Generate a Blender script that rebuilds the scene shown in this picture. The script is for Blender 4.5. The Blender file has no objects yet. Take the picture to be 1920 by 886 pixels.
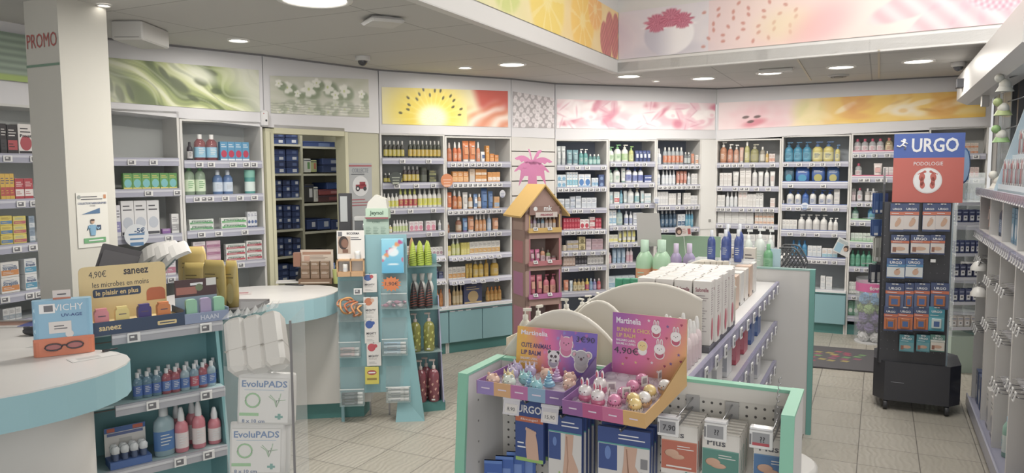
import bpy, math, random
from mathutils import Matrix, Vector
random.seed(7)
C = bpy.context.scene.collection
# ---------------------------------------------------------------- camera
F = 1412.0; H = 1.65; TH = math.atan(122.0/F); RL = 0.0052
_f = Vector((0, math.cos(TH), -math.sin(TH))); _u0 = Vector((0, math.sin(TH), math.cos(TH))); _r0 = Vector((1, 0, 0))
_u = _u0*math.cos(RL)+_r0*math.sin(RL); _r = _r0*math.cos(RL)-_u0*math.sin(RL)
cam = bpy.data.cameras.new('camera'); cam.sensor_width = 36; cam.lens = F/1920*36; cam.clip_start = .05
co = bpy.data.objects.new('camera', cam); C.objects.link(co)
co.matrix_world = Matrix(((_r.x, _u.x, -_f.x, 0), (_r.y, _u.y, -_f.y, 0), (_r.z, _u.z, -_f.z, H), (0, 0, 0, 1)))
bpy.context.scene.camera = co
vs = bpy.context.scene.view_settings
vs.view_transform = 'Standard'; vs.look = 'None'; vs.gamma = 1; vs.use_curve_mapping = False; vs.exposure = 0.3
# ---------------------------------------------------------------- world: general ambient light, entering where the room is left open behind the camera
w = bpy.data.worlds.new('world'); bpy.context.scene.world = w; w.use_nodes = True
w.node_tree.nodes['Background'].inputs[0].default_value = (.97, .96, .95, 1); w.node_tree.nodes['Background'].inputs[1].default_value = 0.6
def area(name, loc, size, power, rot=(0, 0, 0), size_y=None, shape=None, col=(1, .97, .92)):
    l = bpy.data.lights.new(name, 'AREA'); l.energy = power; l.color = col; l.size = size
    l.shape = shape or ('RECTANGLE' if size_y else 'SQUARE')
    if size_y: l.size_y = size_y
    o = bpy.data.objects.new(name, l); o.location = loc; o.rotation_euler = rot; C.objects.link(o); return o
ZC = 2.51; ZH = 1.975
area('well_fill_light', (2.2, 3.6, 3.55), 2.6, 100, size_y=3.0)  # unseen fill added under the well's upper ceiling for general ambient
area('shop_light_panel', (-1.2, 4.2, 2.49), .6, 9, size_y=.6)  # added ceiling fill for the left side, no real fitting there
area('storeroom_lamp', (-1.9, 6.9, 2.45), .5, 7, size_y=.5)  # unseen light added to brighten the dim storeroom
area('shop_window_daylight', (.5, -3.2, 1.9), 5.0, 85, (math.radians(82), 0, 0), 2.6, col=(1, .99, .97))  # added fill behind the camera, standing in for window daylight
LIGHTS = [(590, 0, .16), (960, 121, .1), (1179, 143, .1), (1319, 147, .1), (1443, 137, .1), (1577, 126, .1), (1722, 115, .105), (447, 76, .06), (872, 127, .055), (1230, 152, .035), (195, 10, .03)]
# ---------------------------------------------------------------- pixel rays
def ray(u, v):
    d = _f + _r*((u-960)/F) + _u*((443-v)/F); return d
def atz(u, v, z):
    d = ray(u, v); t = (z-H)/d.z; return Vector((d.x*t, d.y*t, z))
def aty(u, v, y):
    d = ray(u, v); t = y/d.y; return Vector((d.x*t, y, H+d.z*t))
def atseg(u, v, A, B, off=0.0):
    ax, ay = A; bx, by = B; L = math.hypot(bx-ax, by-ay); nx, ny = -(by-ay)/L, (bx-ax)/L   # normal pointing away (into wall)
    ax += nx*off; ay += ny*off
    d = ray(u, v); t = (ax*nx+ay*ny)/(d.x*nx+d.y*ny); return Vector((d.x*t, d.y*t, H+d.z*t))
# ---------------------------------------------------------------- materials
def lin(c):
    return c/12.92 if c <= .04045 else ((c+.055)/1.055)**2.4
def hexc(h):
    h = h.lstrip('#'); c = [int(h[i:i+2], 16)/255 for i in (0, 2, 4)]; g = .3*c[0]+.55*c[1]+.15*c[2]
    return tuple(lin(min(1, (q+(g-q)*HAZE_DESAT)*(1-HAZE_LIFT)+HAZE_LIFT*.72)) for q in c)+(1,)
MATS = {}; HAZE_DESAT = .12; HAZE_LIFT = .1  # lens haze put into every material colour: muted, blacks lifted
def mat(h, rough=.5, metal=0, emit=0, spec=.5, coat=0, bump=0, bscale=60):
    k = (h, rough, metal, emit, spec, coat, bump)
    if k in MATS: return MATS[k]
    m = bpy.data.materials.new('m_'+h.strip('#')); m.use_nodes = True; b = m.node_tree.nodes['Principled BSDF']
    b.inputs['Base Color'].default_value = hexc(h); b.inputs['Roughness'].default_value = rough; b.inputs['Metallic'].default_value = metal
    b.inputs['Specular IOR Level'].default_value = spec; b.inputs['Coat Weight'].default_value = coat
    if emit: b.inputs['Emission Color'].default_value = hexc(h); b.inputs['Emission Strength'].default_value = emit
    if bump:
        nt = m.node_tree; n = nt.nodes.new('ShaderNodeTexNoise'); n.inputs['Scale'].default_value = bscale; bu = nt.nodes.new('ShaderNodeBump'); bu.inputs['Strength'].default_value = bump
        tc = nt.nodes.new('ShaderNodeTexCoord'); nt.links.new(tc.outputs['Object'], n.inputs['Vector']); nt.links.new(n.outputs['Fac'], bu.inputs['Height']); nt.links.new(bu.outputs['Normal'], b.inputs['Normal'])
    MATS[k] = m; return m
def clear(h='#ffffff', a=.22, rough=.08):
    k = ('clear', h, a, rough)
    if k in MATS: return MATS[k]
    m = bpy.data.materials.new('clear_'+h.strip('#')); m.use_nodes = True; b = m.node_tree.nodes['Principled BSDF']
    b.inputs['Base Color'].default_value = hexc(h); b.inputs['Roughness'].default_value = rough; b.inputs['Alpha'].default_value = a
    b.inputs['Specular IOR Level'].default_value = .8
    MATS[k] = m; return m
def vcol(rough=.45):
    k = ('vcol', rough)
    if k in MATS: return MATS[k]
    m = bpy.data.materials.new('printed'); m.use_nodes = True; b = m.node_tree.nodes['Principled BSDF']
    a = m.node_tree.nodes.new('ShaderNodeAttribute'); a.attribute_name = 'Col'; m.node_tree.links.new(a.outputs['Color'], b.inputs['Base Color'])
    b.inputs['Roughness'].default_value = rough; MATS[k] = m; return m
WHITE = mat('#d9d8da', .5); PANEL = mat('#d6d5d9', .45); OFFW = mat('#cfccc6', .55); TEAL = mat('#7aa8b1', .45); DTEAL = mat('#3f7f7c', .5); LBLUE = mat('#8fc3cf', .45)
GREENEDGE = mat('#74bfa4', .45); BAYIN = mat('#b9bcba', .6); RAIL = mat('#a3a4b6', .25); RAILHI = mat('#c4c5d2', .25); TAGW = mat('#dcdcdc', .5); TAGD = mat('#64646a', .5)
BLACK = mat('#26272c', .4); METAL = mat('#9a9a9e', .3, .9); CLEAR = clear(); CLEARB = clear('#cfe0e4', .28); INK = mat('#3a3a44', .6)
# ---------------------------------------------------------------- mesh builder
_T = {}
def textmesh(s, bold):
    k = (s, bold)
    if k in _T: return _T[k]
    cu = bpy.data.curves.new('t', 'FONT'); cu.body = s; cu.size = 1; cu.resolution_u = 2; cu.offset = .022 if bold else 0; cu.align_x = 'CENTER'; cu.align_y = 'CENTER'
    o = bpy.data.objects.new('t', cu); me = bpy.data.meshes.new_from_object(o)
    vs_ = [v.co.copy() for v in me.vertices]; fs = [tuple(p.vertices) for p in me.polygons]
    bpy.data.objects.remove(o); bpy.data.curves.remove(cu); bpy.data.meshes.remove(me)
    _T[k] = (vs_, fs); return _T[k]
def T(x, y, z): return Matrix.Translation((x, y, z))
def RZ(a): return Matrix.Rotation(a, 4, 'Z')
def RX(a): return Matrix.Rotation(a, 4, 'X')
def RY(a): return Matrix.Rotation(a, 4, 'Y')
def face_front(x, y, z, tilt=0, roll=0):     # maps the xy plane to an upright plane facing -y
    return T(x, y, z) @ RY(roll) @ RX(math.pi/2+tilt)
class MB:
    def __init__(s): s.v = []; s.f = []; s.m = []; s.sm = []; s.mats = []
    def mi(s, m):
        if m not in s.mats: s.mats.append(m)
        return s.mats.index(m)
    def add(s, vs, fs, m, M=None, smooth=False):
        n = len(s.v); i = s.mi(m)
        for p in vs:
            p = Vector(p); s.v.append(M @ p if M else p)
        for f in fs: s.f.append([n+k for k in f]); s.m.append(i); s.sm.append(smooth)
        return s
    def box(s, x0, x1, y0, y1, z0, z1, m, M=None):
        V = [(x, y, z) for z in (z0, z1) for x, y in ((x0, y0), (x1, y0), (x1, y1), (x0, y1))]
        return s.add(V, [(3, 2, 1, 0), (4, 5, 6, 7), (0, 1, 5, 4), (1, 2, 6, 5), (2, 3, 7, 6), (3, 0, 4, 7)], m, M)
    def cbox(s, w, d, h, m, M=None, z0=0, c=.003):     # chamfered upright box centred in x, y
        a, b = w/2, d/2; c = min(c, a*.45, b*.45, h*.45)
        pl = [(-a+c, -b), (a-c, -b), (a, -b+c), (a, b-c), (a-c, b), (-a+c, b), (-a, b-c), (-a, -b+c)]
        k1, k2 = (a-c)/a, (b-c)/b
        V = [(x*k1, y*k2, z0) for x, y in pl]+[(x, y, z0+c) for x, y in pl]+[(x, y, z0+h-c) for x, y in pl]+[(x*k1, y*k2, z0+h) for x, y in pl]
        Fc = [tuple(range(7, -1, -1)), tuple(range(24, 32))]
        for r in range(3):
            for i in range(8): j = (i+1) % 8; Fc.append((r*8+i, r*8+j, r*8+8+j, r*8+8+i))
        return s.add(V, Fc, m, M)
    def quad(s, pts, m, M=None): return s.add(pts, [tuple(range(len(pts)))], m, M)
    def rect(s, x, z, w, h, m, y, M=None): return s.add([(x-w/2, y, z-h/2), (x+w/2, y, z-h/2), (x+w/2, y, z+h/2), (x-w/2, y, z+h/2)], [(0, 1, 2, 3)], m, M)
    def lathe(s, prof, m, M=None, seg=12, sx=1, sy=1, smooth=True, cap=True):
        V = []; Fc = []
        for r, z in prof:
            for k in range(seg): a = 2*math.pi*(k+.5)/seg; V.append((r*math.cos(a)*sx, r*math.sin(a)*sy, z))
        for i in range(len(prof)-1):
            for k in range(seg): j = (k+1) % seg; Fc.append((i*seg+k, i*seg+j, i*seg+seg+j, i*seg+seg+k))
        s.add(V, Fc, m, M, smooth)
        if cap:
            n = len(prof)-1; s.add(V[:seg], [tuple(range(seg-1, -1, -1))], m, M); s.add(V[n*seg:], [tuple(range(seg))], m, M)
        return s
    def prism(s, out, d, m, M=None, mside=None):        # outline in xy, extruded 0..d in z
        n = len(out); s.add([(x, y, d) for x, y in out], [tuple(range(n))], m, M); s.add([(x, y, 0) for x, y in out], [tuple(range(n-1, -1, -1))], mside or m, M)
        V = [(x, y, 0) for x, y in out]+[(x, y, d) for x, y in out]
        return s.add(V, [(i, (i+1) % n, n+(i+1) % n, n+i) for i in range(n)], mside or m, M)
    def tube(s, pts, r, m, seg=6, M=None, closed=False):
        pts = [Vector(p) for p in pts]; V = []; n = len(pts)
        for i, p in enumerate(pts):
            a = pts[(i-1) % n] if (i or closed) else p; b = pts[(i+1) % n] if (i < n-1 or closed) else p
            t = (b-a).normalized(); q = t.cross(Vector((0, 0, 1)))
            if q.length < .1: q = t.cross(Vector((1, 0, 0)))
            q.normalize(); w_ = t.cross(q)
            rr = r[i] if isinstance(r, (list, tuple)) else r
            for k in range(seg): an = 2*math.pi*k/seg; V.append(p+q*math.cos(an)*rr+w_*math.sin(an)*rr)
        Fc = []
        for i in range(n if closed else n-1):
            for k in range(seg): j = (k+1) % seg; i2 = (i+1) % n; Fc.append((i*seg+k, i*seg+j, i2*seg+j, i2*seg+k))
        if not closed: Fc += [tuple(range(seg-1, -1, -1)), tuple((n-1)*seg+k for k in range(seg))]
        return s.add(V, Fc, m, M, True)
    def ball(s, c, r, m, sc=(1, 1, 1), seg=12, M=None, rings=7):
        prof = [(max(1e-4, r*math.sin(math.pi*i/rings)), -r*math.cos(math.pi*i/rings)) for i in range(rings+1)]
        V = []; Fc = []
        for rr, z in prof:
            for k in range(seg): a = 2*math.pi*k/seg; V.append((c[0]+rr*math.cos(a)*sc[0], c[1]+rr*math.sin(a)*sc[1], c[2]+z*sc[2]))
        for i in range(rings):
            for k in range(seg): j = (k+1) % seg; Fc.append((i*seg+k, i*seg+j, i*seg+seg+j, i*seg+seg+k))
        return s.add(V, Fc, m, M, True)
    def text(s, t, size, m, M, bold=False, fitw=None):
        V, Fc = textmesh(t, bold)
        if fitw:
            wd = max(v.x for v in V)-min(v.x for v in V); k = fitw/(wd*size); V = [(v.x*size*k, v.y*size, 0) for v in V]
        else: V = [(v.x*size, v.y*size, 0) for v in V]
        return s.add(V, Fc, m, M)
    def disc(s, r, m, M, seg=20, ry=None): ry = ry or r; return s.add([(r*math.cos(2*math.pi*k/seg), ry*math.sin(2*math.pi*k/seg), 0) for k in range(seg)], [tuple(range(seg))], m, M)
    def mesh(s, name):
        me = bpy.data.meshes.new(name); me.from_pydata([tuple(p) for p in s.v], [], s.f)
        for m in s.mats: me.materials.append(m)
        me.polygons.foreach_set('material_index', s.m); me.polygons.foreach_set('use_smooth', s.sm); me.update(); return me
    def build(s, name, parent=None, loc=None, rz=0, rot=None): return mobj(name, s.mesh(name), parent, loc, rz, rot)
def mobj(name, me, parent=None, loc=None, rz=0, rot=None):
    o = bpy.data.objects.new(name, me); C.objects.link(o)
    if parent: o.parent = parent
    if loc is not None: o.location = loc
    if rot: o.rotation_euler = rot
    elif rz: o.rotation_euler = (0, 0, rz)
    return o
_W = __import__('re').compile(r"[A-Za-z0-9][A-Za-z0-9'\u2019-]*")
def fit(l):
    for a, b in ((' of black foot stand', ' of foot stand'), (', behind the front one', ', behind'), (' one of three', ' one'), (' one of two', ' one'), (' of 4 from left', ' from left'), (' of 5 from left', ' from left'), (' of 6 from left', ' from left'), ('small ', ''), (' with bare foot', ''), (' with red band', ''), ('first bay right of corner', 'bay right of corner'), (' with navy top', ''), (' with yellow print', ''), ('patterned ', ''), (' striped', ''), ('left side of foot stand', 'foot stand side'), (' care', '')):
        if len(_W.findall(l)) <= 16: break
        l = l.replace(a, b)
    return l
def tag(o, label, cat, group=None, kind=None):
    o['label'] = fit(label); o['category'] = cat
    if group: o['group'] = group
    if kind: o['kind'] = kind
    return o
def struct(o): o['kind'] = 'structure'; return o
def empty(name, loc, rz, label, cat, group=None):
    o = bpy.data.objects.new(name, None); o.empty_display_size = .05; C.objects.link(o); o.location = loc; o.rotation_euler = (0, 0, rz); return tag(o, label, cat, group)
# ---------------------------------------------------------------- painted artwork (colour attribute on a fine grid)
def sm(a, b, x):
    t = max(0, min(1, (x-a)/(b-a))) if a != b else (1 if x > a else 0); return t*t*(3-2*t)
def mixc(a, b, t): return tuple(a[i]+(b[i]-a[i])*t for i in range(3))
def hx(h): return tuple(int(h[i:i+2], 16)/255 for i in (1, 3, 5))
def ell(s, t, cx, cy, rx, ry, soft=.15, ang=0):
    dx, dy = s-cx, t-cy; c_, s_ = math.cos(ang), math.sin(ang); x = (dx*c_+dy*s_)/rx; y = (-dx*s_+dy*c_)/ry
    return 1-sm(1-soft, 1+soft, math.hypot(x, y))
def painted(fn, w, h, nx, ny):     # returns mesh in the local x, z plane facing -y, origin at lower left
    V = []; Fc = []; cols = []
    for j in range(ny+1):
        for i in range(nx+1):
            V.append((w*i/nx, 0, h*j/ny)); c = fn(i/nx*w/h, j/ny); cols.append(tuple(lin(max(0, min(1, q))) for q in c)+(1,))
    for j in range(ny):
        for i in range(nx): a = j*(nx+1)+i; Fc.append((a, a+1, a+nx+2, a+nx+1))
    me = bpy.data.meshes.new('artwork'); me.from_pydata(V, [], Fc); at = me.color_attributes.new('Col', 'FLOAT_COLOR', 'POINT')
    at.data.foreach_set('color', [q for c in cols for q in c]); me.materials.append(vcol()); return me
def nz(x, y, z=0):
    from mathutils import noise
    return noise.noise(Vector((x, y, z)))
# ================================================================ floor, mat, ceiling, walls
AA = math.radians(26); DA = Vector((math.sin(AA), math.cos(AA), 0)); DB = Vector((math.cos(AA), -math.sin(AA), 0)); TILE = .3155
def tile_floor():
    m = bpy.data.materials.new('floor_tiles'); m.use_nodes = True; nt = m.node_tree; N = nt.nodes; L = nt.links; b = N['Principled BSDF']
    tc = N.new('ShaderNodeTexCoord'); mp = N.new('ShaderNodeMapping'); mp.vector_type = 'POINT'; mp.inputs['Rotation'].default_value = (0, 0, AA)
    L.new(tc.outputs['Object'], mp.inputs['Vector'])
    mp.inputs['Location'].default_value = (.2*TILE, -.42*TILE, 0)
    br = N.new('ShaderNodeTexBrick'); br.offset = 0; br.squash = 1; br.inputs['Scale'].default_value = 1/TILE
    br.inputs['Brick Width'].default_value = 1; br.inputs['Row Height'].default_value = 1; br.inputs['Mortar Size'].default_value = .009; br.inputs['Mortar Smooth'].default_value = .2; br.inputs['Bias'].default_value = 0
    br.inputs['Color1'].default_value = hexc('#a8a296'); br.inputs['Color2'].default_value = hexc('#a29c8f'); br.inputs['Mortar'].default_value = hexc('#615c55')
    L.new(mp.outputs[0], br.inputs['Vector'])
    nm = N.new('ShaderNodeTexNoise'); nm.inputs['Scale'].default_value = 5; nm.inputs['Detail'].default_value = 6; L.new(tc.outputs['Object'], nm.inputs['Vector'])
    mx = N.new('ShaderNodeMixRGB'); mx.blend_type = 'MULTIPLY'; mx.inputs[0].default_value = .15; L.new(br.outputs['Color'], mx.inputs[1]); L.new(nm.outputs['Fac'], mx.inputs[2])
    wv = N.new('ShaderNodeTexWave'); wv.inputs['Scale'].default_value = 9; wv.inputs['Distortion'].default_value = 9; wv.inputs['Detail'].default_value = 2.5; wv.inputs['Detail Scale'].default_value = .8; L.new(mp.outputs[0], wv.inputs['Vector'])
    hg = N.new('ShaderNodeMath'); hg.operation = 'MULTIPLY_ADD'; L.new(br.outputs['Fac'], hg.inputs[0]); hg.inputs[1].default_value = -1.6; L.new(wv.outputs['Fac'], hg.inputs[2])
    bu = N.new('ShaderNodeBump'); bu.inputs['Strength'].default_value = .35; bu.inputs['Distance'].default_value = .006; L.new(hg.outputs[0], bu.inputs['Height'])
    L.new(mx.outputs[0], b.inputs['Base Color']); L.new(bu.outputs['Normal'], b.inputs['Normal']); b.inputs['Roughness'].default_value = .42; return m
struct(MB().box(-5, 6.5, -4, 10, -.06, 0, tile_floor()).build('floor'))
def ceil_mat():
    m = bpy.data.materials.new('ceiling_tiles'); m.use_nodes = True; nt = m.node_tree; N = nt.nodes; L = nt.links; b = N['Principled BSDF']
    tc = N.new('ShaderNodeTexCoord'); mp = N.new('ShaderNodeMapping'); mp.inputs['Rotation'].default_value = (0, 0, AA); L.new(tc.outputs['Object'], mp.inputs['Vector']); mp.inputs['Location'].default_value = (.1, .25, 0)
    br = N.new('ShaderNodeTexBrick'); br.offset = 0; br.inputs['Scale'].default_value = 1; br.inputs['Brick Width'].default_value = 1.2; br.inputs['Row Height'].default_value = .6; br.inputs['Mortar Size'].default_value = .006; br.inputs['Mortar Smooth'].default_value = .3
    br.inputs['Color1'].default_value = hexc('#c4c2be'); br.inputs['Color2'].default_value = hexc('#c1bfbb'); br.inputs['Mortar'].default_value = hexc('#9c9a97')
    L.new(mp.outputs[0], br.inputs['Vector']); L.new(br.outputs['Color'], b.inputs['Base Color']); b.inputs['Roughness'].default_value = .8
    n = N.new('ShaderNodeTexNoise'); n.inputs['Scale'].default_value = 200; L.new(tc.outputs['Object'], n.inputs['Vector']); bu = N.new('ShaderNodeBump'); bu.inputs['Strength'].default_value = .15; bu.inputs['Distance'].default_value = .003; L.new(n.outputs['Fac'], bu.inputs['Height']); L.new(bu.outputs['Normal'], b.inputs['Normal']); return m
# the opening of the light well: corner K, one arm toward the camera along DA, one to the right
K = atz(1158, 135, ZC); K.z = 0; KR = atz(1903, 72, ZC); KR.z = 0; KL = K-DA*8.8
CM = ceil_mat()
c = MB()
def slab(poly, z0, z1, m, mb): mb.prism([(p[0], p[1]) for p in poly], z1-z0, m, T(0, 0, z0))
dr = (KR-K).normalized(); KR2 = K+dr*5
slab([(-5, -1.2), (-5, 10), (K.x, 10), (K.x, K.y), (KL.x, -1.2)], ZC, ZC+.08, CM, c)
slab([(K.x, 10), (7, 10), (KR2.x, KR2.y), (K.x, K.y)], ZC, ZC+.08, CM, c)
struct(c.build('ceiling'))
WZ = 3.6
c = MB(); slab([(-5, -4), (-5, 10), (8, 10), (8, -4)], WZ, WZ+.05, mat('#dddbd6', .8), c); struct(c.build('ceiling_upper'))
# fascias of the well with printed fruit and flower bands
def fruit_left(s, t):    # lime, orange, raspberries
    c = mixc(hx('#d8d79a'), hx('#e8c070'), sm(.5, 5.2, s)); c = mixc(c, hx('#f0dcae'), .4*nz(s*2, t*3)+.2)
    for cx, cy, r, col in ((.3, .5, .5, '#c9cf72'), (1.6, .6, .6, '#b9c65f'), (3.2, .5, .75, '#e6c33f'), (4.9, .45, .62, '#ecb43a'), (5.6, .8, .4, '#e79a42')):
        e = ell(s, t, cx, cy, r, r, .12); c = mixc(c, hx(col), e*.85); a = math.atan2(t-cy, s-cx); c = mixc(c, hx('#f4e7b4'), e*.35*(math.sin(a*9) > .82)); c = mixc(c, hx('#f2e3a0'), .5*ell(s, t, cx, cy, r*.25, r*.25, .4))
    for cx, cy, rx, ry in ((6.15, .32, .24, .34), (6.5, .55, .26, .36), (6.85, .3, .24, .32), (6.4, .12, .22, .2), (6.9, .7, .2, .25)):
        e = ell(s, t, cx, cy, rx, ry, .1); k = .5+.5*math.sin(s*42)*math.sin(t*40); c = mixc(c, mixc(hx('#8e2f33'), hx('#c4565a'), k), e*.9)
    return mixc(c, hx('#e8e0d4'), .3)
def flower_right(s, t):
    c = mixc(hx('#d8d3dc'), hx('#ecd7cb'), sm(1.6, 3.2, s)); c = mixc(c, hx('#e6b3b3'), .35+.35*nz(s*1.1, t*1.6, 3))if s > 2 else mixc(c, hx('#c2c2d4'), .5*abs(nz(s*2.5, t*2.5)))
    # bowl of dark pink blossoms
    e = ell(s, t, 1.15, .42, .55, .42, .06)*(1 if t < .6 else 0); c = mixc(c, hx('#a9a9bc'), .5*ell(s, t, 1.15, .1, .7, .14, .6)); c = mixc(c, mixc(hx('#b4b5c8'), hx('#f0eff4'), sm(.75, 1.4, s)), e); c = mixc(c, hx('#f4f3f6'), .9*ell(s, t, 1.15, .6, .58, .05, .2))
    for cx, cy, r in ((.88, .68, .3), (1.2, .76, .3), (1.45, .68, .26)):
        a = math.atan2(t-cy, s-cx); e = ell(s, t, cx, cy, r*(.8+.2*math.sin(a*13)), r*.62, .15); c = mixc(c, mixc(hx('#8f2748'), hx('#c55878'), .5+.5*math.sin(a*19+s*20)), e*.92)
    for i in range(34):      # spots on petals
        x = 1.9+((i*.737) % 1)*1.9; y = .1+((i*.413) % 1)*.8; c = mixc(c, hx('#b45f52'), .75*ell(s, t, x, y, .045, .03, .4, i))
    c = mixc(c, hx('#e2cf9e'), .6*ell(s, t, 3.55, .35, .5, .3, .7)); c = mixc(c, hx('#d98f98'), .6*ell(s, t, 4.2, .3, .6, .3, .7, .5))
    for i in range(9):       # long pink petals
        a = 2.2+i*.42; cx, cy = 6.9+math.cos(a)*1.05, .86+math.sin(a)*.95; e = ell(s, t, cx, cy, .95, .24, .12, a); c = mixc(c, mixc(hx('#e9b9c1'), hx('#d88b9b'), .5+.5*math.sin((s+t)*14)), e*.75)
    r = math.hypot(s-7.0, (t-.86)); a = math.atan2(t-.86, s-7.0)
    if r < .66: c = mixc(c, mixc(hx('#d0607a'), hx('#f0bcc4'), .5+.5*math.sin(a*34)*math.sin(r*46)), .85*(1-sm(.6, .68, r)))
    if r < .32: c = mixc(c, mixc(hx('#dd9c55'), hx('#e9bd7d'), .5+.5*math.sin(s*60)*math.sin(t*60)), 1-sm(.28, .33, r))
    return mixc(c, hx('#dcd4d2'), .3)
def fascia(name, P, Q, art, nx):
    L = (Q-P).length; a = math.atan2((Q-P).y, (Q-P).x)
    m = MB().box(0, L, 0, .05, ZC-.012, ZC+.64, mat('#d8d6d4', .5)).box(0, L, -.004, .0, ZC-.012, ZC-.004, mat('#c6c4c2', .5)).box(0, L, 0, .05, ZC+.64, ZC+1.1, mat('#c9c5bf', .6)).box(0, L, -.01, 0, ZC+.62, ZC+.66, mat('#c8bfae', .6))
    o = struct(m.build(name, loc=P, rz=a)); ar = mobj('trim_1' if 'left' in name else 'trim_2', painted(art, L-.02, .40, nx, 46), loc=P+Vector((math.cos(a)*.01+math.sin(a)*.006, math.sin(a)*.01-math.cos(a)*.006, ZC+.105)), rz=a); struct(ar)
def fl(s, t): return fruit_left(7.1-(11.25-s)*1.0, t) if False else fruit_left(s-4.0, t)
fascia('wall_well_left', K-DA*4.45, K, fl, 620)
def fr(s, t): return flower_right(s, t)
fascia('wall_well_right', K, K+dr*3.05, fr, 520)
# back walls ------------------------------------------------------
P = [(-2.6, 4.87), (-1.82, 5.6), (-1.12, 6.44), (0.0, 7.1), (.43, 7.5), (2.17, 8.05), (4.38, 6.934)]
HB = [(205, 206), (492, 238), (712, 250), (960, 256), (1041, 261), (1343, 262), (1849, 238)]
hz = []
for (u, v), p in zip(HB, P): hz.append(aty(u, v, p[1]).z)
def kiwi_green(s, t):
    w_ = .5*nz(s*.9, t*1.3, 5); x, y = s*.9+w_, t+.5*w_; d = x*1.0+y*1.7; q = math.sin(d*4.2+2.4*nz(x*.9, y*1.2, 2)); q2 = math.sin(d*11+3*nz(x, y*2, 9))
    c = mixc(hx('#7f8f55'), hx('#cfd59a'), .5+.5*q); c = mixc(c, hx('#eef0da'), .75*sm(.75, 1, q)); c = mixc(c, hx('#4d5a3c'), .6*sm(-.55, -1, q)); c = mixc(c, hx('#e6e9cf'), .3*sm(.6, 1, q2)); c = mixc(c, hx('#566344'), .3*sm(-.5, -1, q2))
    for cx, cy, rx, ry, an in ((1.95, .5, .34, .12, -.5), (2.6, .62, .2, .09, -.2), (3.05, .42, .17, .07, -.1), (1.55, .75, .2, .07, -.8), (2.35, .22, .18, .06, -.3), (2.9, .85, .2, .06, -.2), (.35, .2, .1, .22, .4), (.62, .25, .07, .2, .4), (.1, .4, .08, .2, .3)): c = mixc(c, hx('#454f38'), .8*ell(s, t, cx, cy, rx, ry, .35, an))
    c = mixc(c, hx('#f2f3e6'), .8*ell(s, t, 2.6, .8, .45, .16, .6, -.3)); c = mixc(c, hx('#d8d9d0'), .85*sm(3.4, 4.6, s+t*.7)); c = mixc(c, hx('#a9ab9f'), .5*sm(.9, .2, s)); return mixc(c, hx('#c4c6b8'), .15)
def blossom(s, t):
    base = mixc(hx('#d4d3cc'), hx('#b9bcaa'), .5+.5*nz(s*2, t*5)); 
    y = t if t > .42 else .84-t; k = 1 if t > .42 else .6
    for cx, cy, r in ((.5, .7, .2), (.25, .8, .13), (1.15, .68, .26), (1.75, .75, .24), (2.3, .66, .22), (2.9, .6, .14), (1.4, .85, .16), (2.0, .55, .16), (.8, .55, .12)):
        base = mixc(base, hx('#77866a'), .75*k*ell(s, y, cx+.1, cy-.07, r*1.05, r*.85, .3)); 
        a = math.atan2(y-cy, s-cx); base = mixc(base, hx('#eeede6'), .9*k*ell(s, y, cx, cy, r*(.72+.25*math.sin(a*5+cx*9)), r*.8, .2)); base = mixc(base, hx('#b9c57c'), .7*k*ell(s, y, cx, cy, r*.15, r*.15, .4))
    if t < .3: base = mixc(base, hx('#8d9185'), .5*sm(.1, .5, math.sin(t*95+s*2+nz(s*3, t*5)*3)))
    return base
def kiwi_yellow(s, t):
    c = mixc(hx('#efe9cf'), hx('#e9d25c'), ell(s, t, 1.3, .35, 1.1, .9, .6)); a = math.atan2(t-.2, s-1.45); r = math.hypot(s-1.45, t-.2)
    c = mixc(c, hx('#f8f3dc'), .9*ell(s, t, 1.45, .2, .45, .35, .4)); c = mixc(c, hx('#f4eea0'), .35*sm(.3, 1, math.sin(a*24))*sm(1.4, .4, r))
    for i in range(16):
        an = .15+i*.19; rr = .72+.1*math.sin(i*2.2); c = mixc(c, hx('#4b4a38'), .9*ell(s, t, 1.45+math.cos(an)*rr*1.15, .2+math.sin(an)*rr, .055, .03, .3, an))
    if s > 2.5: c = mixc(c, hx('#c95a52'), .9*sm(2.55, 2.9, s-(1-t)*.35)*sm(.25, .6, t)); c = mixc(c, mixc(hx('#f0dcd2'), hx('#d98a70'), .5+.5*math.sin(s*9-t*16+3*nz(s*2, t*2))), .85*sm(.75, .3, t+(.12*math.sin(s*5)))*sm(2.3, 2.8, s))
    return c
def bubbles(s, t):
    c = hx('#a9a3a6')
    for i in range(70):
        x = ((i*.7548777) % 1)*1.6; y = (i*.569841) % 1; r = .05+.04*((i*.27) % 1); e = ell(s, t, x, y, r, r, .2); c = mixc(c, hx('#e9e4e6'), e*.8); c = mixc(c, hx('#c9c0c4'), .6*ell(s, t, x, y, r*.5, r*.5, .4))
    return c
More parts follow.
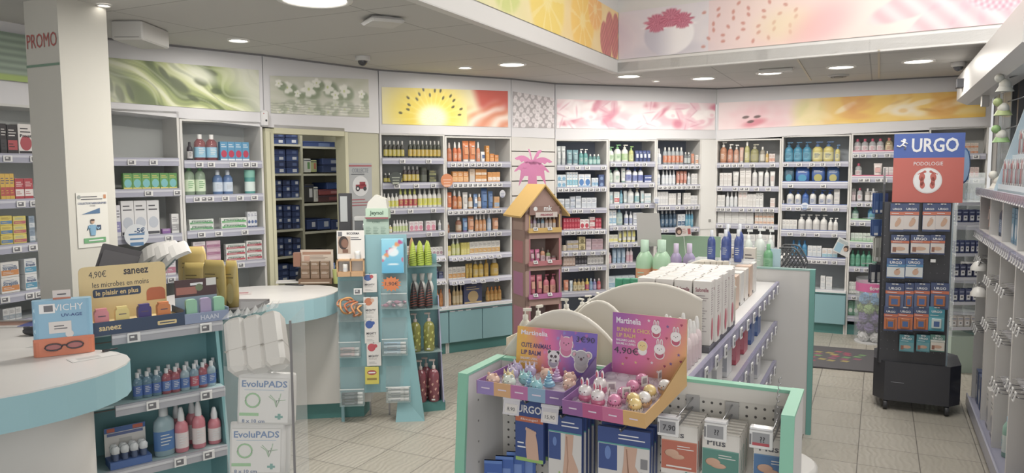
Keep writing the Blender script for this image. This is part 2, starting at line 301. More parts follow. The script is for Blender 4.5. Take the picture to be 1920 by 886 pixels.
def pink_petals(s, t):
    c = mixc(hx('#ece0e2'), hx('#e3bcc6'), sm(-.2, .5, nz(s*1.4, t*2.2, 2))); c = mixc(c, hx('#f5eeee'), .8*sm(.0, .5, nz(s*2+9, t*3)))
    for cx, cy, rx, ry, an in ((1.5, .45, .35, .1, .9), (2.7, .85, .2, .15, .2), (3.0, .6, .3, .08, .8), (3.5, .2, .15, .16, 0), (4.7, .85, .2, .12, .2), (1.1, .8, .3, .09, 1.2), (.3, .2, .25, .1, .3)): c = mixc(c, hx('#c86f86'), .7*ell(s, t, cx, cy, rx, ry, .6, an))
    for cx, cy, r in ((3.3, .55, .2), (3.8, .6, .22), (4.2, .35, .25), (4.5, .6, .2), (2.3, .3, .25), (.9, .45, .2)):
        c = mixc(c, hx('#f7f1f0'), .8*ell(s, t, cx, cy, r, r*.8, .3)); c = mixc(c, hx('#e2b4c0'), .5*ell(s, t, cx+.05, cy-.05, r*.3, r*.3, .5))
    for i in range(26):
        x, y = ((i*.7549) % 1)*4.7, (i*.5698) % 1; a = i*1.9; c = mixc(c, hx(['#f6eef0', '#e6b8c6', '#f3e4e8', '#d99fb0'][i % 4]), .55*ell(s, t, x, y, .26, .1, .35, a)); c = mixc(c, hx('#c9839a'), .35*ell(s, t, x+.1*math.cos(a), y-.09, .2, .025, .5, a))
    return c
def warm_flowers(s, t):
    c = mixc(hx('#e9d9de'), hx('#edc35e'), sm(1.6, 3.4, s)); c = mixc(c, hx('#f3dfa4'), .6*sm(.1, .6, nz(s*1.1, t*2))*sm(1.8, 3, s)); c = mixc(c, hx('#e2a9b8'), .8*ell(s, t, 1.1, .4, .8, .5, .6)*(.6+.4*nz(s*4, t*4)))
    c = mixc(c, hx('#c9647a'), .7*ell(s, t, .95, .2, .3, .12, .5, .3))
    for cx, cy in ((.72, .42), (.85, .25), (1.02, .42)): c = mixc(c, hx('#4a3a3c'), .85*ell(s, t, cx, cy, .09, .05, .3, .2))
    c = mixc(c, hx('#d7d887'), .6*ell(s, t, 2.3, .5, .35, .5, .6)); c = mixc(c, hx('#dd9a45'), .6*sm(.15, .5, nz(s*1.3+4, t*1.5+2))*sm(3, 3.6, s))
    for cx, cy, rx, ry, an in ((4.3, .55, .4, .12, .6), (4.6, .3, .4, .13, -.2), (4.9, .65, .3, .1, .3), (5.6, .6, .5, .15, .4), (3.2, .6, .3, .1, .7)): c = mixc(c, hx('#f8ead0'), .75*ell(s, t, cx, cy, rx, ry, .35, an))
    for cx, cy, an in ((4.45, .75, .5), (5.1, .35, -.3), (5.5, .75, .3)): c = mixc(c, hx('#b5792f'), .6*ell(s, t, cx, cy, .22, .05, .6, an))
    for i in range(22):
        x, y = 2.2+((i*.7549) % 1)*4.0, (i*.5698) % 1; a = i*1.7; c = mixc(c, hx(['#f6e2b4', '#e0a048', '#f3d27c', '#d98f52'][i % 4]), .45*ell(s, t, x, y, .34, .13, .45, a))
    c = mixc(c, hx('#f7ecd8'), .85*ell(s, t, 4.5, .42, .3, .2, .4, .2)); c = mixc(c, hx('#e6b25c'), .6*ell(s, t, 4.5, .38, .1, .08, .5)); return mixc(c, hx('#eddcc0'), .12)
def header(i, name, arts):
    A, B = Vector(P[i]+(0,)), Vector(P[i+1]+(0,)); L = (B-A).length; a = math.atan2((B-A).y, (B-A).x); z0, z1 = hz[i], hz[i+1]
    m = MB(); top = ZC
    for x0, x1 in ((0.004, L-.004),):
        V = [(x0, 0, z0), (x1, 0, z1), (x1, 0, top), (x0, 0, top), (x0, .34, z0), (x1, .34, z1), (x1, .34, top), (x0, .34, top)]
        m.add(V, [(0, 1, 2, 3), (1, 5, 6, 2), (4, 0, 3, 7), (0, 4, 5, 1)], PANEL)
    m.box(0, L, -.012, .0, ZC-.012, ZC, mat('#77767a', .6))
    struct(m.build(name, loc=A, rz=a))
    for j, (f0, f1, b0, t0, b1, t1, fn, n) in enumerate(arts):
        w = (f1-f0)*L; hL, hR = ZC-(z0+(z1-z0)*f0), ZC-(z0+(z1-z0)*f1)
        me = painted(fn, w, 1.0, n, 44); asp = w/(.385*.53/ .385)
        for v in me.vertices:
            q = v.co.x/w; zb = z0+(z1-z0)*(f0+(f1-f0)*q); hh = ZC-zb; bb = b0+(b1-b0)*q; tt = t0+(t1-t0)*q; v.co.z = zb+hh*(bb+(tt-bb)*v.co.z)
        o = mobj('trim_%d' % (10+i*2+j), me, loc=(A.x+math.cos(a)*f0*L+math.sin(a)*.004, A.y+math.sin(a)*f0*L-math.cos(a)*.004, 0), rz=a); struct(o)
def sc(fn, k): return lambda s, t: fn(s*k, t)
header(0, 'wall_back_left', [(.01, .97, .12, .73, .2, .78, sc(kiwi_green, 4.3), 260)])
header(1, 'wall_back_doorway', [(.05, .9, .2, .72, .24, .83, sc(blossom, 3.4), 230)])
header(2, 'wall_back_sunscreen', [(.02, .97, .15, .73, .16, .78, sc(kiwi_yellow, 3.1), 260)])
header(3, 'wall_back_corner', [(.03, .97, .16, .78, .2, .73, sc(bubbles, 2.6), 110)])
header(4, 'wall_back_centre', [(.01, .99, .2, .72, .19, .71, sc(pink_petals, 2.6), 280)])
header(5, 'wall_back_right', [(.01, .98, .19, .72, .2, .7, sc(warm_flowers, 2.6), 300)])
# shell behind the shelving, side walls
def wallseg(name, A, B, z0, z1, m, th=.06, off=.36):
    A = Vector(A+(0,)); B = Vector(B+(0,)); L = (B-A).length; a = math.atan2((B-A).y, (B-A).x)
    return struct(MB().box(0, L, off, off+th, z0, z1, m).build(name, loc=A, rz=a))
for i, n in ((0, 'wall_shell_left'), (2, 'wall_shell_sunscreen'), (3, 'wall_shell_corner'), (4, 'wall_shell_centre'), (5, 'wall_shell_right')):
    wallseg(n, P[i], P[i+1], 0, ZC, mat('#bfbfbd', .7))
# right wall with the shop window frame, dark glass beyond
RW0 = Vector((4.43, 7.0, 0))
# ================================================================ product kit
_PC = {}
def lines(mb, x0, x1, z0, z1, y, n, m, M=None):
    for i in range(n):
        z = z1-(z1-z0)*(i+.5)/n; hh = (z1-z0)/n*.32; xx = x0+(x1-x0)*(.62+.38*((i*.618+.3) % 1)); mb.rect((x0+xx)/2, z, xx-x0, hh, m, y, M)
def shape(kind, w, d, h, c1, c2, c3, txt=None):
    """returns [(part name, mesh)]; the first is the body"""
    key = (kind, round(w, 3), round(d, 3), round(h, 3), c1, c2, c3, txt)
    if key in _PC: return _PC[key]
    A = mat(c1, .35); B = mat(c2, .4); D = mat(c3, .5); out = []; b = MB(); e = .0006
    if kind == 'box':
        b.cbox(w, d, h, A, c=.0015); b.rect(0, h*.3, w*.94, h*.34, B, -d/2-e); lines(b, -w*.38, w*.38, h*.58, h*.86, -d/2-e, 3, D); lines(b, -w*.38, w*.2, h*.2, h*.38, -d/2-2*e, 2, A)
        b.box(-w/2, w/2, -d*.1, -d*.1+.001, h, h+.0006, D); out = [('carton', b)]
    elif kind == 'vbox':     # tall carton with a coloured emblem
        b.cbox(w, d, h, A, c=.0015); b.disc(min(w*.4, h*.3), B, face_front(0, -d/2-e, h*.36), 14, min(w*.5, h*.3)); lines(b, -w*.36, w*.36, h*.68, h*.9, -d/2-e, 2, D); b.rect(0, h*.06, w*.94, h*.08, D, -d/2-e)
        out = [('carton', b)]
    elif kind in ('bottle', 'pump', 'spray', 'clear'):
        sy = min(1, d/w); r = w/2; hb = h*{'bottle': .8, 'pump': .76, 'spray': .72, 'clear': .83}[kind]
        A = clear(c1, .55) if kind == 'clear' else A
        b.lathe([(r*.9, 0), (r, .004), (r, hb*.72), (r*.93, hb*.85), (r*.6, hb*.95), (r*.36, hb)], A, sy=sy, seg=12)
        lz0, lz1 = hb*.14, hb*.62; b.lathe([(r*1.015, lz0), (r*1.015, lz1)], B, sy=sy, seg=12, cap=False)
        lines(b, -r*.55, r*.55, lz0+(lz1-lz0)*.25, lz0+(lz1-lz0)*.9, -r*sy*1.03-.0004, 4, D)
        out = [('body', b)]; c = MB(); K3 = mat('#dcdcd8', .3) if kind != 'bottle' else D
        if kind == 'bottle': c.lathe([(r*.42, hb*.98), (r*.42, h), (r*.38, h)], D, seg=10)
        elif kind == 'clear': c.lathe([(r*.4, hb*.98), (r*.4, h)], D, seg=10)
        elif kind == 'pump': c.lathe([(r*.42, hb*.98), (r*.42, hb+(h-hb)*.4), (r*.12, hb+(h-hb)*.45), (r*.12, hb+(h-hb)*.78)], D, seg=8); c.box(-r*.34, r*.95, -r*.2, r*.2, hb+(h-hb)*.76, h, D)
        else: c.lathe([(r*.5, hb*.96), (r*.5, hb+(h-hb)*.35), (r*.3, h*.97), (r*.2, h)], D, seg=10)
        out.append(('pump_head' if kind == 'pump' else 'cap', c))
    elif kind == 'tube':     # stands on its cap, crimped flat above
        n = 12; V = []; Fc = []; lv = ((.12, 1), (.4, .85), (.75, .5), (1, .06))
        for z, q in lv:
            for k in range(n): a = 2*math.pi*k/n; V.append((math.cos(a)*w/2*(.86+.14*z), math.sin(a)*d/2*q, z*h))
        for i in range(3):
            for k in range(n): j = (k+1) % n; Fc.append((i*n+k, i*n+j, i*n+n+j, i*n+n+k))
        b.add(V, Fc+[tuple(range(3*n, 4*n))], A, None, True)
        M = face_front(0, -d*.5, h*.52, tilt=-math.atan(d*.35/h)); b.add([(-w*.3, -h*.17, 0), (w*.3, -h*.17, 0), (w*.3, h*.17, 0), (-w*.3, h*.17, 0)], [(0, 1, 2, 3)], B, M)
        b.add([(-w*.22, h*.2, 0), (w*.22, h*.2, 0), (w*.22, h*.25, 0), (-w*.22, h*.25, 0)], [(0, 1, 2, 3)], D, M)
        out = [('body', b)]; c = MB().lathe([(w*.4, 0), (w*.42, h*.12)], D, sy=d/w*.95, seg=12); out.append(('cap', c))
    elif kind == 'jar':
        b.lathe([(w*.47, 0), (w*.5, .004), (w*.5, h*.68)], A, seg=14, sy=d/w); b.lathe([(w*.505, h*.1), (w*.505, h*.5)], B, seg=14, sy=d/w, cap=False); out = [('body', b), ('lid', MB().lathe([(w*.51, h*.68), (w*.51, h*.97), (w*.48, h)], D, seg=14, sy=d/w))]
    elif kind in ('pouch', 'sachet'):
        n = 14; V = []; Fc = []
        for z, q, xw in ((0, .9, .9), (.25, 1, 1), (.6, .75, 1), (.85, .3, .96), (1, .05, .8)):
            for k in range(n): a = 2*math.pi*k/n; V.append((math.cos(a)*w/2*xw, math.sin(a)*d/2*q, z*h))
        for i in range(4):
            for k in range(n): j = (k+1) % n; Fc.append((i*n+k, i*n+j, i*n+n+j, i*n+n+k))
        b.add(V, Fc+[tuple(range(4*n, 5*n)), tuple(range(n-1, -1, -1))], A, None, True); b.disc(w*.3, B, face_front(0, -d*.52, h*.3), 16, h*.22); lines(b, -w*.3, w*.3, h*.6, h*.75, -d*.47, 2, D)
        out = [('bag', b)]
        if kind == 'pouch': out += [('spout', MB().lathe([(w*.08, 0), (w*.08, h*.12)], D, T(w*.34, 0, h*.9) @ RY(.6), seg=8))]
    if txt:
        if kind in ('box', 'vbox'): b.text(txt, min(h*.4, w*.3), D, face_front(0, -d/2-2.5*e, h*.6), True, fitw=w*.8)
    res = [(n_, m_.mesh(n_)) for n_, m_ in out]; _PC[key] = res; return res
NAMES = {'box': ('product_carton', 'carton'), 'vbox': ('product_carton', 'carton'), 'bottle': ('product_bottle', 'bottle'), 'pump': ('pump_bottle', 'bottle'), 'spray': ('spray_bottle', 'bottle'), 'clear': ('clear_bottle', 'bottle'), 'tube': ('cream_tube', 'tube'), 'jar': ('product_jar', 'jar'), 'pouch': ('refill_pouch', 'pouch'), 'sachet': ('gold_sachet', 'sachet')}
NP = 0
def put(kind, w, d, h, cols, loc, rz, label, group=None, txt=None, name=None, cat=None, parent=None, rot=None):
    global NP
    sh = shape(kind, w, d, h, cols[0], cols[1], cols[2], txt); nm, ct = NAMES[kind]
    o = mobj(name or nm, sh[0][1], None, loc, rz, rot); tag(o, label, cat or ct, group); NP += 1
    for pn, me in sh[1:]: mobj(pn, me, o)
    return o
ORD = ['first', 'second', 'third', 'fourth', 'fifth', 'sixth', 'seventh', 'eighth', 'ninth', 'tenth', 'eleventh', 'twelfth']
def which(i, n):
    if n == 1: return ''
    if n == 2: return ('left one of two', 'right one of two')[i]
    if n == 3: return ('left one of three', 'middle one of three', 'right one of three')[i]
    if i == 0: return 'leftmost of %d' % n
    if i == n-1: return 'rightmost of %d' % n
    return '%s of %d from left' % (ORD[i], n)
def lab(desc, i, n, place):
    q = which(i, n); return '%s%s, %s' % (desc, (', '+q) if q else '', place)
# price tags on a rail: shared mesh per size
def tagmesh(w=.052, h=.036):
    k = ('tag', w, h)
    if k not in _PC:
        b = MB().cbox(w, .006, h, TAGW, c=.0015); b.rect(-w*.05, h*.5, w*.62, h*.62, TAGD, -.0036); b.rect(-w*.12, h*.6, w*.3, h*.2, TAGW, -.004); _PC[k] = b.mesh('price_tag')
    return _PC[k]
BAYN = {}
def bay(A, B, f0, f1, top, rows, place, base=None, tilt_from=99, inner=BAYIN, depth=.3, kick=True, first=True, last=True, us=None, railm=None):
    """one shelving bay of the wall, from fraction f0 to f1 of the wall segment A-B. rows: (v at the rail, u of it, items, tag us)"""
    Av = Vector(A+(0,)); Bv = Vector(B+(0,)); L = (Bv-Av).length; a = math.atan2((Bv-Av).y, (Bv-Av).x); dx = Vector((math.cos(a), math.sin(a), 0)); dn = Vector((-dx.y, dx.x, 0))
    x0, x1 = f0*L+.0015, f1*L-.0015; org = Av+dx*x0; W = x1-x0
    root = empty('shelving_unit', org, a, 'white wall shelving bay '+place[1], 'shelving', 'wall shelving bays')
    E = .016
    for xx in (0, W-E): MB().box(xx, xx+E, 0, depth, 0, top, mat('#d3d1cd', .5)).build('side_panel', root)
    MB().box(E, W-E, depth-.012, depth, .05, top, inner).build('back_panel', root)
    MB().box(E, W-E, .0, depth-.012, top-.014, top, mat('#cfcecb')).build('top_panel', root)
    zs = []
    for ri, row in enumerate(rows):
        v, u, items, tus = row[:4]; rm = row[4] if len(row) > 4 else None
        z = atseg(u, v, A, B).z; zs.append(z)
        isbase = (base is not None and ri == len(rows)-1)
        sh = MB().box(E, W-E, .004, depth-.014, z-.014, z, mat('#b9c0c4', .3)).build('shelf', root)
        tl = ri >= tilt_from
        M = T(0, 0, z) @ (RX(-.45) if tl else Matrix.Identity(4))
        rb = MB().box(E, W-E, -.014, .002, -.05, .002, RAIL, M).box(E, W-E, -.0155, -.014, -.022, -.008, RAILHI, M).box(E, W-E, -.018, -.014, -.052, -.046, RAIL, M)
        if rm: rb.box(E, W-E, -.004, .0, .0, .022, mat(rm[0], .3), M).box(E, W-E, -.006, -.003, .014, .022, mat(rm[1], .3), M)
        rb.build('price_rail', sh)
        for tu in tus:
            p = atseg(tu, v+6, A, B); xl = (p-org).dot(dx)
            if E+.02 < xl < W-E-.02:
                t_ = mobj('price_tag', tagmesh(), sh, (xl, -.0205 if not tl else -.036, z-.047)); 
                if tl: t_.rotation_euler = (-.45, 0, 0)
        for it in items:
            u0, u1, n, vt, kind, c1, c2, c3, desc = it[:9]; o = it[9] if len(it) > 9 else {}
            dp = o.get('d'); m_ = o.get('m', 1); back = o.get('back', 0)
            pa = atseg(u0, v, A, B, .03); pb = atseg(u1, v, A, B, .03); xa = (pa-org).dot(dx); xb = (pb-org).dot(dx); xa = max(xa, E+.004); xb = min(xb, W-E-.004); wi = (xb-xa)/n
            hh = atseg((u0+u1)/2, vt, A, B, .05).z-z
            if kind in ('box', 'vbox'): wb = wi*.97; dd = dp or min(max(wb*.8, .04), .14)
            else: wb = wi*.95; dd = dp or {'tube': min(wb*.7, .05), 'pouch': .07}.get(kind, min(wb, .07))
            hh = max(hh/m_, .02); wb = round(wb, 3); hh = round(hh, 3); dd = round(dd, 3)
            for i in range(n):
                for j in range(m_):
                    loc = org+dx*(xa+wi*(i+.5))+dn*(.022+dd/2+back); loc.z = z+j*hh+.0005
                    pl = ('%s shelf, %s' % (ORD[ri], place[0]))
                    ds = desc
                    if m_ > 1: ds = desc+(', ' + ('bottom', 'second layer' if m_ > 2 else 'top', 'top' if m_ == 3 else 'third layer', 'fourth layer', 'top')[j])
                    put(kind, wb, dd, hh-.001, (c1, c2, c3), loc, a+random.uniform(-.03, .03), lab(ds, i, n, pl), '%s of %s' % (desc.split(',')[0]+'s', pl) if n > 1 else None, o.get('t'))
    if base:      # low cupboard below the last shelf
        zt = zs[-1]; f = .012
        b = MB().box(0, W, -.02, depth, .1, zt-.03, mat('#7fb2bb', .5)).build('cupboard', root)
        for k in range(base): MB().cbox(W/base-.006, .016, zt-.15, TEAL, T(W*(k+.5)/base, -.03, .105), c=.002).build('cupboard_door', b)
        MB().box(0, W, -.045, .0, zt-.03, zt, mat('#e0e1e4', .3)).box(0, W, -.047, -.045, zt-.03, zt-.024, DTEAL).build('cupboard_top', b)
        MB().box(0, W, .005, depth, 0, .1, DTEAL).build('kick_plate', root)
    else: MB().box(0, W, .03, depth, 0, .1, DTEAL).build('kick_plate', root)
    return root, org, dx, dn, zs
G = '#'
def I(*a): return a
tg = lambda a, b, n: [a+(b-a)*(i+.5)/n for i in range(n)]
# --- bay beside the column (left end)
L0 = (P[0][0]-.5, P[0][1]-.78)
hz0 = aty(20, 196, 4.4).z
WC = '#dcdbd6'
# ================================================================ wall bays and their stock (u0, u1, count, v of the top, kind, colours, description)
bay((-3.02, 4.0), (-2.66, 4.84), .0, 1.0, hz0, [
 (288, 30, [I(1, 13, 1, 232, 'box', '#2f2d31', '#3a3a3e', '#d8d6d2', 'black lice treatment carton'), I(14, 33, 1, 234, 'box', '#2f2d31', '#b2474d', '#e4e0dc', 'black and red lice treatment carton'), I(34, 62, 1, 233, 'vbox', '#ded9d6', '#b04650', '#302e34', 'white black and red lice treatment carton', {'t': 'Poxet'})], [10, 60]),
 (373, 30, [I(1, 27, 3, 325, 'box', '#d3a948', '#b74a4a', '#3d4377', 'yellow and red carton with navy top'), I(28, 62, 2, 334, 'box', '#b24049', '#ddd5d2', '#e8dcda', 'red carton with white oval')], [35, 60]),
 (457, 30, [I(1, 24, 1, 404, 'box', '#d2bd58', '#4f79ad', '#8c6b38', 'yellow pastille carton', {'m': 3}), I(25, 50, 1, 404, 'box', '#d2c261', '#b35a66', '#6c8fb0', 'yellow and pink pastille carton', {'m': 3}), I(55, 66, 1, 404, 'box', '#8394a6', '#c6ccd2', '#4f637c', 'blue grey carton', {'m': 2})], [28, 58]),
 (548, 30, [I(1, 37, 1, 489, 'box', '#d4d2cf', '#c47d47', '#5a6c8c', 'white and orange lozenge carton', {'m': 2, 't': 'Strepsils'}), I(47, 70, 1, 483, 'box', '#d3d6d8', '#4f90b0', '#4a5d86', 'white and blue lozenge carton', {'m': 2, 't': 'Strepsils'})], [5, 52, 70]),
 (600, 30, [I(4, 40, 3, 575, 'box', '#c9c9c9', '#8f9aa4', '#777777', 'grey white small carton')], []),
], ('bay left of column', 'between picture edge and white column'))
# --- back left
bay(P[0], P[1], .0, .43, hz[0]+.012, [
 (296, 278, [], [245, 286, 333]),
 (354, 278, [I(231, 334, 6, 324, 'vbox', '#5f9a52', '#6fb7bd', '#d7c768', 'green nicotine gum carton with blue swoosh')], [277, 331]),
 (440, 278, [I(219, 227, 1, 384, 'box', '#d9d8df', '#8985b8', '#55535f', 'narrow white and purple carton'), I(228, 300, 3, 375, 'vbox', '#dcdcde', '#b9c0cc', '#4a4b52', 'tall white electric toothbrush carton'), I(304, 320, 1, 428, 'box', '#9a6cae', '#8158a0', '#e3e0e6', 'small purple travel case carton'), I(322, 339, 1, 400, 'box', '#dadada', '#a2a2a4', '#6e6e74', 'white carton with grey picture')], [315, 341]),
 (520, 278, [I(225, 330, 6, 486, 'box', '#d2cfd4', '#b66f86', '#7c6f88', 'white and pink dental carton')], [240, 280, 320]),
 (602, 278, [], []),
], ('bay right of column', 'right of the white column'))
A_, B_ = P[0], P[1]
bay(P[0], P[1], .43, .985, hz[0]*.5+hz[1]*.5, [
 (301, 425, [I(352, 363, 1, 266, 'bottle', '#2e2a33', '#c9c6c6', '#26232a', 'small dark mouthwash bottle'), I(367, 411, 2, 252, 'clear', '#a04a50', '#8fc3df', '#e5e4e2', 'red mouthwash bottle with clear cap'), I(413, 467, 4, 266, 'vbox', '#5191bd', '#bb3550', '#e0e4e8', 'blue denture tablet carton with red oval')], [372, 394, 435, 460, 474, 494]),
 (364, 425, [I(348, 389, 2, 309, 'clear', '#a9c4a6', '#cfe3c2', '#4f9c55', 'clear mouthwash bottle with green cap'), I(402, 440, 2, 318, 'bottle', '#5877a8', '#c9d6e6', '#c3cad4', 'blue mouthwash bottle'), I(462, 482, 1, 318, 'jar', '#4d9a94', '#d3e3df', '#7cc0ae', 'teal mouthwash bottle in a cup')], [368, 381, 392, 421, 448, 475, 488]),
 (429, 425, [I(354, 401, 1, 410, 'box', '#d6dad5', '#5a9c68', '#4a6f5a', 'white and green toothpaste carton at left', {'m': 2, 'd': .04, 't': 'Fluocaril'}), I(414, 463, 1, 407, 'box', '#d9dcd8', '#53a35e', '#4a6f5a', 'white and green toothpaste carton at right', {'m': 2, 'd': .04, 't': 'Fluocaril'}), I(464, 482, 3, 396, 'vbox', '#d2d4da', '#4a5f92', '#3e4a70', 'narrow white and navy brush carton')], [376, 408, 457, 492]),
 (491, 425, [I(362, 386, 1, 452, 'box', '#d8d2d5', '#b9809b', '#8c6a80', 'white and pink toothpaste carton at left', {'m': 3, 'd': .04}), I(387, 414, 1, 450, 'box', '#c9a7b9', '#a4688a', '#e5d7de', 'pink toothpaste carton', {'m': 3, 'd': .04}), I(423, 461, 1, 456, 'box', '#dbdcd8', '#b54f5a', '#4a6a5c', 'white toothpaste carton with red end', {'m': 3, 'd': .04, 't': 'Fluocaril'}), I(462, 502, 1, 449, 'box', '#dcdcd9', '#b54f5a', '#4a6a5c', 'upper white toothpaste carton with red end', {'m': 3, 'd': .04, 't': 'Fluocaril'})], [450, 492]),
 (565, 425, [], [430]),
], ('bay beside storeroom door', 'left of the storeroom doorway'))
# --- sunscreen wall
bay(P[2], P[3], .0, .47, hz[2]+.004, [
 (296, 775, [I(720, 759, 5, 264, 'bottle', '#34342f', '#b9ab4b', '#b9b9b4', 'black bottle with yellow print'), I(766, 827, 8, 264, 'bottle', '#3b3f35', '#c2a545', '#a9a9a4', 'dark bottle with tan label')], [753, 802]),
 (342, 775, [I(720, 755, 5, 324, 'bottle', '#31312e', '#bdb148', '#a8a8a4', 'small black bottle with yellow print'), I(756, 787, 4, 311, 'bottle', '#3a2f32', '#c5ae4e', '#b2b2ae', 'dark plum bottle with yellow band'), I(789, 803, 1, 313, 'jar', '#3a3d38', '#555a50', '#34372f', 'dark jar'), I(804, 818, 1, 318, 'box', '#3a3d38', '#7a7c50', '#b0a860', 'dark carton with yellow print', {'m': 2})], [743, 779, 811]),
 (389, 775, [I(718, 748, 4, 362, 'bottle', '#d4d3ca', '#d3cf57', '#cfcfcc', 'small white and yellow bottle'), I(748, 783, 4, 353, 'spray', '#d7d3cd', '#b84c52', '#c9cf68', 'white spray bottle with red band'), I(784, 830, 5, 351, 'spray', '#d8d7d0', '#d6d458', '#b9b9b2', 'white spray bottle with yellow label')], [734, 768, 811]),
 (434, 775, [I(729, 736, 1, 421, 'bottle', '#c9c070', '#e1dfd0', '#d8d8d2', 'tiny yellow bottle'), I(737, 765, 5, 412, 'bottle', '#d8d9d4', '#c3d58d', '#e0e0dc', 'small white bottle on green tray'), I(767, 793, 3, 414, 'vbox', '#dcd6d8', '#cf8297', '#b66a80', 'white and pink carton'), I(798, 817, 2, 413, 'vbox', '#dcd6d8', '#cf8297', '#a8546a', 'pink based white carton'), I(822, 828, 1, 412, 'bottle', '#d9d9d6', '#b0b4bc', '#dddddd', 'slim white bottle')], [803, 827]),
 (483, 775, [I(740, 800, 8, 460, 'box', '#d6d8d6', '#b5bf9a', '#7f8c80', 'white and green carton'), I(804, 832, 4, 462, 'vbox', '#dbdbd8', '#a98a96', '#7b6b78', 'small white carton with dark emblem')], [818, 829]),
 (527, 775, [I(806, 821, 2, 503, 'box', '#343d63', '#4b567f', '#c8ccd8', 'navy carton'), I(822, 833, 1, 508, 'box', '#343d63', '#6a7498', '#c8ccd8', 'short navy carton')], [808, 819, 830]),
 (581, 775, [I(800, 816, 2, 545, 'bottle', '#bcd0d2', '#8fb3be', '#d8d8d8', 'pale blue bottle'), I(817, 833, 2, 541, 'bottle', '#c27c45', '#d08c53', '#b56a38', 'amber sunscreen bottle')], []),
], ('bay right of doorway', 'right of the storeroom doorway, black and yellow bottles on top'), base=2, tilt_from=4)
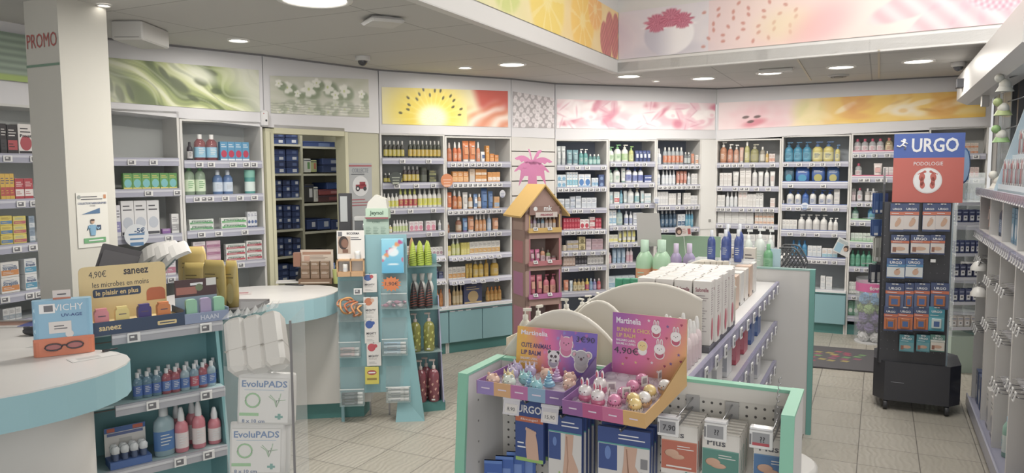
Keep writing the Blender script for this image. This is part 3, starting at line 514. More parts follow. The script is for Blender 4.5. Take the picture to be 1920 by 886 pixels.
bay(P[2], P[3], .47, 1.0, hz[3]-.006, [
 (303, 889, [I(839, 848, 1, 267, 'spray', '#b9633d', '#c9714a', '#b8a8a0', 'dark orange spray bottle'), I(850, 866, 2, 266, 'spray', '#d0673c', '#d98a64', '#dedcd8', 'orange sunscreen spray with white cap'), I(868, 893, 2, 264, 'tube', '#cf713f', '#d48a5e', '#dcdad6', 'large orange sunscreen tube'), I(894, 901, 1, 266, 'spray', '#d27f5a', '#cf8f70', '#dcdad6', 'peach spray bottle'), I(902, 910, 1, 284, 'tube', '#dcdde0', '#3f5d92', '#e0e0e0', 'small white and navy tube'), I(911, 917, 1, 273, 'box', '#d48a3c', '#d99a55', '#e2d5c4', 'slim orange carton'), I(918, 926, 1, 288, 'box', '#cf7d3a', '#dba06a', '#e2c9b0', 'short orange carton'), I(927, 934, 1, 290, 'box', '#c9742f', '#d8985c', '#e2c9b0', 'smallest orange carton')], tg(842, 940, 8)),
 (341, 889, [I(848, 878, 3, 321, 'box', '#d08a4a', '#dfb07e', '#e8dccc', 'orange and white sunscreen carton'), I(880, 890, 1, 316, 'box', '#cdb9a4', '#bdb9b2', '#a08468', 'grey banded orange carton'), I(891, 912, 2, 317, 'box', '#d08f50', '#e0d5c6', '#c67a36', 'orange carton with white band', {'m': 2}), I(914, 937, 3, 322, 'box', '#d39455', '#dfd9d2', '#c8783a', 'small orange carton with white base')], tg(848, 940, 10)),
 (391, 889, [I(838, 848, 1, 360, 'tube', '#c9633c', '#d07a50', '#dcdad6', 'red orange tube'), I(849, 858, 1, 356, 'spray', '#b4623c', '#c47a52', '#dcdad6', 'brown orange spray'), I(858, 867, 1, 357, 'spray', '#c77a42', '#cf8f5e', '#dcdad6', 'tan orange spray'), I(868, 878, 1, 360, 'tube', '#d6d4d0', '#bdbab8', '#d8d8d6', 'white and grey tube'), I(879, 887, 1, 363, 'bottle', '#b9895c', '#d8d0c6', '#dedede', 'amber dropper bottle'), I(888, 896, 1, 363, 'tube', '#5f7fae', '#d4d8e0', '#d0d4dc', 'blue sunscreen tube'), I(896, 903, 1, 363, 'bottle', '#ae8058', '#d4ccc4', '#dedede', 'amber bottle beside blue tube'), I(903, 915, 1, 352, 'tube', '#4f74ad', '#6384b6', '#44659c', 'large blue after sun tube'), I(916, 925, 1, 358, 'tube', '#5b7cae', '#6f8cb8', '#44659c', 'narrower blue after sun tube'), I(926, 936, 1, 368, 'box', '#d0a070', '#8fb0d0', '#c98a50', 'orange and blue carton')], tg(838, 940, 10)),
 (434, 889, [I(838, 843, 1, 416, 'bottle', '#8f5a40', '#a06a50', '#d0c8c0', 'slim brown bottle'), I(856, 867, 1, 406, 'bottle', '#96604a', '#b99d80', '#dcdad6', 'brown oil bottle with white cap'), I(868, 877, 1, 408, 'tube', '#5d84b4', '#8fa6c6', '#7a5a8c', 'blue tube with purple cap'), I(878, 890, 1, 404, 'tube', '#cb8660', '#d29a7a', '#dcd4cc', 'wide peach tube'), I(891, 912, 3, 401, 'spray', '#c98a58', '#d09a70', '#d8d2ca', 'tan spray bottle'), I(914, 922, 1, 398, 'spray', '#9fb3cc', '#b4c2d4', '#d4d8dc', 'pale blue spray bottle'), I(924, 936, 1, 408, 'tube', '#cb8a62', '#d6a688', '#dcd8d2', 'broad peach tube')], tg(842, 940, 8)),
 (477, 889, [I(839, 845, 1, 460, 'box', '#d3c262', '#e2dca8', '#8c8450', 'small yellow carton'), I(847, 863, 2, 446, 'spray', '#c6cc74', '#d4d69a', '#d9dcd0', 'yellow green spray bottle'), I(864, 880, 3, 454, 'box', '#d3c765', '#ddd48a', '#a89a48', 'yellow carton'), I(880, 937, 7, 451, 'box', '#dbd9d3', '#d9a85e', '#8a8a88', 'white carton with orange band')], [850, 862, 876, 888, 896, 905, 918, 933]),
 (521, 889, [I(840, 872, 4, 499, 'box', '#dbd8d2', '#d99c54', '#7c7c7c', 'white carton with orange foot'), I(873, 886, 2, 493, 'tube', '#d0a948', '#dcc070', '#c99a3c', 'yellow tube'), I(888, 908, 2, 485, 'pump', '#d8ae3e', '#e0c474', '#d6d4cc', 'golden yellow pump bottle'), I(909, 917, 1, 484, 'bottle', '#cfa03c', '#d9b45c', '#c99434', 'slim yellow bottle'), I(922, 937, 1, 481, 'spray', '#d2a53a', '#dcb95e', '#dadad4', 'big yellow spray bottle')], [850, 863, 886, 903, 928]),
 (569, 889, [I(840, 847, 1, 541, 'bottle', '#c99a70', '#d2a67e', '#d0703a', 'bottle with orange cap'), I(849, 868, 3, 535, 'bottle', '#b69a6a', '#cdbb94', '#c9b9a0', 'beige glass bottle'), I(869, 904, 1, 531, 'vbox', '#3e4468', '#b69a6c', '#cdb27e', 'navy and kraft gift box'), I(912, 941, 4, 536, 'bottle', '#b07a34', '#caa05c', '#c6742e', 'golden oil bottle')], [845, 860, 875, 925]),
], ('sunscreen bay', 'of orange sunscreens beside the slatted wall'), base=2, tilt_from=4)
# --- slat wall
Av = Vector(P[3]+(0,)); Bv = Vector(P[4]+(0,)); Ls = (Bv-Av).length; aS = math.atan2((Bv-Av).y, (Bv-Av).x)
sw = empty('slat_wall', Av, aS, 'white grooved slat wall behind the wooden display house', 'slat wall')
for k in range(15):
    z1 = hz[3]-.0-k*.14; MB().box(0.004, Ls-.004, .0, .02, max(z1-.13, .1), z1, mat('#d0cdc8', .5)).build('slat', sw)
MB().box(0, Ls, .02, .06, .1, hz[3], mat('#77746f', .6)).build('backing', sw)
MB().box(0, Ls, .01, .06, 0, .1, DTEAL).build('kick_plate', sw)
# --- centre bays
BL = mat('#70788a', .6); 
bay(P[4], P[5], .0, .315, hz[4], [
 (309, 1090, [I(1044, 1061, 2, 274, 'tube', '#b6bcbd', '#cbcfd0', '#a9b0b2', 'tall grey white tube'), I(1063, 1085, 2, 281, 'tube', '#69909a', '#88a8b0', '#b8c4c8', 'slate teal tube'), I(1086, 1103, 2, 279, 'pump', '#4f9391', '#71aaa6', '#d5d7d5', 'teal foaming bottle with white top'), I(1104, 1126, 3, 289, 'clear', '#6aa6a4', '#9cc6c2', '#d8dad8', 'small teal bottle with white cap')], [1063, 1082, 1100, 1130]),
 (350, 1090, [I(1044, 1061, 2, 327, 'vbox', '#cfd6dc', '#6f9fc0', '#8fb4cc', 'white and blue jar carton', {'m': 2}), I(1062, 1083, 4, 322, 'box', '#d9dde0', '#6fb0c8', '#4f90b8', 'slim white and cyan carton'), I(1084, 1107, 2, 326, 'vbox', '#dcdee2', '#4778b8', '#6fa0cc', 'white carton with blue emblem'), I(1109, 1121, 2, 333, 'box', '#d8dce0', '#6aa0c8', '#4a80b0', 'short white blue carton'), I(1122, 1133, 1, 327, 'vbox', '#3c4c78', '#7890b8', '#50649a', 'navy blue carton', {'m': 2})], tg(1044, 1136, 8)),
 (390, 1090, [I(1046, 1058, 1, 372, 'box', '#c9cdd2', '#a8b0ba', '#7d8694', 'silver carton at left'), I(1059, 1068, 1, 372, 'box', '#c2c8cf', '#9aa6b4', '#7d8694', 'silver blue carton'), I(1069, 1078, 1, 368, 'box', '#c9ced6', '#8d9ab0', '#5a6a88', 'pale silver carton', {'m': 2}), I(1079, 1089, 1, 367, 'box', '#bfc6d0', '#d2d6dc', '#8090a8', 'silver square carton', {'m': 2}), I(1090, 1118, 3, 370, 'box', '#ced2d8', '#b4bcc8', '#55607c', 'silver white serum carton')], [1076, 1087, 1110]),
 (430, 1095, [I(1056, 1087, 6, 408, 'vbox', '#a8283c', '#c04a58', '#e0b8bc', 'crimson anti ageing carton'), I(1087, 1104, 2, 410, 'vbox', '#dcd8d8', '#b83a4a', '#a8283c', 'white carton with red bottle picture'), I(1105, 1115, 1, 406, 'box', '#d8cfcf', '#b23a48', '#a8283c', 'white and red carton', {'m': 2}), I(1116, 1127, 2, 408, 'vbox', '#ae2c40', '#c65664', '#e0b8bc', 'crimson carton at the right end')], tg(1056, 1134, 7)),
 (469, 1095, [I(1056, 1062, 1, 459, 'box', '#c9bba8', '#b8a890', '#8c7c64', 'small beige carton'), I(1063, 1084, 2, 450, 'box', '#b7b2b4', '#a8935c', '#5c5450', 'silver grey cream carton', {'m': 2}), I(1085, 1097, 1, 443, 'vbox', '#c8b988', '#7c704c', '#4c4430', 'gold cream carton', {'m': 2}), I(1098, 1108, 1, 447, 'box', '#b8a6ae', '#c9b9c0', '#7c5c6c', 'dusky pink carton', {'m': 2}), I(1109, 1130, 2, 447, 'box', '#b49aa4', '#a8888f', '#6c4c5c', 'pink brown carton', {'m': 2})], [1060, 1077, 1093, 1110, 1129]),
 (498, 1095, [I(1056, 1078, 4, 476, 'vbox', '#cfb9ae', '#bda091', '#7c6458', 'pale pink make up carton'), I(1078, 1100, 4, 475, 'vbox', '#33323a', '#58565e', '#cfcdd2', 'black make up carton'), I(1101, 1131, 5, 475, 'vbox', '#d6d4d2', '#aaa8a8', '#55545c', 'white make up carton')], [1061, 1088, 1099, 1111, 1123]),
 (545, 1095, [I(1057, 1067, 1, 524, 'tube', '#cc7a5c', '#d49078', '#d8d2cc', 'coral tube'), I(1068, 1074, 1, 525, 'tube', '#cfd6da', '#a8bcc8', '#c8ccd0', 'white tube'), I(1075, 1097, 3, 522, 'bottle', '#b8a06c', '#d4c8a4', '#6c5c44', 'tan bottle with dark print'), I(1098, 1105, 1, 521, 'bottle', '#d3b04a', '#c04a7c', '#d8c468', 'yellow and magenta bottle'), I(1105, 1112, 1, 521, 'bottle', '#6a8fb4', '#8aa8c8', '#b4c4d4', 'blue shower bottle'), I(1112, 1119, 1, 522, 'bottle', '#7a74a4', '#b4a4c4', '#c4bcd0', 'lilac patterned bottle'), I(1120, 1127, 1, 521, 'bottle', '#c04c58', '#d47880', '#d8c4c4', 'red shower bottle')], []),
 (600, 1095, [], []),
], ('bay behind display house', 'right of the slatted wall, behind the display house'), inner=BL)
bay(P[4], P[5], .315, .613, hz[4]*.6+hz[5]*.4, [
 (303, 1184, [I(1141, 1152, 1, 275, 'pump', '#d9dcd6', '#c4d8bc', '#6aa46c', 'white pump bottle with green collar'), I(1153, 1166, 1, 271, 'pump', '#dbddd8', '#c4d8bc', '#68a46a', 'taller white green pump bottle'), I(1167, 1179, 1, 271, 'pump', '#dcdcd6', '#a8c890', '#d8d6cc', 'white pump bottle with leaf print'), I(1180, 1189, 1, 274, 'pump', '#b9bd74', '#cdd09a', '#8cb860', 'yellow green oil pump bottle'), I(1191, 1220, 4, 282, 'tube', '#3c4a80', '#c4cce0', '#48588c', 'navy tube')], [1148, 1169, 1193, 1207]),
 (342, 1184, [I(1141, 1150, 1, 318, 'bottle', '#aebfb4', '#c8d4c8', '#7ca890', 'sage bottle'), I(1151, 1164, 1, 311, 'pump', '#dcdedb', '#d0d4d0', '#6ca888', 'white pump bottle with green top'), I(1165, 1173, 1, 314, 'tube', '#d6d8d6', '#b8c0bc', '#78988c', 'white tube'), I(1173, 1186, 1, 310, 'pump', '#dcdce0', '#8890c0', '#4858a0', 'big white pump bottle with navy corner'), I(1187, 1196, 1, 313, 'pump', '#d8dae0', '#7c88bc', '#4858a0', 'middle white pump bottle with navy corner'), I(1197, 1207, 1, 312, 'pump', '#d9dbe0', '#6c78b4', '#4050a0', 'white pump bottle with blue side'), I(1208, 1221, 1, 328, 'box', '#4c5c9c', '#d4d8e4', '#3c4c8c', 'blue cream carton', {'m': 2})], [1148, 1170, 1191, 1220]),
 (381, 1184, [I(1142, 1150, 1, 359, 'tube', '#cdd8da', '#8cb4bc', '#c8d0d0', 'white tube with teal label'), I(1151, 1161, 1, 359, 'box', '#d6dad8', '#c86868', '#6c9ca8', 'white carton with red print'), I(1162, 1168, 1, 356, 'bottle', '#6ba4bc', '#8cbccc', '#5c98b4', 'cyan bottle'), I(1169, 1176, 1, 357, 'tube', '#d4d8d8', '#a8b4b8', '#98a4a8', 'white and grey tube'), I(1177, 1190, 1, 350, 'pump', '#dbdddb', '#c8d0d4', '#d4d4cc', 'large white pump bottle'), I(1191, 1200, 1, 352, 'pump', '#d6dcdc', '#88b8c0', '#c8c0a8', 'white pump bottle with teal side'), I(1201, 1208, 1, 357, 'tube', '#d8dcdc', '#9cbcc4', '#90b0b8', 'slim white teal tube'), I(1208, 1220, 1, 362, 'box', '#dadcdc', '#a8c0c8', '#8ca4b0', 'low white carton', {'m': 2})], [1144, 1156, 1174, 1194, 1211]),
 (422, 1165, [I(1139, 1155, 2, 393, 'box', '#d9dcde', '#88b0cc', '#5c88ac', 'tall white and blue carton'), I(1156, 1169, 1, 389, 'pump', '#9cb4b4', '#b4c4b8', '#78a8c8', 'grey blue pump bottle'), I(1171, 1179, 1, 395, 'bottle', '#d8dade', '#8c98c0', '#c8ccd8', 'white bottle with navy side'), I(1180, 1186, 1, 396, 'bottle', '#d8dade', '#8c98c0', '#c8ccd8', 'second white bottle with navy side'), I(1187, 1205, 2, 398, 'box', '#d4d6da', '#a0a8b8', '#7880a0', 'white blue carton')], [1153, 1170, 1184]),
 (454, 1165, [I(1140, 1158, 2, 439, 'box', '#d8d8d0', '#d8d070', '#a8a468', 'small white and yellow carton'), I(1159, 1166, 1, 430, 'tube', '#d9d9ce', '#d4cc78', '#b8b058', 'small white and yellow tube'), I(1167, 1192, 3, 424, 'tube', '#dadad0', '#d6ce74', '#d6ce74', 'tall white and yellow tube')], [1145, 1154, 1171, 1189]),
 (493, 1165, [I(1140, 1147, 1, 473, 'bottle', '#cc98a0', '#d8b4b8', '#d8c8cc', 'pink bottle'), I(1148, 1173, 3, 463, 'tube', '#8facc8', '#a8bcd0', '#9cb4cc', 'pale blue tube'), I(1174, 1187, 2, 463, 'bottle', '#d8c8d0', '#cc9cac', '#dcd4d8', 'pink and white bottle')], [1149, 1170]),
 (540, 1165, [I(1140, 1190, 4, 516, 'box', '#c4d0d8', '#8cb0c8', '#7898b0', 'pale blue carton')], []),
 (600, 1165, [], []),
], ('middle corner bay', 'with white pump bottles, second right of the slatted wall'), inner=BL)
bay(P[4], P[5], .613, .905, hz[5]+.008, [
 (308, 1272, [I(1232, 1241, 1, 278, 'spray', '#d6d8dc', '#bcc4d0', '#dcdcdc', 'white foam bottle'), I(1244, 1282, 5, 276, 'clear', '#c4ccd0', '#cc7c5c', '#dcdcd8', 'clear micellar bottle with orange band'), I(1283, 1295, 2, 285, 'clear', '#8c9498', '#b4bcbc', '#d8d8d4', 'small clear bottle with white cap'), I(1296, 1302, 1, 288, 'tube', '#c87c60', '#d49880', '#d0c8c0', 'orange tube'), I(1303, 1309, 1, 290, 'box', '#d9d5d0', '#d09474', '#8c8480', 'white and orange carton')], [1236, 1245, 1257, 1275, 1285, 1296, 1306]),
 (346, 1272, [I(1231, 1239, 1, 317, 'spray', '#d5d7dc', '#b4bccc', '#dcdcdc', 'white spray bottle'), I(1241, 1267, 4, 318, 'spray', '#c6ccd4', '#d4d8dc', '#d8dadc', 'silver white spray bottle'), I(1268, 1288, 3, 320, 'tube', '#c67c68', '#d0988c', '#d8d4d0', 'terracotta tube'), I(1289, 1295, 1, 323, 'spray', '#d4d8dc', '#b8c0c8', '#dcdcdc', 'slim white bottle'), I(1296, 1307, 2, 325, 'box', '#dcdad8', '#c8c8c8', '#a0a0a8', 'white carton')], tg(1232, 1312, 9)),
 (384, 1272, [I(1232, 1252, 4, 359, 'box', '#dad9d8', '#c8c8ca', '#a4a4aa', 'tall white carton'), I(1253, 1267, 3, 362, 'box', '#d9d8d6', '#d0ccc8', '#a8a4a4', 'white skin care carton'), I(1270, 1276, 1, 361, 'box', '#dcdbd9', '#b8b8bc', '#8c8c94', 'single white carton'), I(1281, 1294, 2, 361, 'box', '#dcdad6', '#c8c4c0', '#a09c98', 'white serum carton'), I(1294, 1307, 2, 366, 'box', '#d6d5d5', '#c0c0c4', '#94949c', 'shorter white carton')], [1236, 1243, 1250, 1269, 1286, 1294, 1305]),
 (426, 1272, [I(1231, 1269, 5, 393, 'bottle', '#2c4258', '#44607c', '#c8ccd0', 'dark navy bottle with silver cap'), I(1270, 1284, 2, 401, 'box', '#d4d8dc', '#3c5a7c', '#2c4a6c', 'white carton between navy bottles'), I(1285, 1300, 3, 394, 'bottle', '#4a8cac', '#68a4bc', '#c8ccd0', 'blue mens bottle')], [1236, 1247, 1303]),
 (470, 1272, [I(1235, 1300, 7, 447, 'box', '#c8ccd0', '#98a8b8', '#7c8c9c', 'grey white carton')], []),
 (540, 1272, [], []), (600, 1272, [], []),
], ('right corner bay', 'left of the narrow white corner panel'), inner=BL)
a4 = math.atan2(P[5][1]-P[4][1], P[5][0]-P[4][0]); L4 = math.hypot(P[5][1]-P[4][1], P[5][0]-P[4][0])
cp = MB().box(L4*.905, L4, 0, .03, .1, hz[5]+.01, mat('#dcdbd8', .5)).box(L4*.96, L4*.975, -.003, 0, 1.1, 1.13, mat('#8c8c88')).box(L4*.905, L4, -.002, 0, 1.02, 1.026, mat('#a8a8a4')); tag(cp.build('corner_panel', loc=(P[4][0], P[4][1], 0), rz=a4), 'narrow plain white panel closing the corner between two shelving walls', 'panel')
# --- right wall bays
bay(P[5], P[6], .0, .268, hz[5], [
 (304.7, 1400, [I(1349, 1362, 1, 266, 'pump', '#b87a58', '#c48c6c', '#d8d6d0', 'amber body oil bottle'), I(1363, 1374, 1, 270, 'pump', '#b8745c', '#c48870', '#d8d6d0', 'rose brown oil bottle'), I(1375, 1385, 1, 271, 'pump', '#c08c74', '#ccA08c', '#d8d6d0', 'peach oil bottle'), I(1386, 1394, 1, 276, 'tube', '#c9a090', '#d4b4a4', '#ccc4bc', 'peach tube'), I(1395, 1405, 1, 265, 'bottle', '#b4b070', '#c4c08c', '#d8d6d0', 'yellow green bottle'), I(1406, 1422, 1, 270, 'pump', '#8f8c5c', '#a4a074', '#a8a490', 'large olive bottle'), I(1424, 1434, 1, 275, 'clear', '#b4ac9c', '#ccc8bc', '#dcdad4', 'clear pump bottle'), I(1435, 1441, 1, 283, 'bottle', '#c49c4c', '#d4b474', '#dcdad4', 'small amber bottle'), I(1442, 1453, 2, 288, 'box', '#d8ccc8', '#cc8c74', '#b87460', 'white and coral carton')], [1356, 1365, 1378, 1390, 1411, 1449]),
 (349, 1400, [I(1349, 1372, 3, 324, 'box', '#dad8d6', '#ccc8c6', '#b4a09c', 'white ointment carton'), I(1373, 1385, 1, 321, 'tube', '#d8d8d6', '#cccac8', '#dcdcda', 'white tube'), I(1387, 1408, 2, 313, 'box', '#dbd8d5', '#ccc8c4', '#a8a4a4', 'tall white carton'), I(1409, 1420, 1, 313, 'pump', '#dadad8', '#cccaca', '#dededc', 'white pump bottle'), I(1421, 1431, 1, 321, 'tube', '#d9d9d7', '#cac8c8', '#dededc', 'second white tube'), I(1432, 1442, 1, 313, 'pump', '#dadad8', '#c8c8cc', '#dededc', 'second white pump bottle'), I(1443, 1453, 1, 321, 'tube', '#dad8d6', '#c8b4b0', '#dededc', 'white tube at the right end')], [1350, 1379, 1392, 1401, 1419, 1441]),
 (388, 1400, [I(1345, 1359, 2, 365, 'box', '#d8d7d5', '#c8c8c8', '#a8a8aa', 'short white carton'), I(1360, 1383, 3, 359, 'spray', '#ccd0d4', '#d4d6d8', '#dcdcdc', 'white water spray bottle'), I(1384, 1401, 2, 357, 'box', '#dad7d4', '#d0ccc8', '#c08c80', 'white carton with pink print'), I(1401, 1417, 3, 363, 'box', '#d8d7d5', '#ccc9c6', '#a8a4a4', 'narrow white carton'), I(1417, 1431, 2, 361, 'box', '#dadad8', '#c8c8c8', '#606068', 'white carton with dark top line'), I(1444, 1453, 1, 371, 'box', '#d9d5d2', '#d0b8b0', '#b09088', 'single small white carton')], [1348, 1356, 1367, 1391, 1407, 1421, 1436, 1447]),
 (419.5, 1400, [I(1345, 1413, 5, 397, 'box', '#d6d5d3', '#cccbc9', '#b8b8b8', 'wide white carton', {'m': 2}), I(1415, 1451, 5, 398, 'box', '#d9d6d2', '#cf9c7c', '#b88c70', 'white and orange carton', {'m': 2})], [1351, 1366, 1403, 1418, 1435, 1446]),
 (462, 1400, [I(1347, 1452, 9, 438, 'box', '#d2d2d0', '#b8bcc0', '#9ca0a8', 'plain white carton')], tg(1346, 1455, 6)),
 (510, 1400, [], []), (560, 1400, [], []),
], ('first bay right of corner', 'first right of the corner panel'), inner=mat('#aeb0b2', .6))
RB = ('#e2e3e8', '#6478b4'); RP = ('#e6d6dc', '#c85a7c'); RG = ('#dbe6dc', '#7cc084')
bay(P[5], P[6], .268, .53, hz[5]*.6+hz[6]*.4, [
 (303, 1515, [I(1461, 1521, 3, 266, 'pump', '#3c86a8', '#5c9cb8', '#2c5c80', 'large teal blue gel pump bottle'), I(1522, 1563, 2, 265, 'pump', '#c4b664', '#cfc890', '#3c5c8c', 'large yellow oil pump bottle'), I(1565, 1575, 1, 271, 'pump', '#c8bc6c', '#d4cc98', '#4c74a4', 'small yellow oil bottle')], [1474, 1499, 1523, 1543, 1571]),
 (343, 1515, [I(1462, 1489, 1, 311, 'pouch', '#35586f', '#3c8ca4', '#4c6c8c', 'dark blue refill pouch'), I(1490, 1518, 1, 312, 'pouch', '#2f5cb0', '#3c8cb8', '#d8dce4', 'bright blue refill pouch'), I(1520, 1547, 1, 310, 'pouch', '#33569c', '#aaa458', '#d0d8e4', 'blue and yellow refill pouch'), I(1549, 1574, 1, 311, 'pouch', '#3a5e98', '#b0a860', '#c8d0dc', 'blue refill pouch with yellow window')], [1483, 1544], RB),
 (386, 1515, [I(1457, 1470, 1, 375, 'box', '#d8d6d4', '#c8c4c4', '#a8a4a4', 'low white carton'), I(1474, 1488, 1, 355, 'pump', '#dbdad8', '#cccccc', '#3c5ca4', 'white lotion pump with blue head'), I(1489, 1502, 1, 356, 'pump', '#dbdad8', '#cccccc', '#3c5ca4', 'second white lotion pump with blue head'), I(1503, 1516, 1, 355, 'pump', '#345cac', '#5478b8', '#2c4c94', 'blue lotion pump bottle'), I(1517, 1530, 1, 355, 'pump', '#d8d8d8', '#c4c8d0', '#3c5ca4', 'white lotion pump above blue box'), I(1534, 1562, 2, 356, 'pump', '#dad9d6', '#c8c8cc', '#3c5ca4', 'white balm pump with blue head'), I(1563, 1574, 1, 354, 'box', '#d4d2d0', '#c0c0c4', '#9898a0', 'stacked white carton', {'m': 2})], [1460, 1479, 1497, 1518, 1545, 1568], RB),
 (434, 1515, [I(1456, 1494, 4, 411, 'box', '#dbd9d6', '#c8c8c8', '#8c8c90', 'white gift carton'), I(1495, 1551, 4, 402, 'pump', '#d8d7d5', '#cac8c8', '#dcdcda', 'white cleansing pump bottle'), I(1552, 1571, 2, 408, 'pump', '#dad9d7', '#ccc8c4', '#dcdcda', 'small white cleansing pump')], [1462, 1482, 1506, 1532, 1565], RB),
 (484, 1515, [I(1482, 1513, 3, 450, 'bottle', '#357cae', '#4c90b8', '#2c6ca0', 'blue shampoo bottle'), I(1514, 1540, 3, 460, 'box', '#d8dadc', '#c4ccd4', '#889cb0', 'white and pale blue carton'), I(1541, 1570, 3, 465, 'box', '#d6d8da', '#90c0d4', '#c89c78', 'white and cyan carton')], [1502, 1509, 1518, 1527, 1536, 1547, 1565], RB),
 (542, 1545, [I(1538, 1547, 1, 516, 'box', '#d8d8d8', '#c4c8cc', '#a0a8b0', 'standing white carton'), I(1548, 1560, 1, 518, 'box', '#d9d9d9', '#c8ccd0', '#a0a8b0', 'wider white carton', {'m': 2})], []),
], ('blue gel bay', 'with blue and yellow gel bottles on top'), base=1, inner=mat('#9fa6ae', .6))
bay(P[5], P[6], .53, .80, hz[6]*.5+hz[5]*.5, [
 (286, 1630, [I(1585, 1596, 1, 265, 'clear', '#ccccd0', '#d8d6d8', '#b8405c', 'small micellar bottle with red cap'), I(1600, 1657, 4, 260, 'clear', '#ccccd0', '#dcd6d8', '#b8405c', 'micellar water bottle with red cap'), I(1659, 1674, 1, 258, 'clear', '#c4b088', '#d0c09c', '#b86058', 'beige bottle with red cap'), I(1676, 1708, 3, 260, 'box', '#d4c8cc', '#c08c98', '#a06c78', 'pink carton')], [1590, 1605, 1619, 1640, 1664], RP),
 (332, 1630, [I(1586, 1597, 1, 313, 'clear', '#ccd0d0', '#dcd8d8', '#b0405c', 'short bottle with red cap'), I(1602, 1616, 1, 306, 'clear', '#ccd0d0', '#dcd8d8', '#b0405c', 'bottle with red cap and white label'), I(1637, 1654, 1, 306, 'tube', '#dcd0cc', '#d09c98', '#dcd8d4', 'pink and white cream tube'), I(1655, 1676, 2, 313, 'box', '#d9d5d4', '#ccb4b8', '#b09098', 'white pink carton')], [1589, 1615, 1626, 1647, 1658], RP),
 (378, 1630, [I(1584, 1604, 3, 353, 'clear', '#d0c0c4', '#dcc8cc', '#ccc8c8', 'pinkish clear bottle'), I(1606, 1617, 1, 352, 'clear', '#ccccd0', '#dcdadb', '#b0405c', 'bottle with dark red cap'), I(1621, 1642, 2, 353, 'clear', '#d0ccc8', '#dcd8d4', '#d0d0d0', 'pale clear bottle')], [1595, 1612, 1628]),
 (414, 1630, [I(1583, 1593, 1, 391, 'clear', '#a8c4b4', '#d4dcd8', '#6cb47c', 'small bottle with green cap'), I(1596, 1610, 1, 387, 'clear', '#84b4a8', '#ccd8d4', '#68b078', 'green tinted bottle with green cap'), I(1626, 1641, 1, 385, 'bottle', '#4488b8', '#68a0c4', '#6cb47c', 'blue bottle with green cap')], [1587, 1599, 1617], RG),
 (455, 1625, [I(1580, 1640, 6, 436, 'box', '#d0d8d2', '#a8c4ac', '#8ca894', 'white and sage carton')], [1592, 1610, 1628], RG),
 (500, 1620, [I(1580, 1644, 5, 469, 'bottle', '#4c9478', '#68a88c', '#3c8468', 'green bath bottle')], [1588, 1607, 1625]),
 (552, 1600, [I(1577, 1611, 4, 527, 'vbox', '#d4d6d2', '#a8b0ac', '#6c7470', 'white carton with grey emblem')], [1580, 1590, 1602]),
 (592, 1600, [I(1577, 1609, 2, 562, 'vbox', '#6c9c84', '#d0d8d2', '#48785c', 'green carton with white label')], []),
], ('red cap bay', 'with red capped bottles, left of the foot care stand'), inner=mat('#b4b4b2', .6))
bay(P[5], P[6], .80, .995, hz[6]+.01, [
 (288, 1815, [I(1803, 1834, 4, 268, 'box', '#c8bcb0', '#c87c54', '#98786c', 'cream and orange carton', {'m': 2})], [1812, 1830]),
 (333, 1815, [I(1800, 1835, 4, 313, 'vbox', '#cdb9b4', '#c87c7c', '#8c6460', 'pink skin carton')], [1812, 1830]),
 (375, 1815, [I(1808, 1836, 3, 350, 'bottle', '#3c4858', '#607088', '#303848', 'dark bottle')], [1815, 1830]),
 (420, 1815, [I(1800, 1836, 4, 396, 'box', '#c4c8cc', '#8c98ac', '#6c7890', 'grey blue carton')], []),
 (468, 1815, [], []), (520, 1815, [I(1800, 1836, 4, 490, 'box', '#d0cccc', '#b89090', '#8c7070', 'beige carton')], []), (585, 1815, [], []),
], ('bay behind glass tower', 'at the right end, behind the small glass tower'), inner=mat('#b4b4b2', .6))
print('products', NP)
# ================================================================ left end header, column, doorway, storeroom, ceiling fittings
def slats(s, t):
    c = mixc(hx('#7d8c80'), hx('#9aa89a'), .5+.5*math.sin(t*44)); return mixc(c, hx('#9fb46c'), sm(.16, .1, t))
Z0 = Vector((-3.35, 3.23, 0)); Z1 = Vector((-2.66, 4.84, 0)); a0 = math.atan2((Z1-Z0).y, (Z1-Z0).x); L_0 = (Z1-Z0).length
zz = hz0
struct(MB().box(0, L_0, 0, .34, zz, ZC, PANEL).build('wall_left_end', loc=Z0, rz=a0))
struct(mobj('trim_30', painted(slats, L_0-.04, .27, 40, 40), loc=(Z0.x+.02, Z0.y, zz+.13), rz=a0)).location += Vector((math.sin(a0)*.005, -math.cos(a0)*.005, 0))
struct(MB().box(0, L_0, .36, .42, 0, ZC, mat('#b8b7b4', .7)).build('wall_left', loc=Z0, rz=a0))
N0 = Vector((-2.21, 3.75, 0)); CW = .262
cb = MB(); cpoly = [N0, N0+DA*CW, N0+DA*CW-DB*CW, N0-DB*CW]; cb.prism([(p.x, p.y) for p in cpoly], ZC, mat('#c3c0b6', .6, bump=.05, bscale=30))
colm = tag(cb.build('column'), 'square cream painted column carrying red lettering and an xray collection poster', 'column')
aB = math.atan2(DB.y, DB.x); aA = math.atan2(DA.y, DA.x)
b = MB(); zc_ = (N0-DB*CW/2)
zt = aty(75, 77, 3.8).z; b.text('PROMO', .1, mat('#b0524e'), face_front(0, -.003, zt), False, fitw=.235); b.rect(0, aty(75, 122, 3.8).z, CW, .012, mat('#6d8c77'), -.003)
o = b.build('lettering', colm, loc=(zc_.x, zc_.y, 0), rz=aB)
def poster_face(s, t):      # small figure of a person in a blue shirt holding an x-ray film
    return (1, 1, 1)
b = MB(); b.box(-.085, .085, -.004, -.002, -.14, .14, mat('#d2d0c8', .5))
b.text('COLLECTE DE RADIOGRAPHIES', .014, mat('#4a5a80'), face_front(0, -.0055, .085), True, fitw=.155); b.text('USAGEES', .01, INK, face_front(0, -.0055, .072), fitw=.03)
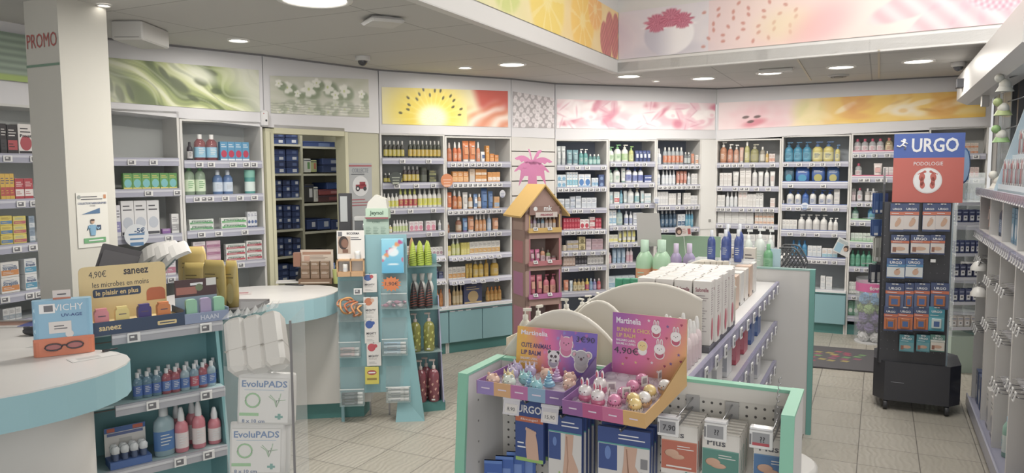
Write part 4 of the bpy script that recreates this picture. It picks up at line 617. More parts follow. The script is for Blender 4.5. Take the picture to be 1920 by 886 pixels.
lines(b, -.06, .06, .1, .125, -.0055, 2, INK); b.disc(.01, mat('#8a8f8c'), face_front(-.07, -.0055, .118)); b.rect(.07, .118, .014, .02, mat('#b8774f'), -.0055)
b.add([(-.06, -.0055, .03), (.04, -.0055, .032), (.04, -.0055, .06)], [(0, 1, 2)], mat('#45668c'))
b.lathe([(.014, 0), (.02, .04), (.018, .055)], mat('#6f9cbc'), T(-.005, -.007, -.08), sy=.15, seg=10); b.ball((-.005, -.008, -.008), .011, mat('#c09a80'), (1, .2, 1.1)); b.ball((-.005, -.0085, -.001), .0115, mat('#4a3a34'), (1, .2, .6)); b.rect(.03, -.04, .024, .026, mat('#33415c'), -.006)
b.tube([(-.02, -.007, -.035), (-.035, -.007, -.05), (-.025, -.007, -.03)], .004, mat('#6f9cbc')); b.tube([(.012, -.007, -.035), (.024, -.007, -.05), (.03, -.007, -.038)], .004, mat('#6f9cbc'))
b.cbox(.12, .001, .026, mat('#5f9c68'), T(.005, -.006, -.118)); b.rect(.01, -.105, .08, .006, WHITE, -.0075)
pc = N0+DA*(CW*.48); zq = aty(172, 412, 3.85).z
p_ = b.build('poster', loc=(pc.x, pc.y, zq), rz=aA+0); tag(p_, 'xray film collection poster with figure in blue shirt, on the cream column', 'poster')
# white drop box at the ceiling beside the column
q1 = aty(203, 72, 4.3); q2 = aty(262, 62, 4.3)
tag(MB().cbox(q2.x-q1.x, .34, ZC-q1.z, mat('#c8c6c3', .6), T(0, 0, 0), c=.008).box(-(q2.x-q1.x)/2+.02, (q2.x-q1.x)/2-.02, -.172, -.17, .012, .016, mat('#908e8c')).build('ventilation_box', loc=((q1.x+q2.x)/2, 4.5, q1.z-.001)), 'white ventilation box under the ceiling next to the column', 'ventilation box')
# doorway W2
A2 = Vector(P[1]+(0,)); B2 = Vector(P[2]+(0,)); L2 = (B2-A2).length; a2 = math.atan2((B2-A2).y, (B2-A2).x); dx2 = (B2-A2).normalized(); dn2 = Vector((-dx2.y, dx2.x, 0))
CREAM = mat('#c9c6a6', .55); hd = min(hz[1], hz[2])
fx = lambda u: (atseg(u, 330, P[1], P[2])-A2).dot(dx2)
xo0, xo1 = fx(517), fx(648)
struct(MB().box(.0, .035, -.01, .12, 0, hd, CREAM).box(.035, xo0, .01, .12, 0, hd, CREAM).box(.04, .05, .0, .01, 0, hd-.03, mat('#a9a68a')).box(xo0, xo1, .0, .12, hd-.035, hd+.03, CREAM).box(xo1, xo1+.03, -.005, .12, 0, hd, CREAM).build('door_1_frame', loc=A2, rz=a2))
struct(MB().box(xo1+.03, L2, .01, .1, 0, hd+.04, mat('#b5b39a', .6)).build('wall_doorway', loc=A2, rz=a2))
# storeroom: walls
SR = mat('#a9a896', .7)
struct(MB().box(-.75, -.7, .4, 2.5, 0, ZC, SR).box(-.75, L2+1.1, 2.45, 2.5, 0, ZC, SR).box(L2+1.05, L2+1.1, .45, 2.5, 0, ZC, SR).build('wall_storeroom', loc=A2, rz=a2))
OFF = 1.15
def sgx(u): return (atseg(u, 330, P[1], P[2], OFF)-A2).dot(dx2)
def sgz(u, v): return atseg(u, v, P[1], P[2], OFF).z
su = empty('storage_rack', A2+dn2*OFF, a2, 'cream metal storage rack inside the storeroom, loaded with navy boxes', 'storage rack')
xs = [sgx(512), sgx(567), sgx(655)]
for x in xs: MB().box(x-.012, x+.012, 0, .4, 0, 2.4, mat('#b3b196', .5)).build('upright', su)
MB().box(xs[0], xs[2], .39, .4, 0, 2.4, mat('#8f8e7c', .6)).build('back_panel', su)
rk = mat('#c8c6ae', .5); SH1 = [270, 325, 371, 430, 480, 530, 580]; SH2 = [275, 325, 380, 432, 500, 560]
NAVY = ['#283868', '#2c4078', '#243058', '#33487c']
for vv in SH1: z = sgz(540, vv); MB().box(xs[0]+.012, xs[1]-.012, 0, .38, z-.02, z, rk).build('shelf', su)
for vv in SH2: z = sgz(610, vv); MB().box(xs[1]+.012, xs[2]-.012, 0, .38, z-.02, z, rk).build('shelf', su)
def sbox(u0, u1, vb, vt, col, lc, label, txt=None, dep=.25):
    x0, x1 = sgx(u0), sgx(u1); z0 = sgz((u0+u1)/2, vb); z1 = sgz((u0+u1)/2, vt); w_, h_ = x1-x0, z1-z0
    b = MB().cbox(w_, dep, h_, mat(col, .5), c=.004); b.rect(w_*.15, h_*.5, w_*.35, h_*.5, mat(lc, .5), -dep/2-.001); b.box(-w_/2, w_/2, -dep/2-.0015, -dep/2, h_*.86, h_*.9, mat('#1e2a50'))
    o = b.build('storage_box', loc=A2+dn2*(OFF+.02+dep/2)+dx2*((x0+x1)/2)+Vector((0, 0, z0)), rz=a2); tag(o, label, 'box', 'navy boxes in the storeroom rack')
k = 0
for (vb, n, m_, nm) in ((270, 2, 2, 'top'), (325, 2, 4, 'second'), (371, 3, 3, 'third'), (430, 3, 4, 'fourth'), (480, 3, 3, 'fifth'), (530, 2, 3, 'sixth'), (580, 3, 3, 'seventh')):
    for i in range(n):
        for j in range(m_):
            u0 = 516+(49/n)*i; vh = 11; k += 1
            sbox(u0, u0+49/n-2, vb-j*(vh+.5), vb-j*(vh+.5)-vh, NAVY[k % 4], '#c8ccd4' if (k % 2) else '#4a5c8c', 'navy box, column %s, layer %s, %s shelf of narrow rack side' % ('one two three'.split()[i], 'one two three four'.split()[j], nm))
for (u0, u1, vb, vt, col, lc, lb) in ((572, 632, 277, 265, '#2c4078', '#5a70a0', 'long navy tray on the top wide rack shelf'), (573, 586, 323, 297, '#c4c6bc', '#5a8c50', 'white and green box on wide rack shelf'), (586, 597, 322, 300, '#9fa870', '#b06048', 'green food box on wide rack shelf'),
    (608, 640, 323, 310, '#26355e', '#8890a0', 'lower navy box pair on second wide shelf'), (608, 640, 309, 297, '#2c3c6c', '#9098a8', 'upper navy box pair on second wide shelf'), (573, 590, 378, 345, '#2c2c2c', '#c8c8c8', 'black box with white print on third shelf'), (590, 598, 378, 350, '#c8c8c0', '#a8a8a0', 'narrow white box on third shelf'), (598, 640, 378, 366, '#4a2a2a', '#7c3c3c', 'dark red flat box on third shelf'), (600, 645, 365, 355, '#8c3c3c', '#b07070', 'red flat box on third shelf'), (615, 650, 354, 342, '#26407c', '#46609c', 'blue flat box on third shelf'),
    (576, 594, 430, 412, '#26386c', '#c0c4cc', 'navy box with white label, fourth wide shelf'), (596, 620, 430, 410, '#2c4480', '#b8c0cc', 'navy open box, fourth wide shelf'), (622, 640, 430, 412, '#25376a', '#c0c4cc', 'third navy box, fourth wide shelf'), (590, 625, 498, 470, '#2b2b2e', '#4a4a50', 'black device case on fifth wide shelf'), (575, 589, 498, 480, '#3c4c7c', '#b0b4bc', 'navy box beside black device case')): sbox(u0, u1, vb, vt, col, lc, lb)
# perforated white post in the doorway's left side and the rolled-up folder on top
# poster banner on the wall strip
x = fx(676); zb0, zb1 = atseg(676, 400, P[1], P[2]).z, atseg(676, 306, P[1], P[2]).z; wd = (fx(697)-fx(653))
b = MB().box(-wd/2, wd/2, -.006, -.001, zb0-.25, zb1, mat('#9fa3a6', .4)); b.rect(0, zb1-.02, wd, .012, mat('#a04850'), -.007); b.text('COLLECTE', .05, mat('#7f858c'), face_front(0, -.008, zb1-.06), True, fitw=wd*.7)
zc_ = (zb0+zb1)/2+.02
b.disc(.085, mat('#c6c8ca'), face_front(0, -.0075, zc_)); b.rect(.005, zc_-.005, .11, .035, mat('#8c2430'), -.0085); b.rect(.02, zc_+.02, .06, .03, mat('#8c2430'), -.0085); b.disc(.022, mat('#2c2c34'), face_front(-.03, -.009, zc_-.02)); b.disc(.01, mat('#d0d0d0'), face_front(-.03, -.0095, zc_-.02)); b.disc(.018, mat('#2c2c34'), face_front(.045, -.009, zc_-.022))
lines(b, -wd*.38, wd*.38, zc_-.17, zc_-.1, -.008, 3, mat('#a05058')); lines(b, -wd*.38, wd*.38, zb1-.1, zb1-.08, -.008, 1, INK)
tag(b.build('wall_banner', loc=A2+dx2*x+dn2*.01, rz=a2), 'grey banner with a red car in a pale circle, beside the storeroom doorway', 'banner')
# ceiling fittings
def downlight(u, v, r, i, lb):
    p = atz(u, v, ZC-.004); o = empty('downlight', (p.x, p.y, ZC), 0, lb, 'ceiling light', 'round ceiling downlights')
    MB().lathe([(r*1.18, -.001), (r*1.16, -.008), (r*1.0, -.01), (r*.98, -.002)], mat('#dcdbd8', .4), seg=28, cap=False).build('rim', o)
    d = MB().disc(r, mat('#fff7ea', .5, emit=6), T(0, 0, -.003) @ RX(math.pi), 28); d.build('diffuser', o)
    if r < .05: return
    l = area('downlight_lamp', (0, 0, -.03), r*1.9, 4200*r*r*LP, shape='DISK', col=(1, .95, .87)); l.parent = o
LP = .2
LBL = ['large round downlight at the top edge beyond the column', 'round downlight nearest the light well corner, on its left', 'downlight under the light well corner', 'downlight second from the well corner along the white fascia', 'downlight between the fascia and the doorway vent grille', 'downlight just above the round vent grille', 'rightmost downlight beside the dome camera', 'small downlight close to the green picture band', 'small downlight above the kiwi picture', 'tiny downlight between two larger ones behind the well', 'tiny downlight touching the cream column']
for i, (u, v, r) in enumerate(LIGHTS): downlight(u, v, r, i, LBL[i])
p = atz(718, 44, ZC-.03); rt = tag(MB().cbox(.2, .2, .028, mat('#c3c1bf', .4), c=.03).lathe([(.07, .028), (.07, .036)], mat('#b9b7b5'), seg=16).build('wireless_router', loc=(p.x, p.y, ZC-.037), rz=.5), 'flat white square wireless router on the ceiling', 'wireless router')
def dome(u, v, lb):
    p = atz(u, v, ZC-.03); o = empty('dome_camera', (p.x, p.y, ZC), 0, lb, 'security camera', 'ceiling dome cameras'); MB().lathe([(.055, -.001), (.055, -.03), (.045, -.035)], mat('#c9c7c5', .4), seg=20).build('housing', o); MB().ball((0, 0, -.035), .037, mat('#3a3b40', .12), (1, 1, 1)).build('lens_dome', o)
dome(680, 113, 'dark dome security camera above the doorway picture'); dome(1797, 124, 'small dome security camera by the shutter housing')
p = atz(1572, 143, ZC-.01); tag(MB().lathe([(.09, -.001), (.088, -.014), (.03, -.018)], mat('#bdbbb8', .5), seg=24).lathe([(.066, -.0155), (.07, -.019), (.062, -.019)], mat('#8a8886'), seg=24, cap=False).lathe([(.042, -.018), (.046, -.022), (.038, -.022)], mat('#8a8886'), seg=24, cap=False).build('ceiling_vent', loc=(p.x, p.y, ZC)), 'round white vent grille in the ceiling', 'vent')
p = atz(1455, 131, ZC-.01); tag(MB().cbox(.28, .1, .03, mat('#cfcdca', .5), c=.008).build('emergency_light', loc=(p.x, p.y, ZC-.031), rz=-.45), 'flat white emergency light fitting between two downlights', 'emergency light')
for k, (u0, v0, u1, v1) in enumerate(((1648, 93, 1648, 145), (1494, 108, 1520, 150))):
    a_ = atz(u0, v0, ZC); b_ = atz(u1, v1, ZC); L = (b_-a_).length; struct(MB().box(0, L, -.008, .008, -.006, .001, mat('#c9bda8', .5)).build('trim_%d' % (40+k), loc=a_, rz=math.atan2((b_-a_).y, (b_-a_).x)))
# alarm detector on the header near the door
p = atseg(496, 222, P[0], P[1], -.02); o = MB().cbox(.055, .05, .12, mat('#d5d4d6', .4), c=.012).build('alarm_detector', loc=(p.x, p.y, p.z-.06), rz=math.radians(35)); MB().ball((.005, -.024, .045), .008, mat('#33343a', .2)).build('sensor_eye', o); MB().disc(.004, mat('#a04040'), face_front(-.012, -.0255, .095)).build('status_light', o); tag(o, 'white alarm motion detector at the corner beside the doorway', 'alarm detector')
# ================================================================ right wall, shutter housing
R0 = Vector((4.45, 7.02, 0)); aR = math.atan2(-DA.y, -DA.x); RWL = 5.2
struct(MB().box(0, .5, 0, .1, 0, ZC, mat('#bdbcb9', .6)).box(.5, RWL, 0, .1, 0, .9, mat('#bdbcb9', .6)).box(.5, RWL, 0, .1, 2.42, ZC, mat('#bdbcb9', .6)).build('wall_right', loc=R0, rz=aR))
b = MB()
for t in (.5, .78, 1.5, 2.35, 3.2, 4.1): b.box(t, t+.06, -.02, .08, .9, 2.42, mat('#55565a', .4, .3))
for z in (.9, 2.36): b.box(.5, RWL, -.02, .08, z, z+.06, mat('#4c4d52', .4, .3))
wn = struct(b.build('window_1', loc=R0, rz=aR)); MB().box(.5, RWL, .03, .036, .9, 2.42, clear('#3a4248', .75, .05)).build('window_pane', wn)
S0 = atz(1818, 197, 2.2); pr = [(0, 0), (.12, .0), (.2, .04), (.2, .24), (.1, .26), (.0, .2), (-.015, .1)]
b = MB(); n = len(pr); V = [(0, -x_+.1, z_) for x_, z_ in pr]+[(3.4, -x_+.1, z_) for x_, z_ in pr]
b.add(V, [tuple(range(n)), tuple(range(2*n-1, n-1, -1))]+[(i, n+i, n+(i+1) % n, (i+1) % n) for i in range(n)], mat('#cfcdcb', .4))
sh = b.build('shutter_housing', loc=(S0.x, S0.y, 2.2), rz=aR); tag(sh, 'long white roller shutter housing running over the shop window', 'shutter housing')
MB().cbox(.12, .06, .07, BLACK, T(.55, -.12, .1)).build('motion_sensor', sh); MB().cbox(.06, .05, .08, mat('#c6c5c3'), T(.9, .02, -.08)).build('bracket', sh)
# ================================================================ right hand wall unit of compartments
U0 = Vector((3.16, 5.08, 0)); ru = empty('compartment_unit', U0, aR, 'tall white unit of narrow compartments and hooks along the right wall', 'shelving')
UL = 2.3; UD = .27; ZT = 1.52; DV = [0, .52, 1.04, 1.56, 2.08]
UW = mat('#cdcbc9', .5)
for t in DV: MB().box(t, t+.03, 0, UD, 0, ZT-.03, UW).build('divider', ru)
MB().box(0, UL, UD-.02, UD, 0, ZT, mat('#c2c0be', .55)).build('back_panel', ru); MB().box(0, UL, -.01, UD, ZT-.03, ZT, UW).build('top_board', ru)
MB().box(0, UL, -.02, UD, 0, .09, mat('#8e8fa6', .4)).box(0, UL, -.03, -.02, .03, .11, RAIL).build('foot_rail', ru)
def clips(par, t0, t1, n, z, y=-.03, ang=0, lab_='price_clip'):
    for i in range(n):
        mobj('price_tag', tagmesh(.03, .045), par, (t0+(t1-t0)*(i+.5)/n, y, z), rot=(-.25, 0, ang))
tr = MB().box(0, UL, -.03, -.01, ZT-.045, ZT+.005, clear('#a8a6c4', .6, .2)).build('price_rail', ru); clips(tr, 0, 2.2, 30, ZT-.045)
zm = 1.25
for i in range(4):
    t0, t1 = DV[i]+.03, DV[i+1]; s_ = MB().box(t0, t1, 0, UD-.02, zm-.02, zm, UW).build('shelf', ru); r_ = MB().box(t0, t1, -.03, -.0, zm-.055, zm-.005, clear('#a8a6c4', .6, .2)).build('price_rail', s_); clips(s_, t0, t1, 7, zm-.05, -.035)
HKS = [(0, 1.05), (0, .86), (0, .6), (1, .98), (1, .72), (2, 1.0), (2, .74), (2, .48), (3, .9), (3, .6)]
for i, z in HKS:
    t0, t1 = DV[i]+.05, DV[i+1]-.02
    hb = MB()
    t1 = t0+(t1-t0)*.72
    for k in range(4): x = t0+(t1-t0)*(k+.5)/4; hb.tube([(x, UD-.02, z), (x, .0, z), (x, -.02, z+.006)], .003, METAL, 5); hb.tube([(x, UD-.02, z+.03), (x, -.0, z+.03)], .002, METAL, 5)
    hb.box(t0, t1, .02, .06, z+.02, z+.028, clear('#c8c8d0', .4)); h_ = hb.build('hook_row', ru); clips(h_, t0, t1, 4, z-.015, -.03)
def on_unit(t, y, z): return U0+Vector((math.cos(aR)*t-math.sin(aR)*y, math.sin(aR)*t+math.cos(aR)*y, z))
def upack(i, n, z, w_, h_, cols, desc, t0, t1, place, kind='vbox', d_=.05):
    for k in range(n): put(kind, w_, d_, h_, cols, on_unit(t0+(t1-t0)*(k+.5)/n, .06, z+.001), aR, lab(desc, k, n, place), desc+'s' if n > 1 else None)
upack(0, 3, zm, .1, .2, ('#cc8468', '#d8b8a8', '#b86850'), 'peach coloured insole pack', .1, .5, 'in far compartment of right unit', 'tube')
upack(1, 5, zm, .06, .2, ('#34425c', '#7c8ca8', '#c0c4cc'), 'dark blue toothbrush pack', .6, 1.02, 'in second compartment of right unit', 'bottle')
upack(2, 4, zm, .08, .19, ('#5c8cac', '#c0ccd8', '#4c6c8c'), 'blue mouth care pack', 1.1, 1.54, 'in third compartment of right unit')
upack(3, 4, zm, .08, .19, ('#b8c4cc', '#6c8ca8', '#8c9cac'), 'pale blue mouth care pack', 1.6, 2.05, 'in fourth compartment of right unit')
upack(0, 3, .09, .1, .22, ('#3f4f7c', '#c8ccd4', '#9098b0'), 'navy carton', .08, .5, 'on foot of right unit, far compartment', d_=.09)
upack(1, 2, .09, .1, .24, ('#d4d2d0', '#a8a8b0', '#8c8c94'), 'white carton', .6, 1.0, 'on foot of right unit, second compartment', d_=.09)
put('pump', .06, .06, .26, ('#8cb8a8', '#d0dcd8', '#6cacd0'), on_unit(1.2, .06, .091), aR, 'green pump bottle with blue top on the foot of the right unit')
# hanging white domes (nail brush packs) on hooks of far compartments
for k, (t, z) in enumerate(((.3, 1.0), (.35, .84))):
    b = MB().lathe([(.05, 0), (.048, .02), (.03, .05), (.006, .06)], mat('#d8d6d2', .3), seg=14); b.tube([(0, 0, .06), (0, .0, .09)], .004, METAL); tag(b.build('hanging_pack', loc=on_unit(t, -.02, z)), ('upper', 'lower')[k]+' white domed pack hanging in the far compartment of the right unit', 'blister pack')
tag(MB().box(-.1, .35, .1, .106, 1.53, 2.15, clear('#cfdcdc', .25)).box(-.105, -.095, .095, .112, 1.53, 2.18, mat('#b4b6b8', .3, .6)).box(-.1, .35, .098, .108, 2.15, 2.16, mat('#b4b6b8', .3, .6)).build('glass_screen', loc=U0, rz=aR), 'clear glass screen standing at the far end of the right unit', 'screen')
# toothbrush display with a pale blue slanted side
dp = empty('toothbrush_display', on_unit(.62, .0, ZT+.001), aR, 'pale blue tiered toothbrush display on top of the right unit', 'display stand')
PB = mat('#b9cfdd', .4)
MB().prism([(0, 0), (.25, 0), (.25, .72), (.2, .72)], .02, PB, Matrix(((0, 0, 1, 0), (1, 0, 0, 0), (0, 1, 0, 0), (0, 0, 0, 1)))).build('side_panel', dp)
MB().prism([(0, 0), (.25, 0), (.25, .72), (.2, .72)], .02, PB, T(1.2, 0, 0) @ Matrix(((0, 0, 1, 0), (1, 0, 0, 0), (0, 1, 0, 0), (0, 0, 0, 1)))).build('side_panel', dp)
MB().box(.02, 1.2, .235, .25, 0, .68, PB).build('back_panel', dp)
for j, (y, z) in enumerate(((.02, .0), (.085, .17), (.15, .34), (.19, .5))): MB().box(.02, 1.2, y, .235, z, z+.012, PB).box(.02, 1.2, y, y+.004, z, z+.04, mat('#c9d9e3', .4)).build('tier', dp)
for k in range(12):
    t = .72+k*.075; b = MB().cbox(.045, .012, .17, clear('#e8ecee', .35), c=.004); b.tube([(0, -.002, .01), (0, -.002, .1), (0, 0, .16)], [.007, .005, .004], mat(['#b8484c', '#c8ccd0', '#a83c48', '#8c8c94'][k % 4], .35)); b.rect(0, .13, .03, .03, mat(['#d0d0d4', '#b04850', '#d4d4d8'][k % 3]), -.0075); b.rect(0, .02, .04, .035, mat('#cfcfd2'), -.0075)
    for r_, (yy, z) in enumerate(((.04, .012), (.11, .182))): 
        o = b.build('toothbrush_pack', loc=on_unit(t, yy, ZT+z+.002), rz=aR); tag(o, '%s toothbrush pack from the far end, %s tier of the pale blue display' % (ORD[k], ('bottom', 'second')[r_]), 'toothbrush', 'toothbrushes on the display')
for k, (t, z, c_) in enumerate(((.5, .1, '#d8d6cc'), (.52, .3, '#86b06c'), (.54, .46, '#a8b878'), (.56, .6, '#c8c8c0'))):
    b = MB().ball((0, 0, .05), .04, mat('#cfcdc4', .5), (1, .8, .9)).ball((0, -.03, .09), .026, mat(c_, .5)).lathe([(.05, .01), (.03, .045)], mat(c_, .5), seg=10); 
    b.tube([(0, .02, .09), (.02, .12, .12)], .004, METAL); tag(b.build('toy_figure', loc=on_unit(t, .04, ZT+z-.02 if k else ZT+.002), rz=aR), ['lowest white and green', 'second lowest green capped', 'second highest lime capped', 'topmost pale'][k]+' little toy figure beside the toothbrush display', 'toy')
# ================================================================ foot care floor stand
UF = Vector((2.66, 5.06, 0)); fs = empty('foot_care_stand', UF, aB, 'tall black foot care floor stand on castors with blue and red header', 'display stand')
BK = mat('#2b2c33', .35, bump=0)
MB().box(-.15, .262, .0, .02, .32, 1.43, BK).build('front_panel', fs)
b = MB(); b.prism([(0, .32), (.36, .32), (.36, 1.6), (.18, 1.66), (.03, 1.6), (0, 1.55)], .012, BK, T(-.15, .0, 0) @ Matrix(((0, 0, 1, 0), (1, 0, 0, 0), (0, 1, 0, 0), (0, 0, 0, 1)))); b.build('side_panel', fs)
MB().box(.262, .272, 0, .36, .32, 1.6, clear('#8fa9bc', .55, .1)).build('clear_side_panel', fs); MB().box(-.15, .262, .34, .36, .32, 1.5, BK).build('rear_panel', fs)
b = MB(); ou = [(-.1, -.03), (.29, -.03), (.36, .06), (.36, .36), (.29, .44), (-.1, .44), (-.17, .36), (-.17, .06)]; b.prism(ou, .27, mat('#26272f', .25), T(0, 0, .07)); b.rect(-.02, .2, .08, .003, mat('#8a8c94'), -.031)
b.build('base_cabinet', fs)
for x, y in ((-.09, .0), (.28, .0), (-.09, .4), (.28, .4)): MB().lathe([(.034, -.013), (.036, -.01), (.036, .01), (.034, .013)], BLACK, T(x, y, .0365) @ RY(math.pi/2), seg=14).box(x-.012, x+.012, y-.012, y+.012, .045, .072, METAL).build('castor', fs)
b = MB(); BLU = mat('#3a57ac', .4); RED = mat('#c2574c', .4); b.box(-.095, .315, -.02, .0, 1.43, 1.725, RED).box(-.095, .315, -.02, .0, 1.725, 1.885, BLU)
WT = mat('#e4e4e6', .5); b.text('URGO', .125, WT, face_front(.145, -.0215, 1.803), True, fitw=.27)
mm = lambda x, z: T(x, -.0215, z)
b.ball((-.035, -.0215, 1.842), .011, WT, (1, .1, 1)); b.tube([(-.03, -.0215, 1.832), (-.045, -.0215, 1.812), (-.06, -.0215, 1.8), (-.078, -.0215, 1.806)], .006, WT, 5); b.tube([(-.045, -.0215, 1.812), (-.025, -.0215, 1.8), (-.03, -.0215, 1.782)], .006, WT, 5); b.tube([(-.055, -.0215, 1.838), (-.03, -.0215, 1.828), (-.015, -.0215, 1.818)], .005, WT, 5)
b.text('PODOLOGIE', .034, WT, face_front(.11, -.0215, 1.685), False, fitw=.17)
b.disc(.085, mat('#d8d2d2', .5), face_front(.11, -.0215, 1.575), 36); b.disc(.078, WT, face_front(.11, -.022, 1.575), 36)
for sx in (-1, 1):
    x = .11+sx*.033; b.disc(.018, RED, face_front(x, -.0225, 1.598, roll=-sx*.15), 16, .026); b.disc(.015, RED, face_front(x-sx*.004, -.0225, 1.545), 16, .024); b.disc(.012, RED, face_front(x-sx*.001, -.0225, 1.57), 12, .03)
    for k in range(5): b.disc(.0085-.0012*k, RED, face_front(x-sx*(.016-.0095*k), -.0225, 1.632-.0035*k+(.002 if k == 0 else 0)), 10)
b.build('header_board', fs)
pk = MB(); 
for j in range(16):
    for i in range(10): pk.disc(.002, mat('#8a8a90'), face_front(-.13+i*.04, -.0012, .42+j*.06), 6)
pk.build('peg_holes', fs)['kind'] = 'stuff'
def urgopack(w_, h_, c_top, c_band, c_low, pic):
    key = ('up', w_, h_, c_top, c_band, c_low, pic)
    if key in _PC: return _PC[key]
    b = MB(); b.box(-w_/2, w_/2, -.002, .002, -h_, 0, mat(c_top, .35)); y = -.0026
    b.rect(0, -h_*.22, w_*.8, h_*.001, WT, y); b.text('URGO', w_*.22, WT, face_front(0, y-.0004, -h_*.2), True, fitw=w_*.66)
    b.rect(0, -h_*.35, w_, h_*.12, mat(c_band, .4), y); lines(b, -w_*.4, w_*.3, -h_*.38, -h_*.32, y-.0005, 1, WT)
    b.rect(0, -h_*.68, w_*.96, h_*.5, mat(c_low, .4), y)
    sk = mat('#c39a80', .5)
    if pic == 'foot': b.disc(w_*.17, sk, face_front(w_*.08, y-.001, -h_*.68, roll=.5), 14, h_*.16); [b.disc(w_*.035, sk, face_front(w_*(.2+.02*k-.07*k), y-.001, -h_*(.5+.015*k)), 8) for k in range(4)]
    elif pic == 'blister': b.cbox(w_*.62, .012, h_*.4, mat('#a8582c' if c_band != '#3c8c9c' else '#b8c8c8', .3), T(0, -.008, -h_*.88)); b.rect(0, -h_*.7, w_*.36, h_*.22, mat('#3c5a94'), -.0146)
    else: b.disc(w_*.3, sk, face_front(0, y-.001, -h_*.7), 14, h_*.1); b.rect(-w_*.3, -h_*.75, w_*.2, h_*.25, mat('#8c5a48'), y-.0012)
    b.rect(0, -.004, w_*.35, .006, mat('#d8d8d8'), y-.0015)
    _PC[key] = b.mesh('pack'); return _PC[key]
dU = Vector((math.cos(aB), math.sin(aB), 0)); nU = Vector((-dU.y, dU.x, 0)); S2 = ((UF.x, UF.y), (UF.x+dU.x, UF.y+dU.y))
ROWS = [(['first', 'second', 'third', 'fourth'], [(1670, 1694), (1695, 1722), (1731, 1754), (1755, 1781)], 381, 434, '#30406c', '#c8684c', '#cdc3be', 'foot', 'navy foot plaster pack with bare foot', 'top'),
 (['first', 'second', 'third'], [(1671, 1704), (1708, 1743), (1745, 1771)], 440, 477, '#30406c', '#c4603f', '#cfc6c0', 'toe', 'wide insole pack with red band', 'second'),
 (['first', 'second'], [(1663, 1696), (1698, 1730)], 484, 522, '#35558c', '#3c7cac', '#c8cccc', 'foot', 'heel care pack', 'third'),
 (['first', 'second', 'third', 'fourth'], [(1661, 1694), (1697, 1712), (1715, 1742), (1746, 1778)], 530, 580, '#30406c', '#c4603f', '#4c5c84', 'blister', 'navy and orange corn care blister', 'fourth'),
 (['first', 'second', 'third', 'fourth'], [(1658, 1682), (1684, 1711), (1714, 1740), (1742, 1770)], 574, 621, '#30406c', '#c4603f', '#c06438', 'blister', 'orange blister pack', 'fifth'),
 (['first', 'second', 'third'], [(1687, 1713), (1719, 1743), (1745, 1771)], 627, 660, '#3c7c88', '#3c8c9c', '#5a96a0', 'toe', 'teal blister dressing pack', 'lowest')]
for names, us_, vt, vb, ct, cb_, cl, pic, ds, rw in ROWS:
    for i, (u0, u1) in enumerate(us_):
        pa = atseg(u0, vt, *S2, -.06); pb = atseg(u1, vb, *S2, -.06); w_ = round((Vector((pb.x, pb.y))-Vector((pa.x, pa.y))).length, 3); h_ = round(pa.z-pb.z, 3); mid = (pa+pb)/2
        c1, c2, c3 = ct, cb_, cl
        if rw == 'fifth' and i == 3: c1, c2, c3 = '#2f8ca4', '#3c8c9c', '#5ca8b8'
        if rw == 'lowest' and i == 2: c1, c2, c3 = '#4c7c70', '#c8ccc4', '#d4ccc0'
        me = urgopack(w_, h_, c1, c2, c3, pic); nn = len(us_)
        n_h = {'top': 3, 'second': 4, 'third': 3}.get(rw, 3)
        hk = MB().tube([(0, .06, .006), (0, -.012*0-.03, .006), (0, -.04, .014)], .0022, METAL, 6).build('display_hook', fs, loc=((mid-UF).dot(dU), -.06, pa.z-.012))
        for j in range(n_h):
            o = mobj('hanging_pack', me, loc=Vector((mid.x, mid.y, pa.z))+nU*(.014*j-.012*0), rz=aB+random.uniform(-.05, .05)); tag(o, '%s, %s%s, %s row of black foot stand' % (ds, which(i, nn) or 'one', ['', ', behind the front one', ', rearmost', ', hindmost'][j], rw), 'blister pack', 'packs on the foot care stand')
pe = atseg(1748, 489, *S2, 0); MB().tube([(0, 0, 0), (0, -.07, 0), (0, -.08, .01)], .0025, METAL).cbox(.03, .004, .02, TAGW, T(0, -.08, 0)).build('display_hook', fs, loc=((pe-UF).dot(dU), 0, pe.z))
# items hung on the left side of the stand
SL = [(3, 1640, 1664, 362, 400, '#34508c', '#4c68a0', 'blue nail care pack'), (2, 1636, 1662, 411, 442, '#34508c', '#5470a8', 'dark blue nail file pack'), (3, 1641, 1664, 446, 490, '#b9bab4', '#8c8e88', 'grey white clipper pack'), (3, 1632, 1662, 496, 530, '#3a3e4c', '#c8c8c8', 'black tweezer pack')]
for n_, u0, u1, vt, vb, c1, c2, ds in SL:
    y_ = 5.35; a_ = aty(u0, vt, y_); b_ = aty(u1, vb, y_); w_ = (b_.x-a_.x)/n_
    br = MB().tube([((a_.x+b_.x)/2-.12, y_, a_.z+.01), (b_.x+.06, y_+.0, a_.z+.01)], .003, METAL, 6).build('side_bar', fs); br.matrix_parent_inverse = fs.matrix_basis.inverted() if False else (Matrix.Translation(UF) @ RZ(aB)).inverted()
    for i in range(n_):
        for j in range(2):
            b = MB().box(-w_*.46, w_*.46, -.004, .004, -(a_.z-b_.z), 0, mat(c1, .4)); b.rect(0, -(a_.z-b_.z)*.6, w_*.6, (a_.z-b_.z)*.4, mat(c2, .4), -.005); b.rect(0, -(a_.z-b_.z)*.88, w_*.5, (a_.z-b_.z)*.14, WT, -.0055); b.tube([(0, 0, -.002), (0, 0, .01)], .002, METAL, 5)
            tag(b.build('hanging_pack', loc=(a_.x+w_*(i+.5), y_+j*.03, a_.z), rz=random.uniform(-.2, .2)), lab(ds+[' hung in front', ' hung behind'][j], i, n_, 'left side of black foot stand'), 'blister pack', 'packs on the side of the foot care stand')
